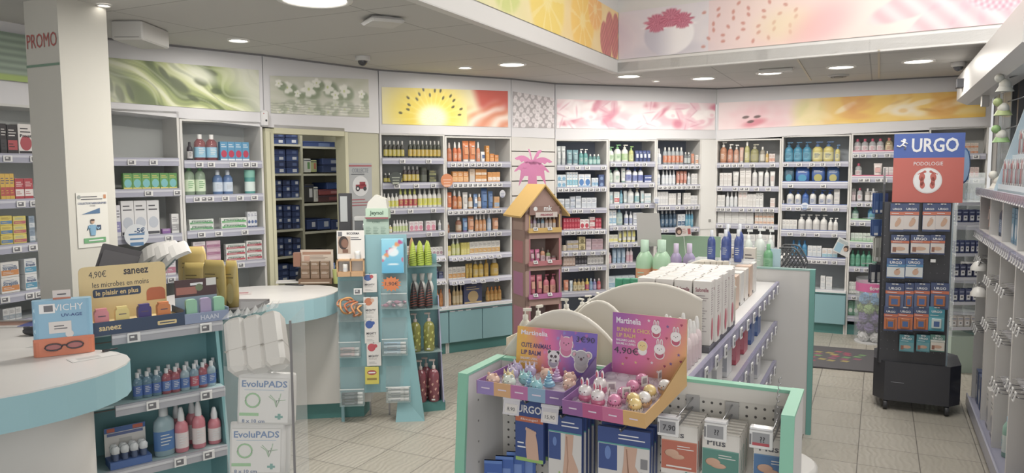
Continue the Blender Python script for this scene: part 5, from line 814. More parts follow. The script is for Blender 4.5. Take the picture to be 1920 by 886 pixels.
# blue oval mirror behind the header
p = aty(1808, 310, 5.2); o = MB().disc(.03, mat('#6f95bf', .3), T(0, -.002, 0) @ face_front(0, 0, 0), 24, .11).lathe([(.032, -.003), (.036, 0), (.032, .003)], mat('#3f66a0', .3), RX(math.pi/2) @ Matrix.Diagonal((1, 3.4, 1, 1)), seg=24, cap=False).box(-.03, .03, .001, .003, -.1, .1, mat('#5c84b4')).tube([(0, 0, -.1), (-.05, .05, -.2)], .004, METAL).build('hanging_mirror', loc=p, rz=-.5); tag(o, 'narrow oval blue framed mirror beside the blue header board', 'mirror')
# clear tower of small navy packs
G0 = aty(1790, 500, 6.0); G1 = aty(1840, 500, 6.0); gw = G1.x-G0.x
gt = empty('glass_tower', (G0.x, 6.0, 0), 0, 'clear glass display tower of nail products behind the foot care stand', 'display stand')
GL = clear('#d4dde0', .3)
for x in (0, gw-.006): MB().box(x, x+.006, 0, .22, .3, 1.62, GL).build('side_panel', gt)
MB().box(0, gw, .0, .24, 0, .3, mat('#a8bcb0', .4)).build('base', gt); MB().box(0, gw, .215, .22, .3, 1.62, GL).build('back_panel', gt)
for r_, (vv, n_, col, ds) in enumerate(((379, 0, '', ''), (417, 4, '#343c64', 'navy nail varnish pack'), (475, 5, '#36406c', 'navy nail care pack'), (520, 4, '#30365c', 'dark navy pack'), (566, 4, '#3a4470', 'blue nail pack'), (613, 4, '#c8c0bc', 'cream nail kit pack'))):
    z = aty(1815, vv, 6.0).z; sh_ = MB().box(0, gw, 0, .215, z-.006, z, clear('#e4ecec', .5)).build('shelf', gt); MB().box(0, gw, -.008, 0, z-.022, z+.002, RAILHI).build('price_rail', sh_)
    for i in range(n_):
        for j in range(2):
            w_ = gw/n_*.8; h_ = .1 if r_ < 5 else .08
            if ('gt', w_, col) not in _PC: _PC[('gt', w_, col)] = MB().cbox(w_, .02, h_, mat(col, .35), c=.002).rect(0, h_*.35, w_*.7, h_*.4, WT, -.011).rect(0, h_*.38, w_*.35, h_*.14, TAGD, -.0115).rect(0, h_*.8, w_*.8, h_*.1, mat('#8c94b0'), -.011).mesh('pack')
            tag(mobj('nail_pack', _PC[('gt', w_, col)], loc=(G0.x+gw*(i+.5)/n_, 6.03+j*.06, z+.001)), lab(ds+[' in front', ' behind'][j], i, n_, '%s shelf of glass tower' % ORD[r_]), 'nail pack', 'packs in the glass tower')
# sponge bin
p = atz(1631, 634, 0); p = p+Vector((-.06, -.25, 0)); bn = empty('sponge_bin', (p.x, p.y+.1, 0), 0, 'tall clear bin of coloured bath puffs with a pink label', 'bin')
MB().lathe([(.15, .0), (.155, .02), (.15, .62)], clear('#dfe6ea', .25), seg=24, cap=False).build('clear_wall', bn); MB().lathe([(.15, 0), (.15, .012)], WHITE, seg=24).build('base', bn)
b = MB().lathe([(.1515, .5), (.1515, .58)], mat('#cc5a94', .4), seg=24, cap=False); b.text('flowers', .05, WT, face_front(-.03, -.153, .54), True); b.build('label_band', bn)
k = 0
for lay, (z, col, nm) in enumerate(((.06, '#d0cfd2', 'white'), (.15, '#66528c', 'purple'), (.24, '#6a5594', 'violet'), (.33, '#7fa052', 'green'), (.42, '#5c94c4', 'blue'))):
    for i in range(5):
        a = i*1.257+lay*.6+.9; r = .085
        if ('puff', col) not in _PC:
            m_ = MB(); rr = random.Random(k)
            rings, seg = 9, 16; V = []; Fc = []
            for q in range(rings+1):
                for s_ in range(seg):
                    th, ph = math.pi*q/rings, 2*math.pi*s_/seg; rad = .046*(1+.2*math.sin(7*ph+5*th)*math.sin(th)+rr.uniform(-.08, .08)); V.append((rad*math.sin(th)*math.cos(ph), rad*math.sin(th)*math.sin(ph), rad*math.cos(th)))
            for q in range(rings):
                for s_ in range(seg): t_ = (s_+1) % seg; Fc.append((q*seg+s_, q*seg+seg+s_, q*seg+seg+t_, q*seg+t_))
            m_.add(V, Fc, mat(col, .8, bump=.8, bscale=120)); _PC[('puff', col)] = m_.mesh('puff')
        k += 1; tag(mobj('bath_puff', _PC[('puff', col)], loc=(p.x+math.cos(a)*r, p.y+.1+math.sin(a)*r, z), rot=(a, lay, 0)), '%s mesh bath puff inside the clear bin, one of the %s layer' % (nm, nm), 'bath puff', '%s bath puffs in the bin' % nm)
for i in range(4): tag(MB().cbox(.035, .03, .2, mat('#c9cdd0', .4)).rect(0, .1, .02, .12, mat('#a8b0b8'), -.016).build('brush_pack', loc=(p.x+.01+i*.036, p.y-.005, .42), rz=0), lab('grey white brush pack', i, 4, 'upright in front of the bath puffs'), 'brush', 'brush packs in the bin')
# hanging card
p = atseg(1581, 463, P[5], P[6], -.02); b = MB().box(-.085, .085, -.002, 0, -.075, .075, mat('#dcdedd', .5)); b.rect(0, 0, .17, .001, WT, -.003); b.rect(-.04, -.02, .07, .09, mat('#9cc8e0'), -.003); b.disc(.03, mat('#3a3030'), face_front(.035, -.004, -.0), 16, .03); b.disc(.02, mat('#c8a088'), face_front(.03, -.005, -.012), 14); lines(b, -.07, .06, .03, .06, -.0035, 3, mat('#7ca0a8'))
tag(b.build('hanging_card', loc=p, rot=(0, .45, 0)), 'tilted square white and blue card with a face, hanging on the upright', 'card')
# door mat
q = [atz(1505, 648, 0), atz(1655, 660, 0), atz(1652, 700, 0), atz(1490, 686, 0)]
b = MB(); b.prism([(v_.x, v_.y) for v_ in reversed(q)], .012, mat('#48464a', .9, bump=.5, bscale=300), T(0, 0, .001)); cx = atz(1552, 670, 0)
for k in range(26):
    a = k*2.4; r = .05*math.sqrt(k+1); x_, y_ = cx.x+math.cos(a)*r*1.35, cx.y+math.sin(a)*r*.75; s_ = .045; b.add([(x_-s_, y_, .0135), (x_, y_-s_*.8, .0135), (x_+s_, y_, .0135), (x_, y_+s_*.8, .0135)], [(0, 1, 2, 3)], mat(['#8c3c50', '#5a7c50', '#7c4458', '#8a7c48'][k % 4], .9))
tag(b.build('floor_mat'), 'dark door mat with red and green diamond cluster pattern', 'floor mat')
# extra curved end panel at the first left bay
pe = Vector(P[0]+(0,)); a1 = math.atan2(P[1][1]-P[0][1], P[1][0]-P[0][0])
tag(MB().prism([(0, .9), (-.03, 1.25), (-.06, 1.7), (0.0, 2.0), (.0, .9)], .015, mat('#d0cecb', .5), Matrix(((0, 0, 1, 0), (1, 0, 0, 0), (0, 1, 0, 0), (0, 0, 0, 1)))).build('end_panel', loc=pe-Vector((.02, .02, 0)), rz=a1), 'thin white curved end panel between the column and first bay', 'panel')
# ================================================================ service counters
def topedge(name, pts, z, th, root, mt):
    n = len(pts); b = MB(); b.prism(pts, .006, mt, T(0, 0, z-.006)); b.build('counter_top', root)
    MB().prism(pts, th, mat('#8bb8c3', .45), T(0, 0, z-.006-th)).build('edge_band', root)
def smooth(pts, it=2):
    for _ in range(it):
        o = []; n = len(pts)
        for i in range(n): a, b_ = pts[i], pts[(i+1) % n]; o += [(a[0]*.75+b_[0]*.25, a[1]*.75+b_[1]*.25), (a[0]*.25+b_[0]*.75, a[1]*.25+b_[1]*.75)]
        pts = o
    return pts
CT = mat('#d4d2d0', .35)
ca = empty('service_counter', (0, 0, 0), 0, 'rounded white service counter with thick light blue edge, nearest the till', 'counter')
pA = smooth([(-2.2, 2.0), (-1.86, 2.12), (-1.6, 2.33), (-1.46, 2.52), (-1.42, 2.7), (-1.46, 2.84), (-1.6, 2.95), (-1.78, 2.97), (-2.05, 3.0), (-2.45, 2.85), (-2.7, 2.4), (-2.5, 2.1)], 1)
topedge('a', pA, .95, .115, ca, CT)
MB().lathe([(.34, 0), (.34, .83)], mat('#cbc8c4', .5), T(-1.95, 2.74, 0), seg=32, cap=False, sx=1.1, sy=.55).build('base_panel', ca)
MB().box(-.06, .06, -.22, .22, 0, .83, DTEAL, T(-2.06, 2.5, 0) @ RZ(-.5)).build('support_leg', ca)
MB().prism([(-.03, 0), (.3, 0), (.3, .2), (.26, .24), (-.03, .17)], .006, clear('#d8d8d8', .3), T(-1.72, 2.15, .42) @ RZ(.5) @ RX(math.pi/2)).build('clear_pocket', ca)
# back desk with mouse and leaflets
MB_ = MB().prism([(-3.3, 3.0), (-2.12, 3.12), (-2.1, 3.3), (-2.42, 3.72), (-3.3, 3.6)], .03, mat('#cfcdcb', .4), T(0, 0, .87)); dk = tag(MB_.build('back_desk'), 'white back desk behind the rounded counter, left of the column', 'desk'); MB().box(-3.2, -2.5, 3.15, 3.5, 0, .87, mat('#b9b7b4')).build('cabinet', dk)
p = atz(65, 622, .915); ms = MB().ball((0, 0, 0), .035, BLACK, (1.5, .9, .6)).lathe([(.003, 0), (.003, .001)], BLACK).build('computer_mouse', loc=(p.x, p.y, .921), rz=.2); tag(ms, 'black computer mouse on the white back desk', 'mouse'); MB().box(-.045, -.02, -.004, .004, .012, .021, mat('#44454c')).build('scroll_wheel', ms)
p = atz(40, 606, .905); tag(MB().box(-.2, .2, -.09, .09, 0, .004, mat('#d0ccc8')).box(-.2, -.08, -.09, .09, .004, .005, mat('#3a5cac')).box(-.06, .12, -.05, .05, .004, .005, mat('#a87c6c')).box(.12, .2, -.09, .09, .004, .005, mat('#44509c')).build('leaflet', loc=(p.x-.1, p.y, .901), rz=.1), 'blue and white leaflet lying on the back desk', 'leaflet')
S3 = ((-1.65, 3.04), (-1.65+math.cos(math.radians(40)), 3.04+math.sin(math.radians(40)))); aD = math.radians(40); dD = Vector((math.cos(aD), math.sin(aD), 0)); nD = Vector((-dD.y, dD.x, 0)); OD = Vector((-1.65, 3.04, 0))
# boxed set on the counter
p = atz(137, 660, .95); vb = empty('skincare_gift_box', (p.x-.02, p.y-.02, .951), math.radians(30), 'blue and orange skin care box with glasses on the rounded counter', 'box')
w_, h_, d_ = .2, .215, .055
b = MB(); ou = []
for cx, cy, a_ in ((w_/2-.02, -d_/2+.02, -90), (w_/2-.02, d_/2-.02, 0), (-w_/2+.02, d_/2-.02, 90), (-w_/2+.02, -d_/2+.02, 180)):
    for k in range(4): an = math.radians(a_+k*30); ou.append((cx+.02*math.cos(an), cy+.02*math.sin(an)))
b.prism(ou, .155, mat('#7fb0cf', .35), T(0, 0, .06)); b.text('VICHY', .036, WT, face_front(.02, -d_/2-.001, .185), False, fitw=.1); b.text('UV-AGE', .016, mat('#33508c'), face_front(.03, -d_/2-.001, .155), True, fitw=.07)
b.rect(-.01, .11, .075, .045, mat('#d5cfcc'), -d_/2-.001); lines(b, -.03, .015, .1, .12, -d_/2-.0015, 2, INK); b.disc(.014, mat('#d5cfcc'), face_front(.02, -d_/2-.0016, .082), 16)
for k in range(3): b.disc(.011, mat('#a8cce0'), face_front(-.085, -d_/2+.004, .18-.04*k), 12)
b.rect(-.05, .185, .052, .036, WT, -d_/2-.0012); b.rect(-.046, .185, .03, .024, TAGD, -d_/2-.002); b.build('carton', vb)
b = MB(); b.prism([(x*1.03, y*1.06) for x, y in ou], .062, mat('#d2704e', .35)); b.rect(0, .064, w_*.99, .012, mat('#d2704e'), -d_/2-.0022); b.build('orange_base', vb)
b = MB()
for sx in (-1, 1): 
    pts = [(sx*.036+.028*math.cos(t), -d_/2-.006, .036+.013*math.sin(t)+sx*.001) for t in [k*math.pi/8 for k in range(16)]]; b.tube(pts, .003, mat('#3a3238', .2), 6, closed=True); b.disc(.026, mat('#a85c5c', .15), face_front(sx*.036, -d_/2-.005, .036), 16, .011)
b.tube([(-.01, -d_/2-.006, .038), (0, -d_/2-.006, .041), (.01, -d_/2-.006, .038)], .003, mat('#3a3238', .2)); b.build('glasses', vb)
MB().box(-.03, .03, -.002, .0, .21, .25, mat('#d5c9c4')).box(-.03, .03, -.0025, -.002, .21, .222, mat('#c86f50')).box(-.015, .015, -.003, -.002, .232, .236, INK).build('top_card', vb)
p = atz(176, 669, .95); tag(MB().box(-.085, .085, -.035, .035, 0, .001, mat('#c9c8c6')).box(-.078, .078, -.028, .028, .001, .0013, mat('#d6d5d3')).box(-.06, .02, -.018, .018, .0013, .0016, mat('#b9b9b7')).build('paper_slip', loc=(p.x, p.y, .9505), rz=math.radians(48)), 'printed paper slip stuck on the rounded counter edge', 'paper')
p = atz(208, 657, .95); tag(MB().tube([(-.03, 0, .004), (.025, 0, .004)], [.004, .003], BLACK).box(-.03, -.012, -.008, .008, 0, .007, BLACK).build('cap_piece', loc=(p.x, p.y, .951), rz=.9), 'small black clip on the rounded counter', 'clip')
# ---------------------------------------------------------------- sanitiser stand
st = empty('sanitiser_stand', OD, aD, 'teal shelf stand of hand sanitisers beside the rounded counter', 'display stand')
MB().box(-.08, .46, .2, .22, 0, .99, mat('#6ba2a8', .45)).build('back_panel', st)
for z in (.92, .62): MB().box(-.08, .46, .197, .2, z, z+.004, mat('#8a7468', .4)).build('seam_strip', st)
Mx = Matrix(((0, 0, 1, 0), (1, 0, 0, 0), (0, 1, 0, 0), (0, 0, 0, 1)))
MB().prism([(-.1, 0), (.2, 0), (.2, .99), (.08, .99)], .015, mat('#6ba2a8', .45), T(.445, 0, 0) @ Mx).build('side_panel', st); MB().prism([(.02, 0), (.2, 0), (.2, .99), (.02, .99)], .015, mat('#6ba2a8', .45), T(-.095, 0, 0) @ Mx).build('side_panel', st)
for z, x0, tg_ in ((.999, .0, (.08, .37)), (.70, .0, (.14, .36)), (.43, -.06, (.24, .36))):
    s_ = MB().box(-.08, .445, -.02, .2, z-.008, z, mat('#8fa9ac', .3)).build('shelf', st); MB().box(x0, .445, -.035, -.02, z-.045, z+.0, mat('#a3a5ae', .25)).box(x0, .445, -.037, -.035, z-.018, z-.008, mat('#c4c6cc', .2)).build('price_rail', s_)
    for t in tg_: mobj('price_tag', tagmesh(.05, .04), s_, (t, -.041, z-.043))
def onD(u, off): 
    q_ = atseg(u, 600, *S3, off); return OD+dD*((q_-OD).dot(dD))+nD*off
def putD(kind, u, off, z, w, h, cols, label, d=None, name=None):
    l = onD(u, off); l.z = z+.001; return put(kind, w, d or w*.7, h, cols, l, aD+random.uniform(-.08, .08), label, 'sanitisers on the teal stand', name=name or 'sanitiser_bottle')
cl3 = [('#6c94ac', '#3c5ca0', '#c8ccd0'), ('#a4c0cc', '#4468a8', '#c4c8cc'), ('#b45c68', '#4c6cac', '#c8ccd0'), ('#8cb0c4', '#b04858', '#ccd0d4')]
for i, u in enumerate((252, 270, 288, 307, 324, 342, 360, 376, 392)):
    for j in range(2):
        ci = (0, 0, 0, 2, 2, 1, 3, 2, 1)[i]; putD('clear', u+j*4, .02+j*.06, .70, .04, .11, cl3[ci], 'small %s sanitiser bottle, %s from left, %s row' % (['navy label', 'pale blue', 'red', 'clear blue'][ci], ORD[i], ('front', 'back')[j]))
putD('bottle', 298, .03, .43, .088, .22, ('#7f9aa4', '#3f6ca8', '#b9c0c4'), 'large clear blue sanitiser bottle on the bottom shelf')
for i, (u, hh, o) in enumerate(((331, .18, .02), (364, .19, .02), (394, .15, .03), (322, .17, .1), (352, .18, .1))): putD('spray', u, o, .43, .057, hh*1.1, ('#c4707c', '#d2c8c8', '#ccd0d4'), ['red and white spray in front, beside large bottle', 'tallest red and white spray in front', 'small red and white spray at right end', 'back row red spray by large bottle', 'back row middle red and white spray'][i], d=.05)
p = onD(228, .03); c_ = empty('counter_carton', (p.x, p.y, .431), aD, 'blue and white counter carton of little capped vials', 'carton')
b = MB().box(-.08, .08, .04, .045, 0, .15, mat('#d3d0cc', .5)).box(-.08, .08, -.05, .045, 0, .03, mat('#3c5c9c')); b.rect(0, .14, .16, .022, mat('#3f62a4'), .039); b.rect(-.055, .14, .03, .016, mat('#c05c48'), .038); b.rect(.05, .14, .04, .016, mat('#c05c48'), .038); b.rect(0, .12, .14, .012, mat('#5c6ca0'), .0385); b.rect(0, .085, .05, .03, mat('#b8b8b4'), .0385); b.build('tray', c_)
for i in range(4):
    for j in range(2): tag(MB().lathe([(.012, 0), (.012, .03)], mat('#3f4f70'), seg=10).lathe([(.016, .03), (.017, .05), (.01, .06)], clear('#dfe5e8', .6), seg=10).build('vial', loc=Vector((p.x, p.y, .462))+dD*(-.055+.036*i)+nD*(-.03+.03*j)), lab('capped vial, %s row' % ('front', 'back')[j], i, 4, 'in the blue carton on bottom shelf'), 'vial', 'vials in the carton')
# yellow and navy counter display
zt_ = 1.0; sn = empty('counter_display', onD(252, .03)+Vector((0, 0, zt_)), aD+.03, 'yellow cardboard display of colourful sanitiser sprays with handwritten price', 'display')
YE = mat('#dac28a', .55); NV = mat('#2e3f5c', .5)
def rrect(w, h, r, n=4, only_top=False):
    o = []
    for cx, cy, a_ in ((w/2-r, r, -90), (w/2-r, h-r, 0), (-w/2+r, h-r, 90), (-w/2+r, r, 180)):
        if only_top and cy == r: o.append((w/2 if cx > 0 else -w/2, 0)); continue
        for k in range(n+1): an = math.radians(a_+k*90/n); o.append((cx+r*math.cos(an), cy+r*math.sin(an)))
    return o
b = MB(); b.prism(rrect(.31, .22, .02, only_top=True), .003, YE, face_front(-.01, .083, .02)); y = .0795
b.text('saneez', .042, INK, face_front(.035, y, .214), True, fitw=.09); b.text('4,90€', .034, INK, face_front(-.1, y, .208), False, fitw=.06); b.text('les microbes en moins', .03, INK, face_front(-.02, y, .168), False, fitw=.2)
b.prism(rrect(.17, .032, .008), .0006, NV, face_front(-.035, y+.0004, .12)); b.text('le plaisir en plus', .026, YE, face_front(-.035, y-.001, .136), True, fitw=.15); b.prism(rrect(.07, .05, .02, only_top=True), .001, mat('#b9603f'), face_front(.105, y+.0004, .09)); b.build('back_card', sn)
b = MB(); b.box(-.165, .165, -.06, .083, 0, .012, YE); b.box(-.165, .165, -.062, -.058, 0, .05, NV); b.box(-.167, -.163, -.06, .083, 0, .06, YE); b.box(.163, .167, -.06, .083, 0, .06, NV); b.box(-.163, .163, -.055, .08, .03, .034, YE)
b.text('saneez', .03, YE, face_front(-.1, -.063, .027), True, fitw=.075); b.prism(rrect(.07, .016, .004), .0006, YE, face_front(.1, -.0625, .012)); b.rect(.1, .02, .055, .004, NV, -.0636); b.build('tray', sn)
def rblock(w, h, d, col, r=.014): return MB().prism(rrect(w, h, r, 3), d, mat(col, .4), face_front(0, d/2, 0))
sn.scale = (1.1, 1.1, 1.1); mS = Matrix.Translation(sn.location) @ RZ(aD+.03) @ Matrix.Scale(1.1, 4)
for i, (x, c, nm) in enumerate(((-.118, '#d8828c', 'pink'), (-.048, '#dcc87c', 'pale yellow'), (.03, '#40397c', 'navy purple'), (.1, '#d27c48', 'orange'))):
    b = rblock(.052, .06, .03, c); b.text(['Sanez'][0], .008, INK, face_front(0, -.0155, .036), False) if False else b.rect(0, .036, .028, .004, mat('#5a4a5c'), -.0155); b.box(-.02, .02, -.012, .012, .056, .066, mat(c, .4)); tag(b.build('pocket_spray', loc=mS @ Vector((x, -.02, .034)), rz=aD), nm+' pocket sanitiser in the yellow cardboard display', 'sanitiser', 'pocket sanitisers in the yellow display')
hn = empty('counter_display', onD(380, .03)+Vector((0, 0, zt_)), aD, 'grey blue cardboard display of tall pastel sanitisers', 'display'); GB = mat('#8493b4', .5)
b = MB().box(-.085, .08, .06, .064, 0, .09, mat('#8a9fb0')).box(-.085, .08, .06, .064, .09, .16, mat('#4a3336', .5)); b.rect(-.04, .115, .08, .03, mat('#a8685c'), .0595); b.rect(.0, .14, .05, .01, WT, .0592); b.disc(.015, mat('#6f7c5c'), face_front(.01, .059, .125)); b.rect(.058, .145, .04, .03, mat('#d4d4d0'), .059); b.build('back_card', hn)
b = MB().box(-.085, .085, -.055, .064, 0, .006, GB).box(-.085, .085, -.057, -.053, 0, .04, GB).box(.083, .087, -.055, .064, 0, .05, GB); b.text('HAAN', .026, mat('#c4cbdc'), face_front(.01, -.058, .019), True, fitw=.07); b.build('tray', hn)
hn.scale = (1.1, 1.1, 1.1); mS = Matrix.Translation(hn.location) @ RZ(aD) @ Matrix.Scale(1.1, 4)
for x, c, nm in ((-.052, '#8ec4a4', 'left mint green'), (.002, '#a596bc', 'lilac'), (.055, '#8fcaa8', 'right mint green')): tag(rblock(.046, .095, .022, c, .012).build('pocket_spray', loc=mS @ Vector((x, -.03, .007)), rz=aD), nm+' tall sanitiser in the grey blue display', 'sanitiser', 'pastel sanitisers')
# items behind the stand: shelf, gold sachets, monitor back, catalogues
p0 = aty(345, 580, 3.6); p1 = aty(468, 580, 3.6)
ts = tag(MB().box(0, p1.x-p0.x, 0, .3, -.02, 0, mat('#4c4a4c', .4)).box(p1.x-p0.x-.012, p1.x-p0.x, -.01, .02, -.06, .0, CLEARB).box(.02, p1.x-p0.x-.02, .1, .3, -p0.z, -.02, mat('#4f8d92')).build('back_shelf', loc=(p0.x, 3.6, p0.z)), 'dark shelf top holding the gold sachets, behind the sanitiser stand', 'shelf')
for i, (u0, u1, vt, o, lb) in enumerate(((381, 425, 487, .05, 'front left tall gold sachet'), (424, 446, 488, .07, 'front right tall gold sachet'), (345, 388, 492, .12, 'wide gold sachet behind, at left'), (338, 386, 462, .2, 'uppermost yellow gold sachet, bent over'), (388, 400, 489, .15, 'narrow gold sachet between the others'))):
    a_ = aty(u0, 575, 3.6+o); b_ = aty(u1, vt, 3.6+o); put('sachet', b_.x-a_.x, .05, b_.z-p0.z, (('#ad9650', '#b8a468', '#6c5c34') if i != 3 else ('#c4a960', '#c89070', '#7c6c44')), (a_.x/2+b_.x/2, 3.6+o, p0.z+.001), .1*i-.2, lb+' on dark shelf', 'gold sachets', name='gold_sachet', cat='sachet')
q = aty(212, 498, 3.55); mo = MB().prism(rrect(.2, .19, .01), .025, mat('#3c3a3e', .4), RX(math.pi/2-.35)).prism(rrect(.17, .15, .01), .002, mat('#4a484c', .35), T(0, -.0265, .02) @ RX(math.pi/2-.35)).build('till_monitor', loc=(q.x, 3.55, q.z-.1), rot=(0, .28, .35)); tag(mo, 'dark tilted till monitor seen from behind, above the yellow display', 'monitor'); MB().tube([(0, .04, .03), (.0, .08, -.3)], .018, BLACK).build('stand', mo)
for i, (u, v, an, c) in enumerate(((285, 482, .55, '#a9a7a4'), (302, 484, .7, '#c4c2bf'), (322, 487, .8, '#cfcdca'))):
    q = aty(u, v, 3.62-.03*i); b = MB(); n = 8
    for k in range(n): 
        t0, t1 = k/n, (k+1)/n; f = lambda t: (.19*t-.095, .0, .035*math.sin(t*math.pi)); x0, _, z0 = f(t0); x1, _, z1 = f(t1)
        b.add([(x0, -.06, z0), (x1, -.06, z1), (x1, .06, z1), (x0, .06, z0), (x0, -.06, z0-.02), (x1, -.06, z1-.02), (x1, .06, z1-.02), (x0, .06, z0-.02)], [(0, 1, 2, 3), (4, 7, 6, 5), (0, 4, 5, 1), (3, 2, 6, 7), (0, 3, 7, 4), (1, 5, 6, 2)], mat(c, .5))
    b.box(-.06, .03, -.061, -.0605, .012, .02, mat('#6c7c80')); tag(b.build('catalogue', loc=q, rot=(.5, -an, .2)), ['leftmost grey', 'middle white', 'rightmost white'][i]+' curved catalogue leaning behind the yellow display', 'catalogue', 'catalogues')
# ---------------------------------------------------------------- clear bin of compress packs
pb = aty(432, 886, 2.0); pe_ = aty(556, 886, 2.0); bw = pe_.x-pb.x
cb_ = empty('pad_bin', (pb.x, 1.98, 0), .1, 'tall clear bin filled with white compress packs, in front of the counters', 'bin'); CLB = clear('#e4e8ea', .1, .05)
zt_ = aty(556, 600, 2.0).z
MB().box(0, bw, 0, .004, .6, zt_-.12, CLB).build('front_wall', cb_); MB().box(bw-.004, bw, 0, .2, .6, zt_, CLB).box(bw-.006, bw, -.002, .002, .6, zt_, mat('#6c6a6c')).build('side_wall', cb_); MB().box(0, .004, 0, .2, .6, zt_, CLB).build('side_wall', cb_); MB().box(0, bw, .2, .204, .6, zt_+.02, CLB).build('rear_wall', cb_); MB().box(0, bw, 0, .2, 0, .6, mat('#5d8f92')).build('pedestal', cb_)
def padpack(w, h, d):
    b = MB(); n = 12; V = []; Fc = []
    lv = [(-.5, .35), (-.46, .8), (-.3, 1), (.3, 1), (.46, .8), (.5, .2)]
    for zz_, q in lv:
        for k in range(n):
            a = 2*math.pi*k/n; ca_, sa_ = math.cos(a), math.sin(a); sx = math.copysign(abs(ca_)**.35, ca_); sy = math.copysign(abs(sa_)**.5, sa_); V.append((sx*w/2*(.97+.03*q), sy*d/2*q, zz_*h))
    for i in range(5):
        for k in range(n): j = (k+1) % n; Fc.append((i*n+k, i*n+j, i*n+n+j, i*n+n+k))
    b.add(V, Fc+[tuple(range(5*n, 6*n))], mat('#dad8d4', .3), None, True); y = -d/2-.001
    b.rect(0, 0, w*.86, h*.84, mat('#dcdad6', .35), y+.0003); b.text('EvoluPADS', h*.17, mat('#3d6aa6'), face_front(-w*.0, y-.0003, h*.31), True, fitw=w*.8); b.rect(0, h*.2, w*.7, h*.012, mat('#9cb4cc'), y)
    G2 = mat('#83bd7e'); b.tube([(-w*.2+h*.13*math.cos(t*.4), y, h*.0+h*.13*math.sin(t*.4)) for t in range(16)], h*.018, G2, 5, closed=True); b.rect(-w*.26, -h*.27, w*.34, h*.06, G2, y)
    for k in range(5): b.tube([(w*.22, y, -h*.12), (w*.22+w*.05*math.sin(k*2), y, 0), (w*.22+w*.16*math.cos(k*1.3), y, h*(.02+.03*k))], h*.008, mat('#a8c8a4'), 4)
    b.text('8 x 10 cm', h*.09, mat('#3d5a8c'), face_front(-w*.18, y-.0003, -h*.4), True, fitw=w*.4); b.box(w*.2, w*.34, y-.0004, y, -h*.33, -h*.29, mat('#4a9488')); b.box(w*.25, w*.3, y-.0005, y, -h*.36, -h*.25, mat('#4a9488'))
    return b.mesh('pad_pack')
pp = padpack(.15, .145, .05); 
def pl(u, v, y, rx, ry, rz, lb, me):
    q = aty(u, v, y); tag(mobj('compress_pack', me, loc=q, rot=(rx, ry, rz)), lb, 'compress pack', 'compress packs in the clear bin')
pl(499, 745, 2.03, 0, .06, .1, 'upright white compress pack facing out, upper of the two', pp); pl(484, 838, 2.03, 0, .05, .12, 'upright white compress pack facing out, lower of the two', pp); pl(505, 745, 2.1, 0, .04, .1, 'compress pack directly behind the upper facing pack', pp); pl(495, 838, 2.1, 0, .05, .1, 'compress pack directly behind the lower facing pack', pp)
def plainpack(w, h, d):
    b = MB().cbox(w, d, h, mat('#d3d0ca', .4), T(0, 0, -h/2), c=.012); b.box(-w/2-.0005, w/2+.0005, -d/2-.0006, d/2, -h*.12, -h*.115, mat('#b4b0a8'))
    V = []; 
    for k in range(9): x = -w/2+w*k/8; V += [(x, -d/2+.002, h/2), (x, 0, h/2+.025+.008*((k*7) % 3))]
    b.add(V, [(2*k, 2*k+2, 2*k+3, 2*k+1) for k in range(8)], clear('#e8eaec', .5, .15)); return b.mesh('pad_pack')
pq = plainpack(.06, .16, .07)
for i, (u, v) in enumerate(((449, 650), (482, 645), (515, 638))): pl(u, v, 2.05, -.6, -.25, .1, ['left', 'middle', 'right'][i]+' white compress pack tipped back at the top of the bin', pq)
# ================================================================ far counter
cbn = empty('service_counter', (0, 0, 0), 0, 'far rounded white counter with light blue edge and teal kick board', 'counter')
pB = smooth([(-1.95, 4.2), (-1.68, 4.32), (-1.36, 4.5), (-1.2, 4.7), (-1.145, 4.9), (-1.19, 5.1), (-1.4, 5.22), (-1.85, 5.15), (-2.2, 4.9), (-2.2, 4.35)], 1)
topedge('b', pB, .87, .13, cbn, CT)
MB().prism([(-2.0, 4.78), (-1.38, 4.9), (-.955, 4.965), (-.97, 5.2), (-1.9, 5.1)], .63, mat('#cbc8c3', .5), T(0, 0, .11)).build('base_panel', cbn); MB().prism([(-1.95, 4.82), (-1.38, 4.94), (-1.01, 4.99), (-1.0, 5.15), (-1.85, 5.08)], .11, DTEAL).build('kick_board', cbn)
p = atz(597, 529, .87)
dv = empty('counter_display', (p.x, p.y-.05, .871), .05, 'brown cardboard display of boxed creams on the far counter', 'display')
a_ = .1; b = MB().box(-.115, .115, .035, .04, 0, .235, mat('#d0bfae', .5)); b.rect(0, .21, .2, .02, mat('#a87c64'), .0345); lines(b, -.05, .08, .165, .195, .034, 3, mat('#7c6454')); b.rect(-.07, .17, .04, .04, mat('#c49c88'), .0342); b.build('back_card', dv); MB().box(-.115, .115, -.05, .04, 0, .035, mat('#7c5c44', .5)).box(-.1, .1, -.0515, -.05, .008, .016, mat('#cbb8a4')).build('tray', dv); MB().cbox(.05, .04, .1, mat('#8c5c48'), T(-.13, -.0, .12)).build('hanging_tube', dv)
for i in range(3):
    for j in range(2):
        me = shape('box', .062, .05, .06, '#7c6048', '#8c705c', '#d8ccc0'); o = mobj('product_carton', me[0][1], loc=(p.x-.07+.068*i, p.y-.055, .907+j*.061), rz=.05); tag(o, lab(('lower', 'upper')[j]+' brown cream carton', i, 3, 'in brown counter display'), 'carton', 'brown cream cartons')
q = atz(568, 526, .87); tag(MB().box(-.04, .04, -.03, .03, 0, .03, BLACK).prism(rrect(.07, .13, .01), .02, BLACK, T(0, 0, .02) @ RX(math.pi/2-.3)).box(-.025, .025, -.028, -.026, .1, .13, mat('#8a9498')).build('card_terminal', loc=(q.x, q.y, .871), rz=-.4), 'black card terminal beside the brown display', 'card terminal')
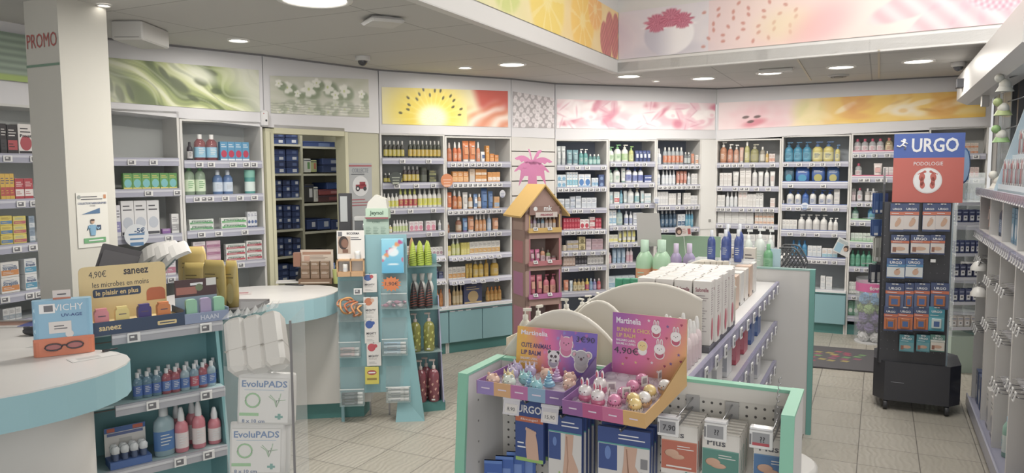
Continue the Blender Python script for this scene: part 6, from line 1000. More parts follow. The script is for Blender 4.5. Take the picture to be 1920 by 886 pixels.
q = atz(633, 531, .87); cup = tag(MB().lathe([(.028, 0), (.034, .1)], mat('#b7bf6c', .4), seg=14).build('pen_cup', loc=(q.x, q.y, .871)), 'lime green pen cup on the far counter', 'pen cup')
for i, (c, nm) in enumerate((('#33508c', 'blue'), ('#2c2c34', 'black'), ('#8c3c58', 'dark red'))): tag(MB().tube([(0, 0, .01), (.012*(i-1), .01, .145)], .0045, mat(c, .3)).build('pen', loc=(q.x+(i-1)*.012, q.y, .872)), nm+' pen standing in the lime green cup', 'pen', 'pens in the cup')
q = atz(552, 535, .87); tag(MB().tube([(-.07, 0, .005), (.07, 0, .005)], .005, BLACK).tube([(.07, 0, .005), (.08, 0, .005)], [.004, .001], METAL).build('ballpoint_pen', loc=(q.x, q.y, .871), rz=-.3), 'black ballpoint lying on the far counter', 'pen')
q = atz(435, 551, .87); tag(MB().box(-.12, .12, -.05, .05, 0, .003, mat('#c9b0ae')).box(-.12, .12, -.05, .05, .003, .0035, mat('#cfc9c6')).box(-.05, .1, -.03, .03, .0035, .004, mat('#b07c80')).build('leaflet', loc=(q.x, q.y, .871), rz=.3), 'pink and white leaflet at the left end of the far counter', 'leaflet')
q = atz(540, 528, .87); tag(MB().prism([(-.06, -.09), (.1, -.06), (.04, .1), (-.1, .06)], .002, mat('#cfcdcb')).build('paper_sheet', loc=(q.x, q.y, .871)), 'white paper sheet lying beside the card terminal', 'paper')
# dark till post with paper
q0 = aty(648, 400, 5.36); tl = empty('till_post', (q0.x, 5.36, 0), 0, 'tall black till post with a note pinned on, behind the tower', 'till'); z1 = aty(648, 362, 5.36).z; z0 = .3
MB().cbox(.085, .06, z1-z0, mat('#303136', .4), T(0, 0, z0)).build('post', tl); MB().box(-.03, .02, -.033, -.031, z1-.2, z1-.02, mat('#a9aeb0')).build('paper_note', tl); MB().lathe([(.06, 0), (.06, .02)], BLACK).box(-.02, .02, -.02, .02, 0, .3, BLACK).build('foot', tl)
q = aty(671, 445, 5.3); tag(MB().cbox(.07, .06, .12, mat('#55575c', .4)).cbox(.075, .07, .03, mat('#b4b4b4'), T(0, 0, .12)).tube([(.02, -.03, .02), (.03, -.05, .1)], .004, METAL).box(-.02, .02, -.02, .02, -q.z, 0, BLACK).build('label_printer', loc=(q.x+.02, 5.3, q.z)), 'grey small printer between till post and green sign', 'printer')
# ================================================================ impulse tower
S4 = ((-1.12, 4.86), (-.14, 4.96)); T0 = Vector((-1.12, 4.86, 0)); aT = math.atan2(.1, .98); dT = Vector((math.cos(aT), math.sin(aT), 0)); nT = Vector((-dT.y, dT.x, 0))
def tx(u, v=600): return (atseg(u, v, *S4)-T0).dot(dT)
def tz(u, v): return atseg(u, v, *S4).z
tw = empty('impulse_tower', T0, aT, 'teal impulse tower with clear pockets and hanging packs', 'display stand')
x0, x1 = tx(635), tx(765); zt1, zb1 = tz(700, 440), tz(700, 735)
MB().box(x0, x1, 0, .02, zb1, zt1, TEAL).build('front_board', tw)
MB().add([(tx(745), 0, zb1), (tx(742, 780), -.03, 0), (tx(796, 780), -.03, 0), (x1, 0, tz(765, 560)), (tx(745), .02, zb1), (tx(742, 780), .02, 0), (tx(796, 780), .02, 0), (x1, .02, tz(765, 560))], [(0, 1, 2, 3), (7, 6, 5, 4), (0, 4, 5, 1), (1, 5, 6, 2), (2, 6, 7, 3)], mat('#7fb3bc', .45)).build('foot_panel', tw)
MB().box(x0, x0+.02, .02, .03, 0, zt1, TEAL).build('side_panel', tw)
PC = clear('#b4c8cc', .16, .06)
def pocket(u0, u1, vt, vb):
    a_, b_ = tx(u0), tx(u1); z0, z1 = tz((u0+u1)/2, vb), tz((u0+u1)/2, vt); b = MB(); b.box(a_, b_, -.052, -.049, z0, z0+(z1-z0)*.45, PC).box(a_, b_, -.05, -.003, z0, z0+.004, PC).box(a_, a_+.003, -.05, -.002, z0, z0+(z1-z0)*.6, PC).box(b_-.003, b_, -.05, -.002, z0, z0+(z1-z0)*.6, PC).box(a_, b_, -.004, -.001, z0, z1, PC).box(a_, b_, -.0535, -.049, z0+(z1-z0)*.44, z0+(z1-z0)*.46, clear('#f0f4f4', .7)); b.build('clear_pocket', tw); return a_, b_, z0
def tub(n, ab, cols, desc, r=.011, vert=False, L=None, grp=None):
    a_, b_, z0 = ab
    for i in range(n):
        L_ = L or (b_-a_)*.86; q = T0+dT*((a_+b_)/2)+nT*(-.026)+Vector((0, 0, z0+.016+i*r*1.8)); c = cols[i % len(cols)]
        b = MB().tube([(-L_/2, 0, 0), (L_*.25, 0, 0)], r, mat(c, .35), 8).tube([(L_*.25, 0, 0), (L_/2, 0, 0)], r*.9, mat('#d4d2d0', .35), 8).box(-L_*.35, L_*.1, -r-.0005, -r+.001, -.003, .003, mat('#7c7c84')); tag(b.build('lip_stick', loc=q+nT*(.01*((i % 2)-.5)), rz=aT), '%s, layer %s from below, in a clear tower pocket' % (desc, ORD[i]), 'lip balm', grp or desc+'s')
tub(3, pocket(635, 676, 602, 667), ['#c9a9a8', '#c8b4b0'], 'pink lip stick')
tub(4, pocket(635, 681, 687, 757), ['#3c3a3c', '#6c5c4c', '#48484c'], 'dark lip stick')
tub(4, pocket(716, 764, 594, 663), ['#b4c8d4', '#8cacc4'], 'blue clear lip stick'); tub(4, pocket(722, 768, 685, 750), ['#d4d2d0', '#cccac8'], 'white lip stick', .013)
ab = pocket(635, 688, 526, 600)
for i in range(5):
    q = T0+dT*((ab[0]+ab[1])/2-.05+.025*i)+nT*(-.04-.02*(i % 2))+Vector((0, 0, ab[2]+.12-.012*i)); b = MB(); R_ = .035+.006*(i % 3)
    b.tube([(R_*math.cos(t*.42)*(1.2), .012*math.sin(t*1.3), R_*math.sin(t*.42)*(.8+.5*(i % 2))) for t in range(15)], .0065, mat(['#c8784c', '#cf9050', '#b8603c'][i % 3], .7), 6, closed=True); tag(b.build('scrunchie', loc=q, rz=aT+.4*i), '%s orange fabric hair band of the bunch in the top pocket' % ORD[i], 'hair band', 'orange hair bands')
ab = pocket(716, 764, 513, 576)
for i in range(6):
    q = T0+dT*(ab[0]+.03+.024*i)+nT*(-.026)+Vector((0, 0, ab[2]+.02+.02*(i % 2))); tag(MB().ball((0, 0, .0), .016, mat(['#b05c7c', '#d0c0c4', '#8c3c5c'][i % 3], .4), (1.3, .7, .8)).tube([(-.03, 0, 0), (.03, 0, .004)], .005, mat('#c8a0b0'), 5).build('wrapped_candy', loc=q, rz=aT+i), '%s pink and white wrapped sweet in the pocket under the orange star' % ORD[i], 'sweet', 'wrapped sweets')
hk_ = [(683, 709, 512, 546, '#3c5aa0', '#b84850', 'topmost'), (683, 710, 555, 597, '#c4704c', '#d0a48c', 'second'), (684, 710, 597, 641, '#3454a4', '#3454a4', 'third'), (687, 714, 640, 683, '#c04450', '#c04450', 'lowest')]
for u0, u1, vt, vb, c1, c2, nm in hk_:
    a_, b_ = tx(u0), tx(u1); z1, z0 = tz(697, vt), tz(697, vb); w_, h_ = b_-a_, z1-z0; b = MB().cbox(w_, .008, h_, mat('#d5d2cf', .45), c=.001); y = -.0045
    b.disc(w_*.28, mat(c1, .5), face_front(-w_*.15, y, h_*.8), 14, h_*.17); b.disc(w_*.13, mat(c2, .5), face_front(w_*.12, y-.0002, h_*.86)); b.text('MIGHTY', h_*.13, INK, face_front(-w_*.02, y-.0004, h_*.42), True, fitw=w_*.7); b.text('PATCH', h_*.1, mat('#8c8c8c'), face_front(-w_*.08, y-.0004, h_*.3), False, fitw=w_*.5); lines(b, -w_*.35, w_*.2, h_*.08, h_*.2, y-.0003, 2, mat('#a8a8a8'))
    tag(b.build('patch_pack', loc=T0+dT*((a_+b_)/2)+nT*(-.03)+Vector((0, 0, z0)), rz=aT), nm+' white spot patch pack hanging down the tower middle', 'patch pack', 'patch packs')
    MB().tube([(0, 0, 0), (0, -.05, 0), (0, -.055, .008)], .002, METAL, 5).build('hook', tw, loc=((a_+b_)/2, 0, z1+.001))
a_, b_ = tx(683), tx(709); z1, z0 = tz(697, 685), tz(697, 717); w_, h_ = b_-a_, z1-z0; b = MB().cbox(w_, .01, h_, mat('#cfc24c', .4), c=.001); b.disc(w_*.34, mat('#a83840'), face_front(0, -.0055, h_*.68), 14, h_*.14); b.rect(0, h_*.68, w_*.5, h_*.08, WT, -.006); b.rect(0, h_*.3, w_*.7, h_*.12, mat('#8c7434'), -.0055); tag(b.build('lip_balm_pack', loc=T0+dT*((a_+b_)/2)-nT*.03+Vector((0, 0, z0)), rz=aT), 'yellow lip balm pack with red oval, lowest on the tower middle', 'lip balm')
# boxed display on top, blue pouch, star
q = T0+dT*tx(662)+Vector((0, 0, tz(662, 515))); w_ = tx(688)-tx(637); bd = empty('counter_display', q+nT*-.03, aT, 'white display with a portrait photo and small wooden shelves, on the tower', 'display'); WDN = mat('#bf9468', .5)
h_ = tz(662, 431)-q.z; b = MB().box(-w_/2, w_/2, .0, .005, 0, h_, mat('#d6d3cf', .5)); b.text('BIODERMA', .02, INK, face_front(.015, -.001, h_-.02), True, fitw=.08); b.rect(-w_*.38, h_-.022, .026, .028, TAGD, -.001); b.rect(-w_*.24, h_*.68, w_*.46, h_*.38, mat('#b09a8a'), -.001)
b.disc(w_*.13, mat('#6e4a3a'), face_front(-w_*.22, -.002, h_*.72), 16, h_*.1); b.disc(w_*.18, mat('#2e2422'), face_front(-w_*.26, -.0015, h_*.73), 16, h_*.15); b.disc(w_*.11, mat('#7c5544'), face_front(-w_*.2, -.0025, h_*.71), 16, h_*.09); b.rect(-w_*.2, h_*.55, w_*.2, h_*.08, mat('#6e4a3a'), -.0022); lines(b, .0, w_*.4, h_*.78, h_*.86, -.001, 2, INK); b.build('back_card', bd)
MB().box(-w_/2, w_/2, -.05, .0, 0, .03, WDN).box(-w_/2, w_/2, -.05, 0, .1, .11, WDN).box(-w_/2, -w_/2+.008, -.05, 0, 0, .11, WDN).box(w_/2-.008, w_/2, -.05, 0, 0, .11, WDN).box(-.004, .004, -.05, 0, 0, .11, WDN).build('wooden_shelf', bd)
for x, z, nm in ((-w_*.2, .031, 'in the lower left wooden bay of the portrait display'), (w_*.25, .111, 'on top of the wooden shelf of the portrait display')): put('jar', .035, .035, .05, ('#dcdad6', '#c8ccd0', '#dcdcda'), q+dT*x-nT*.055+Vector((0, 0, z)), aT, 'white cream jar '+nm)
a_, b_ = tx(718), tx(760); z1, z0 = tz(739, 446), tz(739, 511)
def pouchface(s, t):
    c = mixc(hx('#8fc8dc'), hx('#5fa8cc'), 1-t)
    for i in range(16): c = mixc(c, hx(['#c86478', '#d8d4d0', '#d88c5c', '#b04878'][i % 4]), .8*ell(s, t, (i*.618) % 1*.65, .38+((i*.377) % .6), .07, .045, .3, i))
    c = mixc(c, hx('#dfe6ea'), .9*ell(s, t, .33, .62, .16, .12, .2)); c = mixc(c, hx('#e8eef0'), .8*ell(s, t, .33, .26, .17, .025, .3)); return c
pf = MB().cbox(b_-a_, .02, z1-z0, mat('#7cb8d0', .4), c=.008).build('bath_sachet', loc=T0+dT*((a_+b_)/2)-nT*.03+Vector((0, 0, z0)), rz=aT); tag(pf, 'blue floral bath sachet at the top of the tower', 'sachet'); mobj('printed_front', painted(pouchface, (b_-a_)*.94, (z1-z0)*.96, 26, 40), pf, (-(b_-a_)*.47, -.0108, .004))
b = MB(); n = 14; b.prism([((.062 if k % 2 else .046)*math.cos(math.pi*k/n)*1.05, (.062 if k % 2 else .046)*.82*math.sin(math.pi*k/n)) for k in range(2*n)], .002, mat('#d4713e', .6), face_front(0, 0, 0)); b.text('1,90€', .034, INK, face_front(0, -.003, 0), False, fitw=.08); tag(b.build('price_star', loc=T0+dT*tx(736)-nT*.065+Vector((0, 0, tz(736, 529))), rz=aT), 'orange starburst price card with handwritten price', 'price card')
mobj('price_tag', tagmesh(.052, .04), tw, (tx(674), -.06, tz(674, 549)))
# green white sign with a box on top
q = aty(706, 461, 5.02); h_ = aty(706, 410, 5.02).z-q.z; sg = MB().box(-.085, .085, 0, .012, 0, h_, mat('#9fb6a8', .5)); sg.text('CITEO', .016, mat('#4a6a5c'), face_front(0, -.001, h_-.022), True, fitw=.05)
for x in (-.05, 0, .05): lines(sg, x-.02, x+.018, .04, h_-.05, -.001, 9, mat('#6f8a7c'))
sg.box(-.085, .085, -.004, 0, 0, .02, mat('#8fa8a8')); sg.box(-.07, -.06, .0, .01, -q.z, 0, METAL).box(.06, .07, 0, .01, -q.z, 0, METAL); tag(sg.build('info_sign', loc=(q.x, 5.02, q.z)), 'pale green printed information sign standing behind the tower', 'sign')
b = MB().box(-.075, .075, -.05, .05, 0, .07, mat('#a9c4ae', .5)).prism([(-.07, 0), (.07, 0), (.06, .07), (-.01, .1), (-.06, .05)], .09, mat('#cbcac2', .6), T(0, .045, .06) @ RX(math.pi/2)).box(-.075, .075, -.051, -.05, .0, .012, mat('#8c4a50')); b.text('Jeynol', .035, mat('#2f4a3a'), face_front(0, -.0515, .04), True, fitw=.09); tag(b.build('tissue_box', loc=(q.x+.01, 5.05, q.z+h_+.001)), 'green and white cardboard box on top of the green sign', 'box')
# ================================================================ soap stand right of the tower
q0 = aty(768, 600, 5.08); q1 = aty(826, 600, 5.14); sw_ = (q1-q0).length; aS2 = math.atan2(q1.y-q0.y, q1.x-q0.x); SO = Vector((q0.x, q0.y, 0)); dS = Vector((math.cos(aS2), math.sin(aS2), 0)); nS = Vector((-dS.y, dS.x, 0))
ss = empty('soap_stand', SO, aS2, 'narrow stand of cone sponges and patterned hand soaps beside the tower', 'display stand')
sz = lambda v: aty(795, v, 5.1).z
MB().box(-.0, sw_, .12, .135, 0, sz(480), mat('#6fa4ac', .5)).build('back_panel', ss); MB().box(-.0, sw_+.02, -.03, .13, 0, sz(752), DTEAL).build('plinth', ss)
MB().prism([(-.06, sz(752)), (.13, sz(752)), (.13, sz(560)), (.1, sz(560))], .008, mat('#9a9ab8', .4), T(sw_, 0, 0) @ Mx).build('side_panel', ss)
for v in (497, 577, 657): MB().box(-.01, sw_, -.05, .12, sz(v)-.006, sz(v), clear('#9ab4b4', .55)).build('glass_shelf', ss)
def cone(c1, c2, h):
    b = MB(); n = 10; b.lathe([(.024, 0), (.026, .01), (.025, h*.3), (.02, h*.6), (.012, h*.85), (.002, h)], mat(c1, .35), seg=12)
    for k in range(9): z = h*(.1+.09*k); r = .027-.024*(max(0, z/h-.3)/.7)**1.3; b.tube([(r*math.cos(t*.7), r*math.sin(t*.7), z+.006*math.sin(t)) for t in range(9)], .0018, mat(c2, .4), 4, closed=True)
    return b
lm = cone('#a9bf3c', '#6c8428', .165).mesh('cone'); tg2 = cone('#2c2a2c', '#a84c3c', .19).mesh('cone')
for i in range(3):
    q = SO+dS*(.03+.05*i*1.5*.7)+nS*.0; tag(mobj('cone_sachet', lm, loc=(q.x, q.y, sz(497)+.001)), lab('lime green pointed cone sachet', i, 3, 'on top glass shelf of soap stand'), 'sachet', 'lime cones')
    q2 = q+nS*.05; tag(mobj('cone_sachet', cone('#b08458', '#a84c60', .19).mesh('cone') if i == 0 else bpy.data.meshes[bpy.data.objects['cone_sachet'].data.name], loc=(q2.x, q2.y, sz(497)+.001)), lab('cone sachet standing behind the lime ones', i, 3, 'soap stand'), 'sachet')
    tag(mobj('cone_sachet', tg2, loc=(q.x, q.y, sz(577)+.001)), lab('black and red striped cone sachet', i, 3, 'on middle glass shelf of soap stand'), 'sachet', 'tiger cones')
    b = MB().ball((0, 0, .04), .035, clear('#e4e4e0', .75, .3), (.8, .7, 1.5)).tube([(0, 0, .08), (0, .01, .14)], [.012, .02], clear('#e4e4e0', .75, .3)); tag(b.build('tissue_tuft', loc=(q.x, q.y+.055, sz(577)+.09)), lab('white crinkled tissue tuft', i, 3, 'behind the striped cones'), 'tissue', 'tissue tufts')
def soap(c1, c2, h):
    b = MB().lathe([(.034, 0), (.038, .006), (.038, h*.62), (.03, h*.7), (.014, h*.75)], clear(c1, .8, .1), seg=16); 
    for k in range(22): a = k*2.4; z = h*(.08+.022*k % .5); b.add([(.0388*math.cos(a+d_)*s_, .0388*math.sin(a+d_)*s_, z+dz) for d_, dz, s_ in ((-.22, 0, 1), (0, -.012, 1.004), (.22, .006, 1), (0, .012, 1.004))], [(0, 1, 2, 3)], mat(c2, .4))
    b.box(-.012, .012, -.0395, -.0385, .012, .022, mat('#d8d8d4')); b.lathe([(.013, h*.74), (.013, h*.82), (.005, h*.83), (.005, h*.93)], mat('#b8a8a4', .3), seg=8); b.box(-.03, .01, -.007, .007, h*.93, h*.97, mat('#b8a8a4', .3)); return b.mesh('soap')
ys, ps = soap('#8f8f3c', '#c4c868', .27), soap('#8c4450', '#d09c8c', .3)
for i, x in enumerate((.05, .15)): q = SO+dS*(x*.95-.01); tag(mobj('hand_soap', ys, loc=(q.x, q.y, sz(657)+.001)), lab('yellow green leaf patterned hand soap', i, 2, 'on lower glass shelf of soap stand'), 'soap', 'yellow soaps')
for i, (x, y) in enumerate(((.07, -.0), (.16, -.005), (.12, .07))): q = SO+dS*x+nS*y; tag(mobj('hand_soap', ps, loc=(q.x, q.y, sz(752)+.001)), ['left front', 'right front', 'rear'][i]+' dark pink leaf patterned hand soap on the soap stand plinth', 'soap', 'pink soaps')
# ================================================================ wooden display house
y_ = 6.1; hL = aty(984, 450, y_); hw = .331
hs = empty('display_house', (hL.x, y_, 0), .42, 'wooden display house with yellow roof and pink shelves of body care', 'display stand')
WD = mat('#a5837a', .6); PK = mat('#c0788f', .5); YL = mat('#d2a95c', .5); hz_ = lambda v: aty(1015, v, y_).z
ze, zr = hz_(396), hz_(350)
MB().box(0, .02, 0, .26, 0, ze, WD).build('side_panel', hs); MB().box(hw-.02, hw, 0, .26, 0, ze, WD).build('side_panel', hs); MB().box(0, hw, .25, .26, 0, ze, mat('#b9aba6', .6)).build('back_panel', hs)
# front frame with openings
b = MB(); ops = [(402, 432), (448, 494), (508, 556), (574, 640)]; zp = ze
for vt, vb in ops:
    z1, z0 = hz_(vt), hz_(vb); b.box(.0, hw, -.012, .0, z1, zp, WD); zp = z0
b.box(0, hw, -.012, 0, 0, zp, WD); b.box(0, .035, -.012, 0, 0, ze, WD); b.box(hw-.02, hw, -.012, 0, 0, ze, WD); b.add([(0, -.012, ze), (hw, -.012, ze), (hw/2, -.012, zr), (0, 0, ze), (hw, 0, ze), (hw/2, 0, zr)], [(0, 1, 2), (5, 4, 3)], WD); b.build('front_frame', hs)
for i, (vt, vb) in enumerate(ops):
    z = hz_(vb); s_ = MB().box(.02, hw-.02, -.03, .25, z-.012, z, [YL, mat('#b86a72', .5), mat('#b8649c', .5), PK][i]).box(.02, hw-.01, -.035, -.03, z-.02, z+.02, [YL, mat('#b86a72', .5), mat('#b8649c', .5), PK][i]).build('shelf', hs)
    for k in range(2): mobj('price_tag', tagmesh(.04, .03), s_, (.08+k*.13, -.045, z+.0), rot=(-.6, 0, 0))
    MB().box(.033, .042, -.016, -.012, z, hz_(vt), [YL, mat('#b86a72', .5), mat('#b8649c', .5), PK][i]).box(hw-.026, hw-.018, -.016, -.012, z, hz_(vt), [YL, mat('#b86a72', .5), mat('#b8649c', .5), PK][i]).build('opening_trim', hs)
    MB().box(-.004, 0, .04, .22, z+.0, hz_(vt)-.02, [mat('#b8978a'), mat('#c2747c'), mat('#c07aa4'), PK][i]).build('side_opening', hs)
for s in (-1, 1):
    xe = hw/2+s*(hw/2+.06); zz0 = ze-.0-.035; M_ = [(hw/2, -.05, zr+.02), (hw/2, .3, zr+.02), (xe, .3, zz0), (xe, -.05, zz0), (hw/2, -.05, zr+.005), (hw/2, .3, zr+.005), (xe, .3, zz0-.015), (xe, -.05, zz0-.015)]
    f_ = [(0, 1, 2, 3), (7, 6, 5, 4), (0, 3, 7, 4), (1, 5, 6, 2), (2, 6, 7, 3)]; MB().add(M_, f_ if s < 0 else [tuple(reversed(k)) for k in f_], YL).build('roof_panel', hs)
b = MB().box(.03, hw-.03, -.03, -.02, ze-.03, ze+.04, mat('#8c6a60')); b.text('mk', .06, WT, face_front(hw*.58, -.032, ze+.022), True, fitw=.075); b.box(hw*.25, hw*.85, -.034, -.03, ze-.05, ze-.008, mat('#cfc2bc')); b.text('monoi', .034, mat('#a03c50'), face_front(hw*.55, -.036, ze-.028), True, fitw=.11); b.disc(.018, WT, face_front(hw*.25, -.0315, ze+.02), 10); b.build('sign_board', hs)
aH = .42; dH = Vector((math.cos(aH), math.sin(aH), 0)); nH = Vector((-dH.y, dH.x, 0)); HO = Vector((hL.x, y_, 0))
def hput(kind, n, i, v, w, h, cols, lb, y=.03, x0=.05, x1=None): 
    x1 = x1 or hw-.03; q = HO+dH*(x0+(x1-x0)*(i+.5)/n)+nH*y; q.z = hz_(v)+.001; put(kind, w, min(w, .04), h, cols, q, aH, lb)
for i, c in enumerate(('#8c5c74', '#b0a0b8', '#3c4858', '#7ca0b8', '#b08c7c', '#c0a088', '#c8905c')): hput('bottle', 7, i, 432, .03, .11, (c, '#c8bcb8', '#c8c4c0'), lab('little perfume bottle', i, 7, 'top opening of display house'))
for i, c in enumerate(('#c05c8c', '#c8648c', '#c88c6c', '#7c8c5c', '#c07480')): hput(('tube', 'tube', 'bottle', 'bottle', 'jar')[i], 5, i, 494, .042, (.11, .11, .12, .1, .05)[i], (c, '#d8b8c0', '#5c4c48'), lab('pink toned body care item', i, 5, 'second opening of display house'))
for i in range(4): hput(('tube', 'tube', 'pump', 'pump')[i], 4, i, 556, .05, .17, ('#cc6c7c', '#d89c88', '#8c3c50'), lab('coral pink body milk', i, 4, 'third opening of display house'))
for i in range(3): hput('bottle', 3, i, 640, .05, .13, ('#c8945c', '#d8b890', '#b8a8a0'), lab('amber oil bottle', i, 3, 'lowest opening of display house'))
# palm cut-out
b = MB(); PM = mat('#c06a9c', .5); pcx = aty(1000, 330, y_+.2); 
def frond(a, L, w): 
    pts = []; n = 8
    for k in range(n+1): t = k/n; x = L*t*math.cos(a); z = L*t*math.sin(a)-L*.38*t*t; pts.append((x, z))
    up = []; dn_ = []
    for k, (x, z) in enumerate(pts): t = k/n; ww = w*math.sin(math.pi*min(1, t*.85+.12)); up.append((x, z+ww*.5)); dn_.append((x, z-ww*.5*(1.4 if k % 2 else .7)))
    return up+dn_[::-1]
for a, L, w in ((-.15, .15, .05), (.45, .19, .055), (1.15, .2, .05), (1.75, .2, .05), (2.5, .19, .055), (3.2, .16, .05)): b.prism(frond(a, L, w)[::-1] if False else frond(a, L, w), .008, PM, face_front(0, 0, .06))
b.prism([(-.045, -.22), (.045, -.22), (.03, .09), (-.03, .09)], .0078, PM, face_front(0, .0004, 0)); b.prism([(-.03, -pcx.z-.05), (.03, -pcx.z-.05), (.03, -.2), (-.03, -.2)], .0076, PM, face_front(0, .0004, 0)); b.prism([(-.12, -.14), (-.1, .0), (-.05, .08), (.05, .08), (.1, .0), (.12, -.14), (.07, -.05), (-.07, -.05)], .007, PM, face_front(0, .0006, 0))
tag(b.build('palm_cutout', hs if False else None, loc=(pcx.x, y_+.46, pcx.z+.05), rz=-.1), 'pink palm tree cut-out standing above the display house', 'palm cut-out')
# round wobblers on shelf uprights
for u, v, col, r, seg_i, lb, t_ in ((742, 334, '#3c4240', .055, 2, 'dark round shelf wobbler on the black bottle bay', '#9aa090'), (838, 338, '#cf7d52', .06, 2, 'orange round shelf wobbler between the two sunscreen bays', '#dca890'), (942, 363, '#c9ccd4', .035, 3, 'small white round wobbler at the slat wall edge', '#8c94b0'), (1509, 386, '#cdd4e0', .035, 5, 'small white blue round wobbler below the lotion pumps', '#4468a8'), (1231, 375, '#d0d2d8', .035, 4, 'small white wobbler between the two right corner bays', '#6c7cac'), (256, 441, '#d3d8de', .075, 0, 'round white wobbler offering money off electric toothbrushes', '#4a78a8')):
    A_, B_ = P[seg_i], P[seg_i+1]; q = atseg(u, v, A_, B_, -.05); aa = math.atan2(B_[1]-A_[1], B_[0]-A_[0]); b = MB().prism([(r*math.cos(k*math.pi/12), r*math.sin(k*math.pi/12)) for k in range(24)], .002, mat(col, .4), face_front(0, 0, 0)); b.rect(0, r*.1, r*1.3, r*.16, mat(t_), -.0025); b.rect(0, -r*.3, r*1.1, r*.14, mat(t_), -.0025); b.rect(0, -r*.75, r*1.1, r*.3, mat(t_), -.0024); b.box(-.003, .003, .0, .04, -.004, .0, clear('#e0e0e0', .5))
    if r > .07: b.text('-5€', .045, mat('#33507c'), face_front(.02, -.003, r*.4), True)
    tag(b.build('shelf_wobbler', loc=q, rz=aa), lb, 'shelf sign')
# ================================================================ central gondola
g0 = atz(947, 668, 1.0); GO = Vector((g0.x, g0.y, 0)); Mg = Matrix.Translation(GO) @ RZ(aB)
def gl(x, y, z=0): return Mg @ Vector((x, y, z))
def gpx(u, v, off):      # pixel on the plane y = off of the gondola frame -> local (x, z)
    S = (GO.x, GO.y), (GO.x+math.cos(aB), GO.y+math.sin(aB)); q = atseg(u, v, S[0], S[1], off); return (Mg.inverted() @ q).x, q.z
gd = empty('gondola', GO, aB, 'long white shop gondola with green edged pegboard end facing forward', 'gondola')
GW = .955; GWH = mat('#cbcac9', .5); GE = mat('#7cc0a4', .4)
Mx = Matrix(((0, 0, 1, 0), (1, 0, 0, 0), (0, 1, 0, 0), (0, 0, 0, 1)))
for x in (-.03, GW): 
    o_ = MB().prism([(-.4, 0), (.0, 0), (0, 1.0), (-.265, 1.0), (-.3, .6)], .03, GWH, T(x, 0, 0) @ Mx).build('side_panel', gd)
    MB().prism([(-.412, 0), (-.4, 0), (-.3, .6), (-.265, .998), (0, .998), (0, 1.006), (-.275, 1.006), (-.312, .6)][::-1], .034, GE, T(x-.002, 0, 0) @ Mx).build('green_edge', o_)
    for k in range(9): MB().disc(.004, mat('#6f6d6c'), T(x+(.0305 if x < 0 else -.0005), -.2, .9-.07*k) @ RY(math.pi/2), 8).build('screw_hole', o_) if k < 6 else None
MB().box(0, GW, -.02, 0, .06, 1.0, mat('#d3d0c8', .5)).build('pegboard', gd)
b = MB(); HM = mat('#4a4846')
for r in range(30):
    for k in range(36): b.disc(.0045, HM, face_front(.022+k*.026, -.0206, .935-.027*r), 6)
b.build('peg_holes', gd)['kind'] = 'stuff'
MB().box(0, GW, -.028, .004, .994, 1.004, GE).box(0, GW, -.024, -.02, .95, .994, mat('#d6d3cc')).build('top_rail', gd)
MB().box(0, GW, -.38, 0, 0, .06, mat('#bfbebc')).box(0, .6, 0, 2.6, 0, .06, mat('#bfbebc')).build('base', gd)
MB().box(.02, .58, -.235, -.03, .938, .948, mat('#c9c8c6')).build('tray_shelf', gd)
MB().box(.24, .27, .0, 2.6, .06, .94, GWH).build('spine', gd)
for z, x1 in ((.95, .605), (.70, .60), (.45, .60), (.2, .6)):
    s_ = MB().box(.27, x1, .0, 2.58, z-.02, z, mat('#c3c2c2', .45)).build('shelf', gd); rl = MB().box(x1, x1+.02, .02, 2.58, z-.045, z+.008, clear('#a9a6c8', .6, .2)).box(x1, x1+.006, .02, 2.58, z-.05, z-.0, RAIL).build('price_rail', s_)
    for k in range(13): mobj('price_tag', tagmesh(.045, .05), s_, (x1+.028, .15+k*.19, z-.05), rot=(0, 0, math.pi/2))
    if z > .9: MB().box(-.08, .24, .02, 2.58, z-.02, z, mat('#c9c7c2', .45)).build('shelf', gd)
# arched dividers
CRM = mat('#d0c9bd', .5)
def arch(y, x0, x1, zb, zt, zr, lb, n=14):
    V = [(x1, zb), (x1, zr)]; 
    for k in range(1, n): t = k/n; x = x1+(x0-x1)*t; V.append((x, zb+(zr-zb)*(1-t)+(zt-(zb+zr)/2)*4*t*(1-t)*(.5+.5*(1))))
    V.append((x0, zb)); b = MB().prism([(p[0], p[1]) for p in V], .014, CRM, face_front(0, .014, 0)); b.tube([(p[0], 0.007, p[1]) for p in V[1:]], .009, mat('#dbd5ca', .4), 6)
    tag(b.build('arched_divider', loc=gl(0, y), rz=aB), lb, 'shelf divider', 'arched dividers')
arch(.52, -.05, .575, .961, 1.19, 1.155, 'tall cream arched divider in front of the boxed cartons')
arch(.42, .04, .34, .961, 1.14, 1.0, 'small inner arched divider before the tall one')
arch(.03, -.02, .42, 1.0, 1.17, 1.03, 'arched divider just behind the animal lip balm display')
arch(1.12, .05, .60, .961, 1.2, 1.12, 'cream arched divider behind the rows of cartons')
arch(1.93, .05, .5, .961, 1.14, 1.05, 'farthest arched divider below the dark blue bottles')
MB().box(.27, .60, .55, 1.12, .95, .975, mat('#55555c', .4)).build('carton_riser', gd)
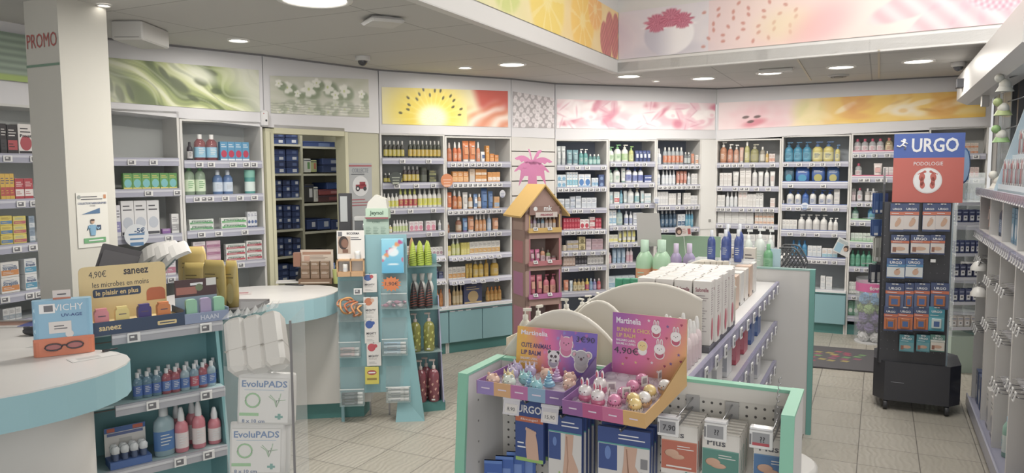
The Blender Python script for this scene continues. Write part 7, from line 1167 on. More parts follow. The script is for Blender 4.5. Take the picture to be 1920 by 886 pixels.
# cartons in rows
SF = MB().cbox(.068, .07, .25, mat('#dcd7d3', .4), c=.0015); y = -.0356
SF.text('Saforelle', .022, mat('#8c3a50'), face_front(0, y, .215), True, fitw=.05); lines(SF, -.026, .026, .17, .198, y, 3, mat('#9a8c90'))
lines(SF, -.026, .022, .05, .15, y, 10, mat('#a59ca0')); SF.box(.0342, .0345, -.028, .028, .06, .24, mat('#d4cfcb'))
for k in range(12): SF.box(.0345, .0348, -.024, -.024+.04*(.6+.4*((k*.6) % 1)), .12+.009*k, .123+.009*k, mat('#8c7880'))
SF.disc(.02, mat('#c05a6c'), T(.0349, .0, .06) @ RZ(math.pi/2) @ RX(math.pi/2), 16, .045); SF.box(-.0345, .0345, -.002, .0, .25, .2506, mat('#b9b3ae')); me = SF.mesh('carton')
for r in range(7):
    for k in range(4):
        x = .565-.073*k+(.01 if r % 2 else 0); 
        tag(mobj('wash_carton', me, loc=gl(x-.0, .60+.078*r, .976), rz=aB+random.uniform(-.04, .04)), 'tall white intimate wash carton, %s file from shelf edge, %s row from front' % (ORD[k], ORD[r]), 'carton', 'white wash cartons on the gondola')
def gput(kind, x, y, z, w, h, cols, lb, d=None, name=None, grp=None, t=None, rzo=0): return put(kind, w, d or w*.8, h, cols, gl(x, y, z+.001), aB+rzo, lb, grp, t, name)
for r in range(5):
    for k in range(3):
        gput('spray', .57-.05*k, .24+.055*r, .95, .04, .15+.008*((r+k) % 3), ('#d6c3c6', '#cdb6ba', '#dcdad8'), 'pink and white capped bottle, %s from shelf edge, %s row from front' % (ORD[k], ORD[r]), .04, grp='pink bottles on the gondola')
# goods after the cartons and on the lower shelves
gput('tube', .55, 1.2, .95, .07, .2, ('#d3d2d0', '#a8a8ac', '#d8d8d6'), 'white conical tube standing behind the last wash cartons', .05)
for i in range(9): 
    c = [('#d4d2d0', '#bcbcc0', '#8c8c94'), ('#cfcfd2', '#a8aab4', '#6c6c7c'), ('#b5485a', '#c87080', '#dcd0d0'), ('#3f5a9c', '#6f88bc', '#d0d4dc')][(0, 0, 1, 0, 1, 2, 2, 3, 3)[i]]
    gput('box', .54, .25+.24*i, .70, .05, .19, c, '%s standing carton from the front on the middle gondola shelf' % ORD[i], .12, grp=None)
for i in range(8): gput('box', .54, .35+.26*i, .45, .06, .18, ('#c9c9cc', '#a8a8b4', '#7c7c8c'), '%s pale carton from the front on the lower gondola shelf' % ORD[i], .12)
for i in range(6): gput('vbox', .50, 1.4+.15*i, .95, .08, .17, [('#cfc8c0', '#b06858', '#4c4c54'), ('#c7a892', '#8c5c48', '#4c3c34'), ('#d0cdc8', '#8c8c94', '#5c5c64')][i % 3], '%s carton behind the white conical tube on the gondola top' % ORD[i], .1)
# far end panel and second part
MB().box(-.05, .80, 2.6, 2.63, .0, 1.03, mat('#c4c2bf', .5)).build('end_panel', gd); MB().box(.80, .83, 2.595, 2.64, 0, 1.04, mat('#5d9c93', .45)).box(-.05, .8, 2.597, 2.635, 1.03, 1.04, mat('#86aaa4')).build('teal_edge', gd)
MB().box(-.05, .55, 2.64, 3.9, 0, 1.0, mat('#bab9b8')).build('rear_cabinet', gd)
b = MB().lathe([(.23, .0), (.23, .09), (.215, .1)], mat('#cfcdc9', .5), seg=36); b.build('rounded_plinth', gd, loc=Mg.inverted() @ Vector((1.39, 3.93, 0)))
# cream pump bottles left of the spine
for i, (u, v) in enumerate(((985, 578), (1003, 572), (1020, 560), (1040, 556), (1062, 560), (1085, 552), (1102, 566), (1120, 548), (1015, 590), (1050, 582))):
    y = (.25, .4, .7, .9, .6, 1.0, .5, 1.1, .2, .35)[i]; x, z = gpx(u, v, y); x = max(-.05, x); h = max(.1, min(.26, z-.95)); gput('pump', x, y, .95, .05, h, ('#d6d0bf', '#cfc6ae', '#dcd8cc'), '%s cream pump bottle on the gondola, left of the arches' % ORD[i], rzo=.5+.7*i)
for i, (x, y) in enumerate(((.02, .13), (.1, .2), (.02, .35))): tag(MB().box(-.05, .05, -.06, .06, 0, .004, mat('#d2c9b4')).box(-.05, -.046, -.06, .06, 0, .1, mat('#cfc5ae')).box(.046, .05, -.06, .06, 0, .09, mat('#cfc5ae')).box(-.05, .05, .056, .06, 0, .12, mat('#d6ccb6')).box(-.05, .05, -.06, -.056, 0, .06, mat('#d6ccb6')).build('open_carton', loc=gl(x, y, .951), rz=aB+.2*i), '%s open cream shelf carton behind the first arch' % ORD[i], 'carton')
for i, u in enumerate((1163, 1176, 1190)): 
    x, z = gpx(u, 522, 1.25); gput('jar', x, 1.25, .95, .05, z-.95, ('#d6d8d2', '#b8ccc0', '#2f8c68'), lab('white tub with dark green cap', i, 3, 'behind the tall arch'))
# goods on the far part, seen over the arches
def far(kind, u0, u1, vt, y, cols, lb, zb=1.0, d=None, t=None, name=None):
    x0, z1 = gpx(u0, vt, y); x1, _ = gpx(u1, vt, y); return gput(kind, (x0+x1)/2, y, zb, (x1-x0), z1-zb, cols, lb, d, t=t, name=name)
for i, (u0, u1) in enumerate(((1193, 1222), (1224, 1255))):
    for j in range(2): far('bottle', u0+j*3, u1+j*3, 449, 1.75+.12*j, ('#9cc4a0', '#cf9068', '#a4c4ac'), 'mint and orange shower bottle, %s, %s' % (('left', 'right')[i], ('front', 'behind')[j]), .951, .07)
for i, (u0, u1) in enumerate(((1257, 1279), (1281, 1305))): far('bottle', u0, u1, 456, 2.15, ('#9a8cb4', '#c4a850', '#b8a8c4'), ('left', 'right')[i]+' purple and yellow bottle beside the mint bottles', .951, .06)
MB().box(.18, .52, 2.02, 2.3, 1.118, 1.124, clear('#e0e4e8', .5)).box(.18, .184, 2.02, 2.3, .95, 1.12, CLEAR).box(.516, .52, 2.02, 2.3, .95, 1.12, CLEAR).build('clear_riser', gd)
for i, (u0, u1, vt, y) in enumerate(((1327, 1342, 431, 2.1), (1353, 1369, 430, 2.1), (1377, 1392, 430, 2.1), (1357, 1372, 420, 2.25), (1380, 1395, 420, 2.25))):
    far('bottle', u0, u1, vt, y, ('#37498c', '#42569c', '#c4c8d0'), ['front left', 'front middle', 'front right', 'rear middle', 'rear right'][i]+' dark blue bottle with clear cap on the riser', 1.125, .045)
for i, (u0, u1, vt) in enumerate(((1396, 1412, 430), (1415, 1436, 428), (1438, 1452, 430))):
    far('pump', u0, u1, vt, 2.8, ('#ccd4ce', '#b8c8bc', '#dcdedb'), ['left', 'middle', 'right'][i]+' clear pump bottle with white head beyond the blue bottles', 1.001, .06)
far('bottle', 1432, 1450, 457, 2.7, ('#5c9c6c', '#7cb088', '#5c9c6c'), 'green bottle in front of the white pump heads', 1.001, .05)
for i, (u0, u1) in enumerate(((1372, 1394), (1396, 1418))): far('box', u0, u1, 464, 2.45, ('#cfc6b8', '#b85f48', '#4a4248'), ('left', 'right')[i]+' hair colour carton with dark lettering behind the blue bottles', .951, .06, t='Color & Soin')
for i in range(5): far('box', 1312+i*11, 1322+i*11, 489, 1.84, ('#c4bcae', '#a88c78', '#6c5c54'), '%s small brown grey carton on the gondola under the riser' % ORD[i], .951, .05)
# grey sheet, green shelf header, card, blue panel, wire basket
x, z = gpx(1217, 432, 1.9); tag(MB().add([(-.065, 0, -.09), (.075, 0, -.09), (.055, .02, .1), (-.075, .02, .1), (-.065, .002, -.09), (.075, .002, -.09), (.055, .022, .1), (-.075, .022, .1)], [(0, 1, 2, 3), (7, 6, 5, 4), (0, 4, 5, 1), (2, 6, 7, 3), (0, 3, 7, 4), (1, 5, 6, 2)], mat('#a5a19e', .5)).box(-.004, .004, .01, .014, -.36, -.08, METAL).build('sign_back', loc=gl(x, 1.9, z), rz=aB+.2), 'plain grey sign seen from behind, standing above the mint bottles', 'sign')
x0, z1 = gpx(1240, 440, 3.0); x1, z0 = gpx(1350, 478, 3.0); tag(MB().box(0, x1-x0, 0, .02, 1.002, z1, mat('#7c9c80', .5)).box(.0, x1-x0, .02, .12, 1.002, 1.02, mat('#7c9c80', .5)).build('header_strip', loc=gl(x0, 3.0), rz=aB), 'sage green cardboard header strip on the far gondola part', 'header')
x, z = gpx(1281, 433, 2.95); b = MB().box(-.055, .055, -.002, 0, -.035, .035, mat('#d4ccc8')); b.disc(.024, mat('#4a3430'), face_front(-.03, -.003, .002), 14, .028); b.disc(.014, mat('#c09c88'), face_front(-.028, -.0035, -.003), 12); b.rect(.042, -.005, .02, .04, mat('#a84848'), -.003); lines(b, -.004, .026, -.02, .02, -.003, 3, mat('#a86058')); b.box(-.003, .003, 0, .003, -.2, .0, CLEAR); tag(b.build('price_card', loc=gl(x, 2.95, z), rz=aB, rot=(0, -.12, aB)), 'small white and red card with a face above the green header strip', 'card')
x0, z1 = gpx(1446, 466, 2.7); x1, _ = gpx(1464, 466, 2.7); tag(MB().box(0, x1-x0, 0, .012, 1.001, z1, mat('#a2c0cc', .4)).box(-.02, 0, 0, .02, 1.001, z1+.0, mat('#5f9c98')).build('small_panel', loc=gl(x0, 2.7), rz=aB), 'small light blue upright panel left of the mesh basket', 'panel')
x0, _ = gpx(1461, 515, 2.85); x1, _ = gpx(1508, 515, 2.85); _, zt_ = gpx(1480, 464, 2.85); bw_ = x1-x0; b = MB(); DG = mat('#4a4c50', .5); zb_ = 1.0; hh = zt_-zb_
def top(x): return zb_+hh*(1 if x < bw_*.5 else 1-.75*((x-bw_*.5)/(bw_*.5))**2)
fr_ = [(0, 0, zb_)]+[(bw_*k/10, 0, top(bw_*k/10)) for k in range(11)]+[(bw_, 0, zb_)]
b.tube(fr_, .006, DG, 6, closed=True); b.tube([(p[0], .2, p[2]) for p in fr_], .006, DG, 6, closed=True)
for k in range(-9, 13):
    for s in (-1, 1):
        pts = []
        for q_ in range(9):
            z = zb_+hh*q_/8; x = k*.024+s*(z-zb_)*.6+(0 if s > 0 else .1)
            if 0 <= x <= bw_ and z <= top(x): pts.append((x, 0, z))
        if len(pts) > 1: b.tube(pts, .0032, DG, 4); b.tube([(p[0], .2, p[2]) for p in pts], .0032, DG, 4)
b.box(0, bw_, 0, .2, zb_-.004, zb_+.002, DG); tag(b.build('mesh_basket', loc=gl(x0, 2.85), rz=aB), 'dark grey mesh shopping basket standing on the far gondola part', 'basket')
# ---------------------------------------------------------------- lip balm displays
def grad1(s, t):
    k = sm(-.1, 1.9, s+.25*t); c = mixc(hx('#e0b25c'), hx('#d873a0'), sm(.05, .55, k)); c = mixc(c, hx('#7b68b4'), sm(.5, .95, k))
    for i in range(40): c = mixc(c, hx(['#e0c05c', '#d06c9c', '#7ca0d4', '#c890cc'][i % 4]), .6*ell(s, t, ((i*.7549) % 1)*1.7, ((i*.5698+.13) % 1), .025, .035, .4))
    return c
def grad2(s, t):
    k = s*.7+(1-t)*.35; c = mixc(hx('#9a62a8'), hx('#d0749c'), sm(.0, .55, k)); c = mixc(c, hx('#e2b074'), sm(.5, 1.1, k-.1*(t))); return c
def animal(b, x, z, r, kind, y):
    ol = mat('#e6e2e2', .5); col = {'cat': '#d87fa8', 'panda': '#dcd9de', 'koala': '#a9a4ac', 'bunny': '#ece6e6', 'chick': '#e8cf8c'}[kind]; M_ = mat(col, .5)
    def dd(px, pz, rr, m, yy=0, rz_=None): b.disc(rr, m, face_front(x+px*r, y-yy, z+pz*r), 18, rz_)
    dd(0, 0, r*1.12, ol, .0004); dd(0, -r*0-.95, r*1.02, ol, .0004, r*1.0)
    for s in (-1, 1):
        if kind == 'bunny': dd(s*.35, 1.3, r*.3, ol, .0004, r*.72); dd(s*.35, 1.3, r*.15, mat('#d88ca4'), .0008, r*.5)
        elif kind == 'koala': dd(s*1.0, .45, r*.55, ol, .0003); dd(s*1.0, .45, r*.42, M_, .0008); dd(s*1.0, .45, r*.25, mat('#d8a0b0'), .001)
        elif kind == 'panda': dd(s*.75, .75, r*.42, ol, .0003); dd(s*.75, .75, r*.33, mat('#3a343c'), .0008)
        elif kind == 'cat': b.add([(x+s*r*.3, y-.0005, z+r*.75), (x+s*r*1.05, y-.0005, z+r*.4), (x+s*r*.85, y-.0005, z+r*1.35)], [(0, 1, 2) if s > 0 else (2, 1, 0)], M_)
    dd(0, 0, r, M_, .001); dd(0, -.95, r*.85, mat({'bunny': '#c0506c', 'chick': '#ece8e4', 'panda': '#a8a0b8', 'koala': '#b4aeb4', 'cat': '#cf7098'}[kind], .5), .0009, r*.8); dk_ = mat('#4a3c44')
    for s in (-1, 1):
        if kind == 'panda': dd(s*.38, .1, r*.26, dk_, .0012)
        dd(s*.36, .12, r*.09, dk_, .0014)
    dd(0, -.12, r*(.2 if kind == 'koala' else .09), mat('#5c4450') if kind != 'chick' else mat('#d88c3c'), .0014)
    if kind in ('panda', 'cat', 'koala'):
        for s in (-1, 1): dd(s*.5, -.62, r*.2, mat('#5a4c58') if kind == 'panda' else M_, .0013)
def heart(b, x, z, r, m, y): b.disc(r*.6, m, face_front(x-r*.45, y, z+r*.3), 10); b.disc(r*.6, m, face_front(x+r*.45, y, z+r*.3), 10); b.add([(x-r*.95, y-.0001, z+r*.15), (x, y-.0001, z-r*1.1), (x+r*.95, y-.0001, z+r*.15)], [(0, 1, 2)], m)
def star(b, x, z, r, m, y): n = 5; b.add([(x+(r if k % 2 == 0 else r*.42)*math.sin(math.pi*k/n), y, z+(r if k % 2 == 0 else r*.42)*math.cos(math.pi*k/n)) for k in range(2*n)], [tuple(range(2*n-1, -1, -1))], m)
WT2 = mat('#e9e2e8', .5)
def lipdisplay(loc, rz, tilt, w, d, hb, grad, cells, lb, title, kind):
    r = empty('lip_balm_display', loc, rz, lb, 'display'); r.rotation_euler = (tilt, 0, rz); hf = .042; cols = [mat(c, .45) for c in cells]
    b = MB().box(0, w, 0, d, 0, .004, mat('#c9a0c4', .5))
    for i, c in enumerate(cols): b.box(w*i/len(cols), w*(i+1)/len(cols), -.003, 0, -.0, hf, c); b.rect(w*(i+.5)/len(cols), hf*.5, w*.1, .004, mat('#d8c8dc'), -.0036)
    b.box(-.003, 0, -.003, d, 0, hf, mat('#8a5a9c', .45)); b.box(w, w+.003, -.003, d, 0, hf*1.0, mat(cells[-1], .45)); b.add([(w+.0031, d*.3, hf), (w+.0031, d, hf), (w+.0031, d, hf*2.2), (w, d*.3, hf), (w, d, hf), (w, d, hf*2.2)], [(0, 1, 2), (5, 4, 3)], mat(cells[-1], .45)); b.build('tray', r)
    # blister insert
    b = MB().box(.006, w-.006, .004, d-.01, .012, .014, clear('#f0e8f4', .45, .06)); 
    for i in range(6):
        for j in range(3): b.lathe([(.018, .014), (.021, .02), (.018, .026)], clear('#f4f0f8', .35, .05), T(w*(i+.5)/6, d*(j+.5)/3, 0), seg=12, cap=False)
    b.build('clear_insert', r)
    tl = -.12; Mb = T(0, d, 0) @ RX(tl); me_ = painted(grad, w, hb, 64, 44); bc = mobj('back_card', me_, r, (0, d-.002, .0), rot=(tl, 0, 0))
    b = MB().box(0, w, .0008, .004, 0, hb, mat('#c9a878')); y = -.001; b.text('Martinelia', hb*.13, mat('#eee6f2'), face_front(w*.22, y, hb*.88), True, fitw=w*.34); pass
    if kind == 1:
        b.text('CUTE ANIMALS', hb*.13, mat('#4a3c70'), face_front(w*.25, y, hb*.62), True, fitw=w*.38); b.text('LIP BALM', hb*.13, mat('#4a3c70'), face_front(w*.19, y, hb*.47), True, fitw=w*.25); b.text('BALSAMO LABIAL', hb*.07, WT2, face_front(w*.17, y, hb*.35), True, fitw=w*.22); b.text('BAUME A LEVRES', hb*.07, WT2, face_front(w*.17, y, hb*.27), True, fitw=w*.22)
        animal(b, w*.63, hb*.73, hb*.14, 'cat', y); animal(b, w*.48, hb*.44, hb*.12, 'panda', y); animal(b, w*.82, hb*.48, hb*.15, 'koala', y); b.text('3€90', hb*.15, INK, face_front(w*.86, y-.002, hb*.85), False, fitw=w*.22)
    else:
        GY = mat('#e0b878'); b.text('BUNNY & CHICK', hb*.085, GY, face_front(w*.29, y, hb*.74), True, fitw=w*.46); b.text('LIP BALM', hb*.085, GY, face_front(w*.19, y, hb*.65), True, fitw=w*.26); b.text('BALSAMO LABIAL', hb*.05, WT2, face_front(w*.19, y, hb*.575), True, fitw=w*.27); b.text('BAUME A LEVRES', hb*.05, WT2, face_front(w*.19, y, hb*.52), True, fitw=w*.27); b.text('4,90€', hb*.14, INK, face_front(w*.2, y-.0006, hb*.41), False, fitw=w*.34)
        animal(b, w*.6, hb*.8, hb*.07, 'bunny', y); animal(b, w*.86, hb*.72, hb*.075, 'bunny', y); animal(b, w*.42, hb*.52, hb*.075, 'chick', y); animal(b, w*.65, hb*.5, hb*.08, 'bunny', y)
        for i, (px, pz) in enumerate(((.62, .93), (.93, .9), (.74, .68), (.5, .33), (.93, .35), (.45, .62), (.2, .3), (.72, .25))): heart(b, w*px, hb*pz, hb*.02, mat('#a83c5c'), y)
        for i, (px, pz) in enumerate(((.5, .92), (.75, .86), (.33, .25), (.55, .28), (.9, .45), (.15, .2), (.63, .15), (.8, .3))): star(b, w*px, hb*pz, hb*.03, mat(['#e8d8e0', '#7c5c9c', '#e0b880'][i % 3]), y)
    b.build('printed_motifs', bc); return r
t1a = atz(896, 732, .962); d1 = lipdisplay(Vector((t1a.x, t1a.y, .955)), aB-.03, 0, .295, .258, .165, grad1, ['#8c78b8', '#cf9c6c', '#b4649c', '#7ca0c0', '#7c5c9c'], 'left lip balm display with cat panda and koala backing card', 0, 1)
t2a = atz(1057, 772, .962); d2 = lipdisplay(Vector((t2a.x, t2a.y-.01, .962)), aB-.10, .10, .245, .335, .205, grad2, ['#8c5494', '#b44c80', '#c4608c', '#d0a060'], 'right lip balm display with bunny and chick backing card', 0, 2)
def toy(kind, col, col2):
    b = MB(); m, m2 = mat(col, .22, coat=.5), mat(col2, .22, coat=.5); dk_ = mat('#4a3c44')
    if kind == 'pig': b.ball((0, 0, .024), .025, m, (1, .95, .95), 16); b.ball((0, -.023, .024), .007, m2, (1.2, .6, .9)); [b.ball((s*.014, -.004, .046), .006, m2, (1, .6, 1)) for s in (-1, 1)]; [b.ball((s*.009, -.0225, .031), .0018, dk_) for s in (-1, 1)]
    elif kind == 'bunny': b.ball((0, 0, .014), .022, m2, (1, 1, .75), 16); b.ball((0, 0, .034), .021, m, (1, .95, .9), 16); [b.ball((s*.009, 0, .062), .0055, m, (1, .7, 2.6)) for s in (-1, 1)]; [b.ball((s*.009, -.003, .062), .0032, mat('#c8506c', .3), (1, .5, 3)) for s in (-1, 1)]; [b.ball((s*.007, -.0195, .037), .0018, dk_) for s in (-1, 1)]; b.ball((0, -.0205, .031), .0015, mat('#c8506c'))
    elif kind == 'swirl': 
        for k in range(5): b.ball((.002*math.sin(k*2), .002*math.cos(k*2), .012+.009*k), .022-.0035*k, m if k % 2 == 0 else m2, (1, 1, .42), 14)
        b.ball((0, 0, .056), .004, m2, (1, 1, 1.6))
    elif kind == 'unicorn': b.ball((0, 0, .022), .023, m, (1, .95, .95), 16); b.lathe([(.005, 0), (.003, .01), (.0005, .02)], m2, T(0, -.008, .042) @ RX(.2), seg=8); [b.add([(s*.008, 0, .042), (s*.019, 0, .036), (s*.017, 0, .056), (s*.013, .006, .038)], [(0, 1, 2), (0, 2, 3), (1, 3, 2)], m2) for s in (-1, 1)]; [b.ball((s*.008, -.021, .026), .0018, dk_) for s in (-1, 1)]
    elif kind == 'egg': 
        b.ball((0, 0, .03), .021, m, (1, .95, .95), 16); V = []; n = 16
        b.lathe([(.014, 0), (.02, .006), (.023, .018)], m2, seg=16, cap=False)
        b.add([((.0235)*math.cos(2*math.pi*k/32), .0235*math.sin(2*math.pi*k/32), .018+(.006 if k % 2 else 0)) for k in range(32)]+[((.0232)*math.cos(2*math.pi*k/32), .0232*math.sin(2*math.pi*k/32), .014) for k in range(32)], [(32+k, 32+(k+1) % 32, (k+1) % 32, k) for k in range(32)], m2)
        [b.ball((s*.007, -.019, .034), .0018, dk_) for s in (-1, 1)]; b.ball((0, -.0205, .029), .0022, mat('#d8843c') if col != '#d880a8' else m2)
    return b.mesh(kind)
def toyat(dr_, x, y, me, lb, grp, rz=0, sc_=1.0):
    M = Matrix.Translation(dr_.location) @ dr_.rotation_euler.to_matrix().to_4x4(); sc_ *= .92; q = M @ Vector((x, y, .015)); o = mobj('lip_balm', me, loc=q, rot=(dr_.rotation_euler[0], 0, dr_.rotation_euler[2]+rz)); o.scale = (sc_,)*3; tag(o, lb, 'lip balm', grp); return o
pg = toy('pig', '#dcb4a0', '#d49c88'); lv = toy('unicorn', '#b4a8d0', '#d4c8e0'); cr = toy('unicorn', '#d8bc84', '#e0d0a0'); gr = toy('pig', '#c8d4c8', '#b0c0b8'); sw1 = toy('unicorn', '#84c0c8', '#a8d8d8'); sw2 = toy('swirl', '#70a8cc', '#8cc4dc'); cn = toy('swirl', '#b890c4', '#d8b8dc'); 
for x, y, me, lb, r_ in ((.035, .035, pg, 'peach pig balm at the front left corner', 0), (.065, .085, cr, 'yellow unicorn balm beside the corner pig', .2), (.05, .14, lv, 'lilac unicorn balm, second row', 0), (.035, .2, lv, 'lilac unicorn balm near the back left', -.3), (.09, .19, lv, 'lilac unicorn balm by the backing card', .3), (.09, .04, gr, 'pale green pig shaped balm in front', 0), (.115, .1, sw1, 'mint swirl balm, middle left', 0), (.16, .17, pg, 'peach pig balm under the panda', .2), (.155, .06, sw2, 'blue swirl balm in the front middle', .3), (.185, .04, sw1, 'mint swirl balm in the front middle', 0), (.2, .1, sw2, 'blue swirl balm behind the mint one', 0), (.2, .16, cn, 'purple striped swirl balm', 0), (.245, .16, pg, 'peach pig balm under the koala', 0), (.275, .09, pg, 'peach pig balm at the right tray end', -.2)): toyat(d1, x, y, me, lb+', animal display', 'animal lip balms', r_)
bw1 = toy('bunny', '#e2dcdc', '#cc6488'); eg = toy('egg', '#d880a8', '#e0a0bc'); ck = toy('egg', '#e2c47c', '#e4ddd4'); wh = toy('egg', '#e2dedc', '#d8a878')
for x, y, lb in ((.035, .07, 'front left'), (.05, .14, 'second row left'), (.085, .05, 'front row second')): toyat(d2, x, y, bw1, lb+' white bunny lip balm with pink ears', 'bunny lip balms', 0, 1.05)
for i, (x, y) in enumerate(((.135, .05), (.137, .11), (.14, .17), (.145, .23))): toyat(d2, x, y, eg, '%s pink egg lip balm from the front, middle file' % ORD[i], 'pink egg lip balms', .2)
for i, (x, y, me, nm) in enumerate(((.2, .045, ck, 'yellow chick'), (.205, .1, wh, 'white chick'), (.2, .155, ck, 'yellow chick'), (.225, .21, wh, 'white chick'), (.18, .08, ck, 'yellow chick'))): toyat(d2, x, y, me, '%s egg lip balm, %s of the right file' % (nm, ORD[i]), 'chick egg lip balms', -.2)
for i, (x, y) in enumerate(((.095, .12), (.15, .1), (.165, .2), (.19, .26), (.11, .07))): 
    M = Matrix.Translation(d2.location) @ d2.rotation_euler.to_matrix().to_4x4(); tag(MB().box(-.013, .013, -.0005, .0005, 0, .03, mat('#d0c8c8')).rect(0, .016, .018, .016, mat('#8c7c84'), -.001).build('barcode_flag', loc=M @ Vector((x, y, .035)), rz=aB+.5+.3*i), 'small white barcode flag, %s one from the front in bunny display' % ORD[i], 'label')
# ---------------------------------------------------------------- hooks and packs on the pegboard
def hook(x, z, L, tagged=True, big=False):
    r = empty('peg_hook', gl(x, -.021, z), aB, '', 'hook', 'peg hooks on the gondola end'); b = MB().tube([(0, 0, 0), (0, -L, 0), (0, -L-.01, .012)], .003, METAL, 6).tube([(0, 0, .03), (0, -L-.004, .03)], .0025, METAL, 6).box(-.02, .02, -.006, 0, -.015, .04, mat('#a8a8a8', .3)); b.build('rod', r); return r
def pack_plus(c, c2, w=.105, h=.15, skin=True):
    b = MB().box(-w/2, w/2, -.006, .006, -h, 0, mat('#d6d2cc', .45)); y = -.0065
    b.text('Plus', h*.17, mat('#55555c'), face_front(-w*.12, y, -h*.2), True, fitw=w*.5); b.rect(0, -h*.62, w*.98, h*.56, mat(c, .45), y); b.rect(0, -h*.33, w*.98, h*.02, mat(c2, .45), y-.0003); lines(b, -w*.05, w*.42, -h*.5, -h*.4, y-.0005, 2, mat('#ddd8d4'))
    sk = mat('#c79a80', .5); b.ball((-w*.2, y, -h*.58), .02, sk, (1.1, .08, .6)); b.ball((-w*.05, y, -h*.64), .016, sk, (1.4, .08, .5), 12); b.disc(.006, mat('#c8c0bc'), face_front(w*.3, y-.0006, -h*.95), 8); b.box(w*.12, w*.3, y-.001, y, -h*.965, -h*.945, mat('#3f8c80')); b.box(w*.18, w*.24, y-.001, y, -h*.99, -h*.92, mat('#3f8c80')); b.rect(0, -h*.84, w*.7, h*.03, mat('#ddd8d4'), y-.0005)
    b.box(-w*.5, w*.5, -.0062, .0062, -.004, 0, mat('#c4c0ba')); return b.mesh('pack')
def esl(x, y, z, txt, red=False):
    r = empty('shelf_label', gl(x, y, z), aB, 'electronic price label reading %s on a gondola hook' % (txt if txt != '??' else 'question marks'), 'price label'); b = MB().cbox(.062, .008, .05, mat('#dadada', .35), c=.004); b.rect(-.0, .027, .045, .036, mat('#8f9094', .3), -.0046); b.text(txt, .022, mat('#3a3a40'), face_front(.004, -.0052, .026), True)
    if red: b.rect(0, .013, .045, .008, mat('#b0404a'), -.005)
    b.build('display', r); MB().box(-.03, .03, .004, .03, .044, .056, clear('#e8e8ec', .6)).box(-.03, .03, -.004, .012, .054, .058, clear('#f0f0f4', .7)).build('clear_clip', r); MB().rect(-.0275, .025, .005, .03, mat('#6c6c70'), -.0048).build('barcode', r)
PL = [(1275, 742, 1274, 792, '#b8604c', '#c8785c', 'red', 1251, 803, '7,', 6), (1365, 757, 1352, 808, '#4c8478', '#6ca094', 'green', 1340, 812, '??', 6), (1465, 748, 1451, 818, '#4470a4', '#5c88b4', 'blue', 1426, 826, '??', 4)]
for i, (uh, vh, up, vp, c, c2, nm, ut, vt, tx_, n) in enumerate(PL):
    x, z = gpx(up, vp, -.2); r = hook(x, z-.004, .21); r['label'] = 'long metal peg hook holding the %s and white foot packs' % nm; me = pack_plus(c, c2)
    for j in range(n): tag(mobj('hanging_pack', me, loc=gl(x, -.195+.026*j, z-.006), rz=aB+random.uniform(-.05, .05)), '%s and white foot care pack on gondola hook, %s from the front' % (nm, ORD[j]), 'blister pack', '%s foot care packs' % nm)
    xt, zt2 = gpx(ut, vt, -.25); esl(xt, -.24, zt2-.025, ['7,90', '??', '??'][i], i == 2)
    if i == 1: bpy.data.objects['shelf_label.001']['label'] = 'electronic price label in front of the green foot packs'
    if i == 2: bpy.data.objects['shelf_label.002']['label'] = 'electronic price label with red line before blue foot packs'
    if i == 0: bpy.data.objects['shelf_label']['label'] = 'electronic price label before the red foot packs'
    if i == 2: 
        MB().tube([(.004*math.cos(k*1.3), -.06-.09*k/40+0, .02+.12*(40-k)/40+.004*math.sin(k*1.3)) for k in range(41)], .0015, METAL, 4).build('spring_cord', r)
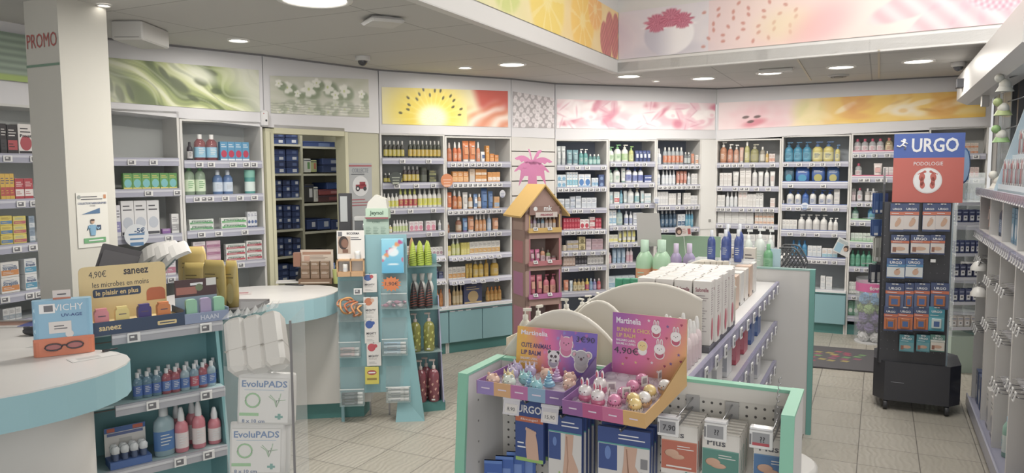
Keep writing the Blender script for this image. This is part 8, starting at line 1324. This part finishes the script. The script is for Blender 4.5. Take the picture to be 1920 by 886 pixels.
# blue packs
def bluepack(w, h, kind):
    b = MB().box(-w/2, w/2, -.008, .008, -h, 0, mat('#2f4688', .4)); y = -.0085; sk = mat('#c9a08a', .5)
    if kind == 'urgo':
        b.text('URGO', h*.17, WT, face_front(0, y, -h*.14), True, fitw=w*.85); b.rect(0, -h*.3, w*.98, h*.09, mat('#c0603f'), y); b.text('filmogel', h*.05, WT, face_front(0, y-.0005, -h*.3), False, fitw=w*.6); b.rect(0, -h*.965, w*.98, h*.06, mat('#8cb85c'), y)
        b.prism([(-w*.08, -h*.95), (w*.34, -h*.95), (w*.3, -h*.7), (w*.22, -h*.5), (-w*.1, -h*.47), (-w*.13, -h*.7)], .001, sk, T(0, y, 0) @ RX(math.pi/2)); [b.disc(w*.045, sk, face_front(w*(-.09+.075*k), y-.0011, -h*(.455+.012*k)), 10, w*.06) for k in range(5)]; lines(b, -w*.42, -w*.12, -h*.8, -h*.66, y-.0003, 2, WT)
    else:
        b.rect(0, -h*.6, w*.98, h*.76, mat('#d0cdca', .45), y); b.rect(0, -h*.225, w*.98, h*.02, mat('#4c9c98'), y-.0004); lines(b, -w*.1, w*.42, -h*.16, -h*.06, y-.0003, 2, WT); b.rect(-w*.3, -h*.42, w*.36, h*.36, mat('#30488c'), y-.0004); b.disc(w*.06, mat('#5c7cc0'), face_front(-w*.3, y-.0008, -h*.36), 12, w*.13)
        b.text('epitact', h*.06, mat('#33508c'), face_front(-w*.26, y-.0006, -h*.84), True, fitw=w*.36); b.disc(w*.03, mat('#8cb85c'), face_front(-w*.16, y-.0006, -h*.77), 8)
        b.prism([(-w*.02, -h*.98), (w*.3, -h*.98), (w*.4, -h*.7), (w*.22, -h*.5), (w*.26, -h*.24), (w*.02, -h*.24), (w*.0, -h*.5), (-w*.06, -h*.8)], .001, sk, T(0, y-.0004, 0) @ RX(math.pi/2)); b.tube([(w*.04, y-.002, -h*.95), (w*.1, y-.002, -h*.6), (w*.06, y-.002, -h*.27)], .0015, mat('#b48a74'), 4)
        if kind == 'wide': [b.cbox(w*.13, .001, h*.14, mat('#7c7c80'), T(w*.39, y-.001, -h*(.52+.19*k))) for k in range(3)]
    return b.mesh('pack')
# wide two-piece price card holders
def cardholder(u, v, txt, lb):
    x, z = gpx(u, v, -.26); b = MB().box(-.028, .028, -.001, .001, -.05, 0, clear('#e6e4ea', .6, .1)).rect(0, -.03, .044, .028, mat('#d4d0cc'), -.0015); b.text(txt, .016, INK, face_front(0, -.002, -.032)); b.box(-.03, .03, -.004, .01, -.004, .006, clear('#f0f0f4', .7)); tag(b.build('price_holder', loc=gl(x, -.26, z), rz=aB, rot=(-.2, 0, aB)), lb, 'price label')
for (u, v, w, h, kd, lb, n) in ((993, 748, .1, .2, 'urgo', 'navy foot film pack', 3), (1060, 775, .115, .24, 'tall', 'navy and white bunion sleeve pack', 4), (1170, 800, .165, .22, 'wide', 'wide navy and white bunion corrector pack', 3)):
    x, z = gpx(u, v, -.19); r = hook(x, z-.004, .2); r['label'] = 'metal peg hook holding the %ss' % lb; me = bluepack(w, h, kd)
    for j in range(n): tag(mobj('hanging_pack', me, loc=gl(x, -.185+.035*j, z-.006), rz=aB+random.uniform(-.05, .05)), '%s under the lip balm displays, %s from the front' % (lb, ORD[j]), 'blister pack', lb+'s')
cardholder(960, 747, '8,90', 'clear price holder in front of the navy foot film packs'); cardholder(1032, 762, '15,90', 'clear price holder in front of the sleeve packs')
for i in range(4):
    x, z = gpx(925+i*16, 862-4*i, -.2); tag(MB().box(-.03, .03, -.004, .004, -.16, 0, mat('#2f55a8', .3)).box(-.03, .03, -.0045, .0045, -.01, 0, mat('#4c74c0')).rect(0, -.08, .04, .08, mat('#5f80c4'), -.0046).build('hanging_pack', loc=gl(x, -.2+.02*i, z), rz=aB+.3), '%s bright blue pack at the lower left of the gondola end' % ORD[i], 'blister pack', 'bright blue packs')
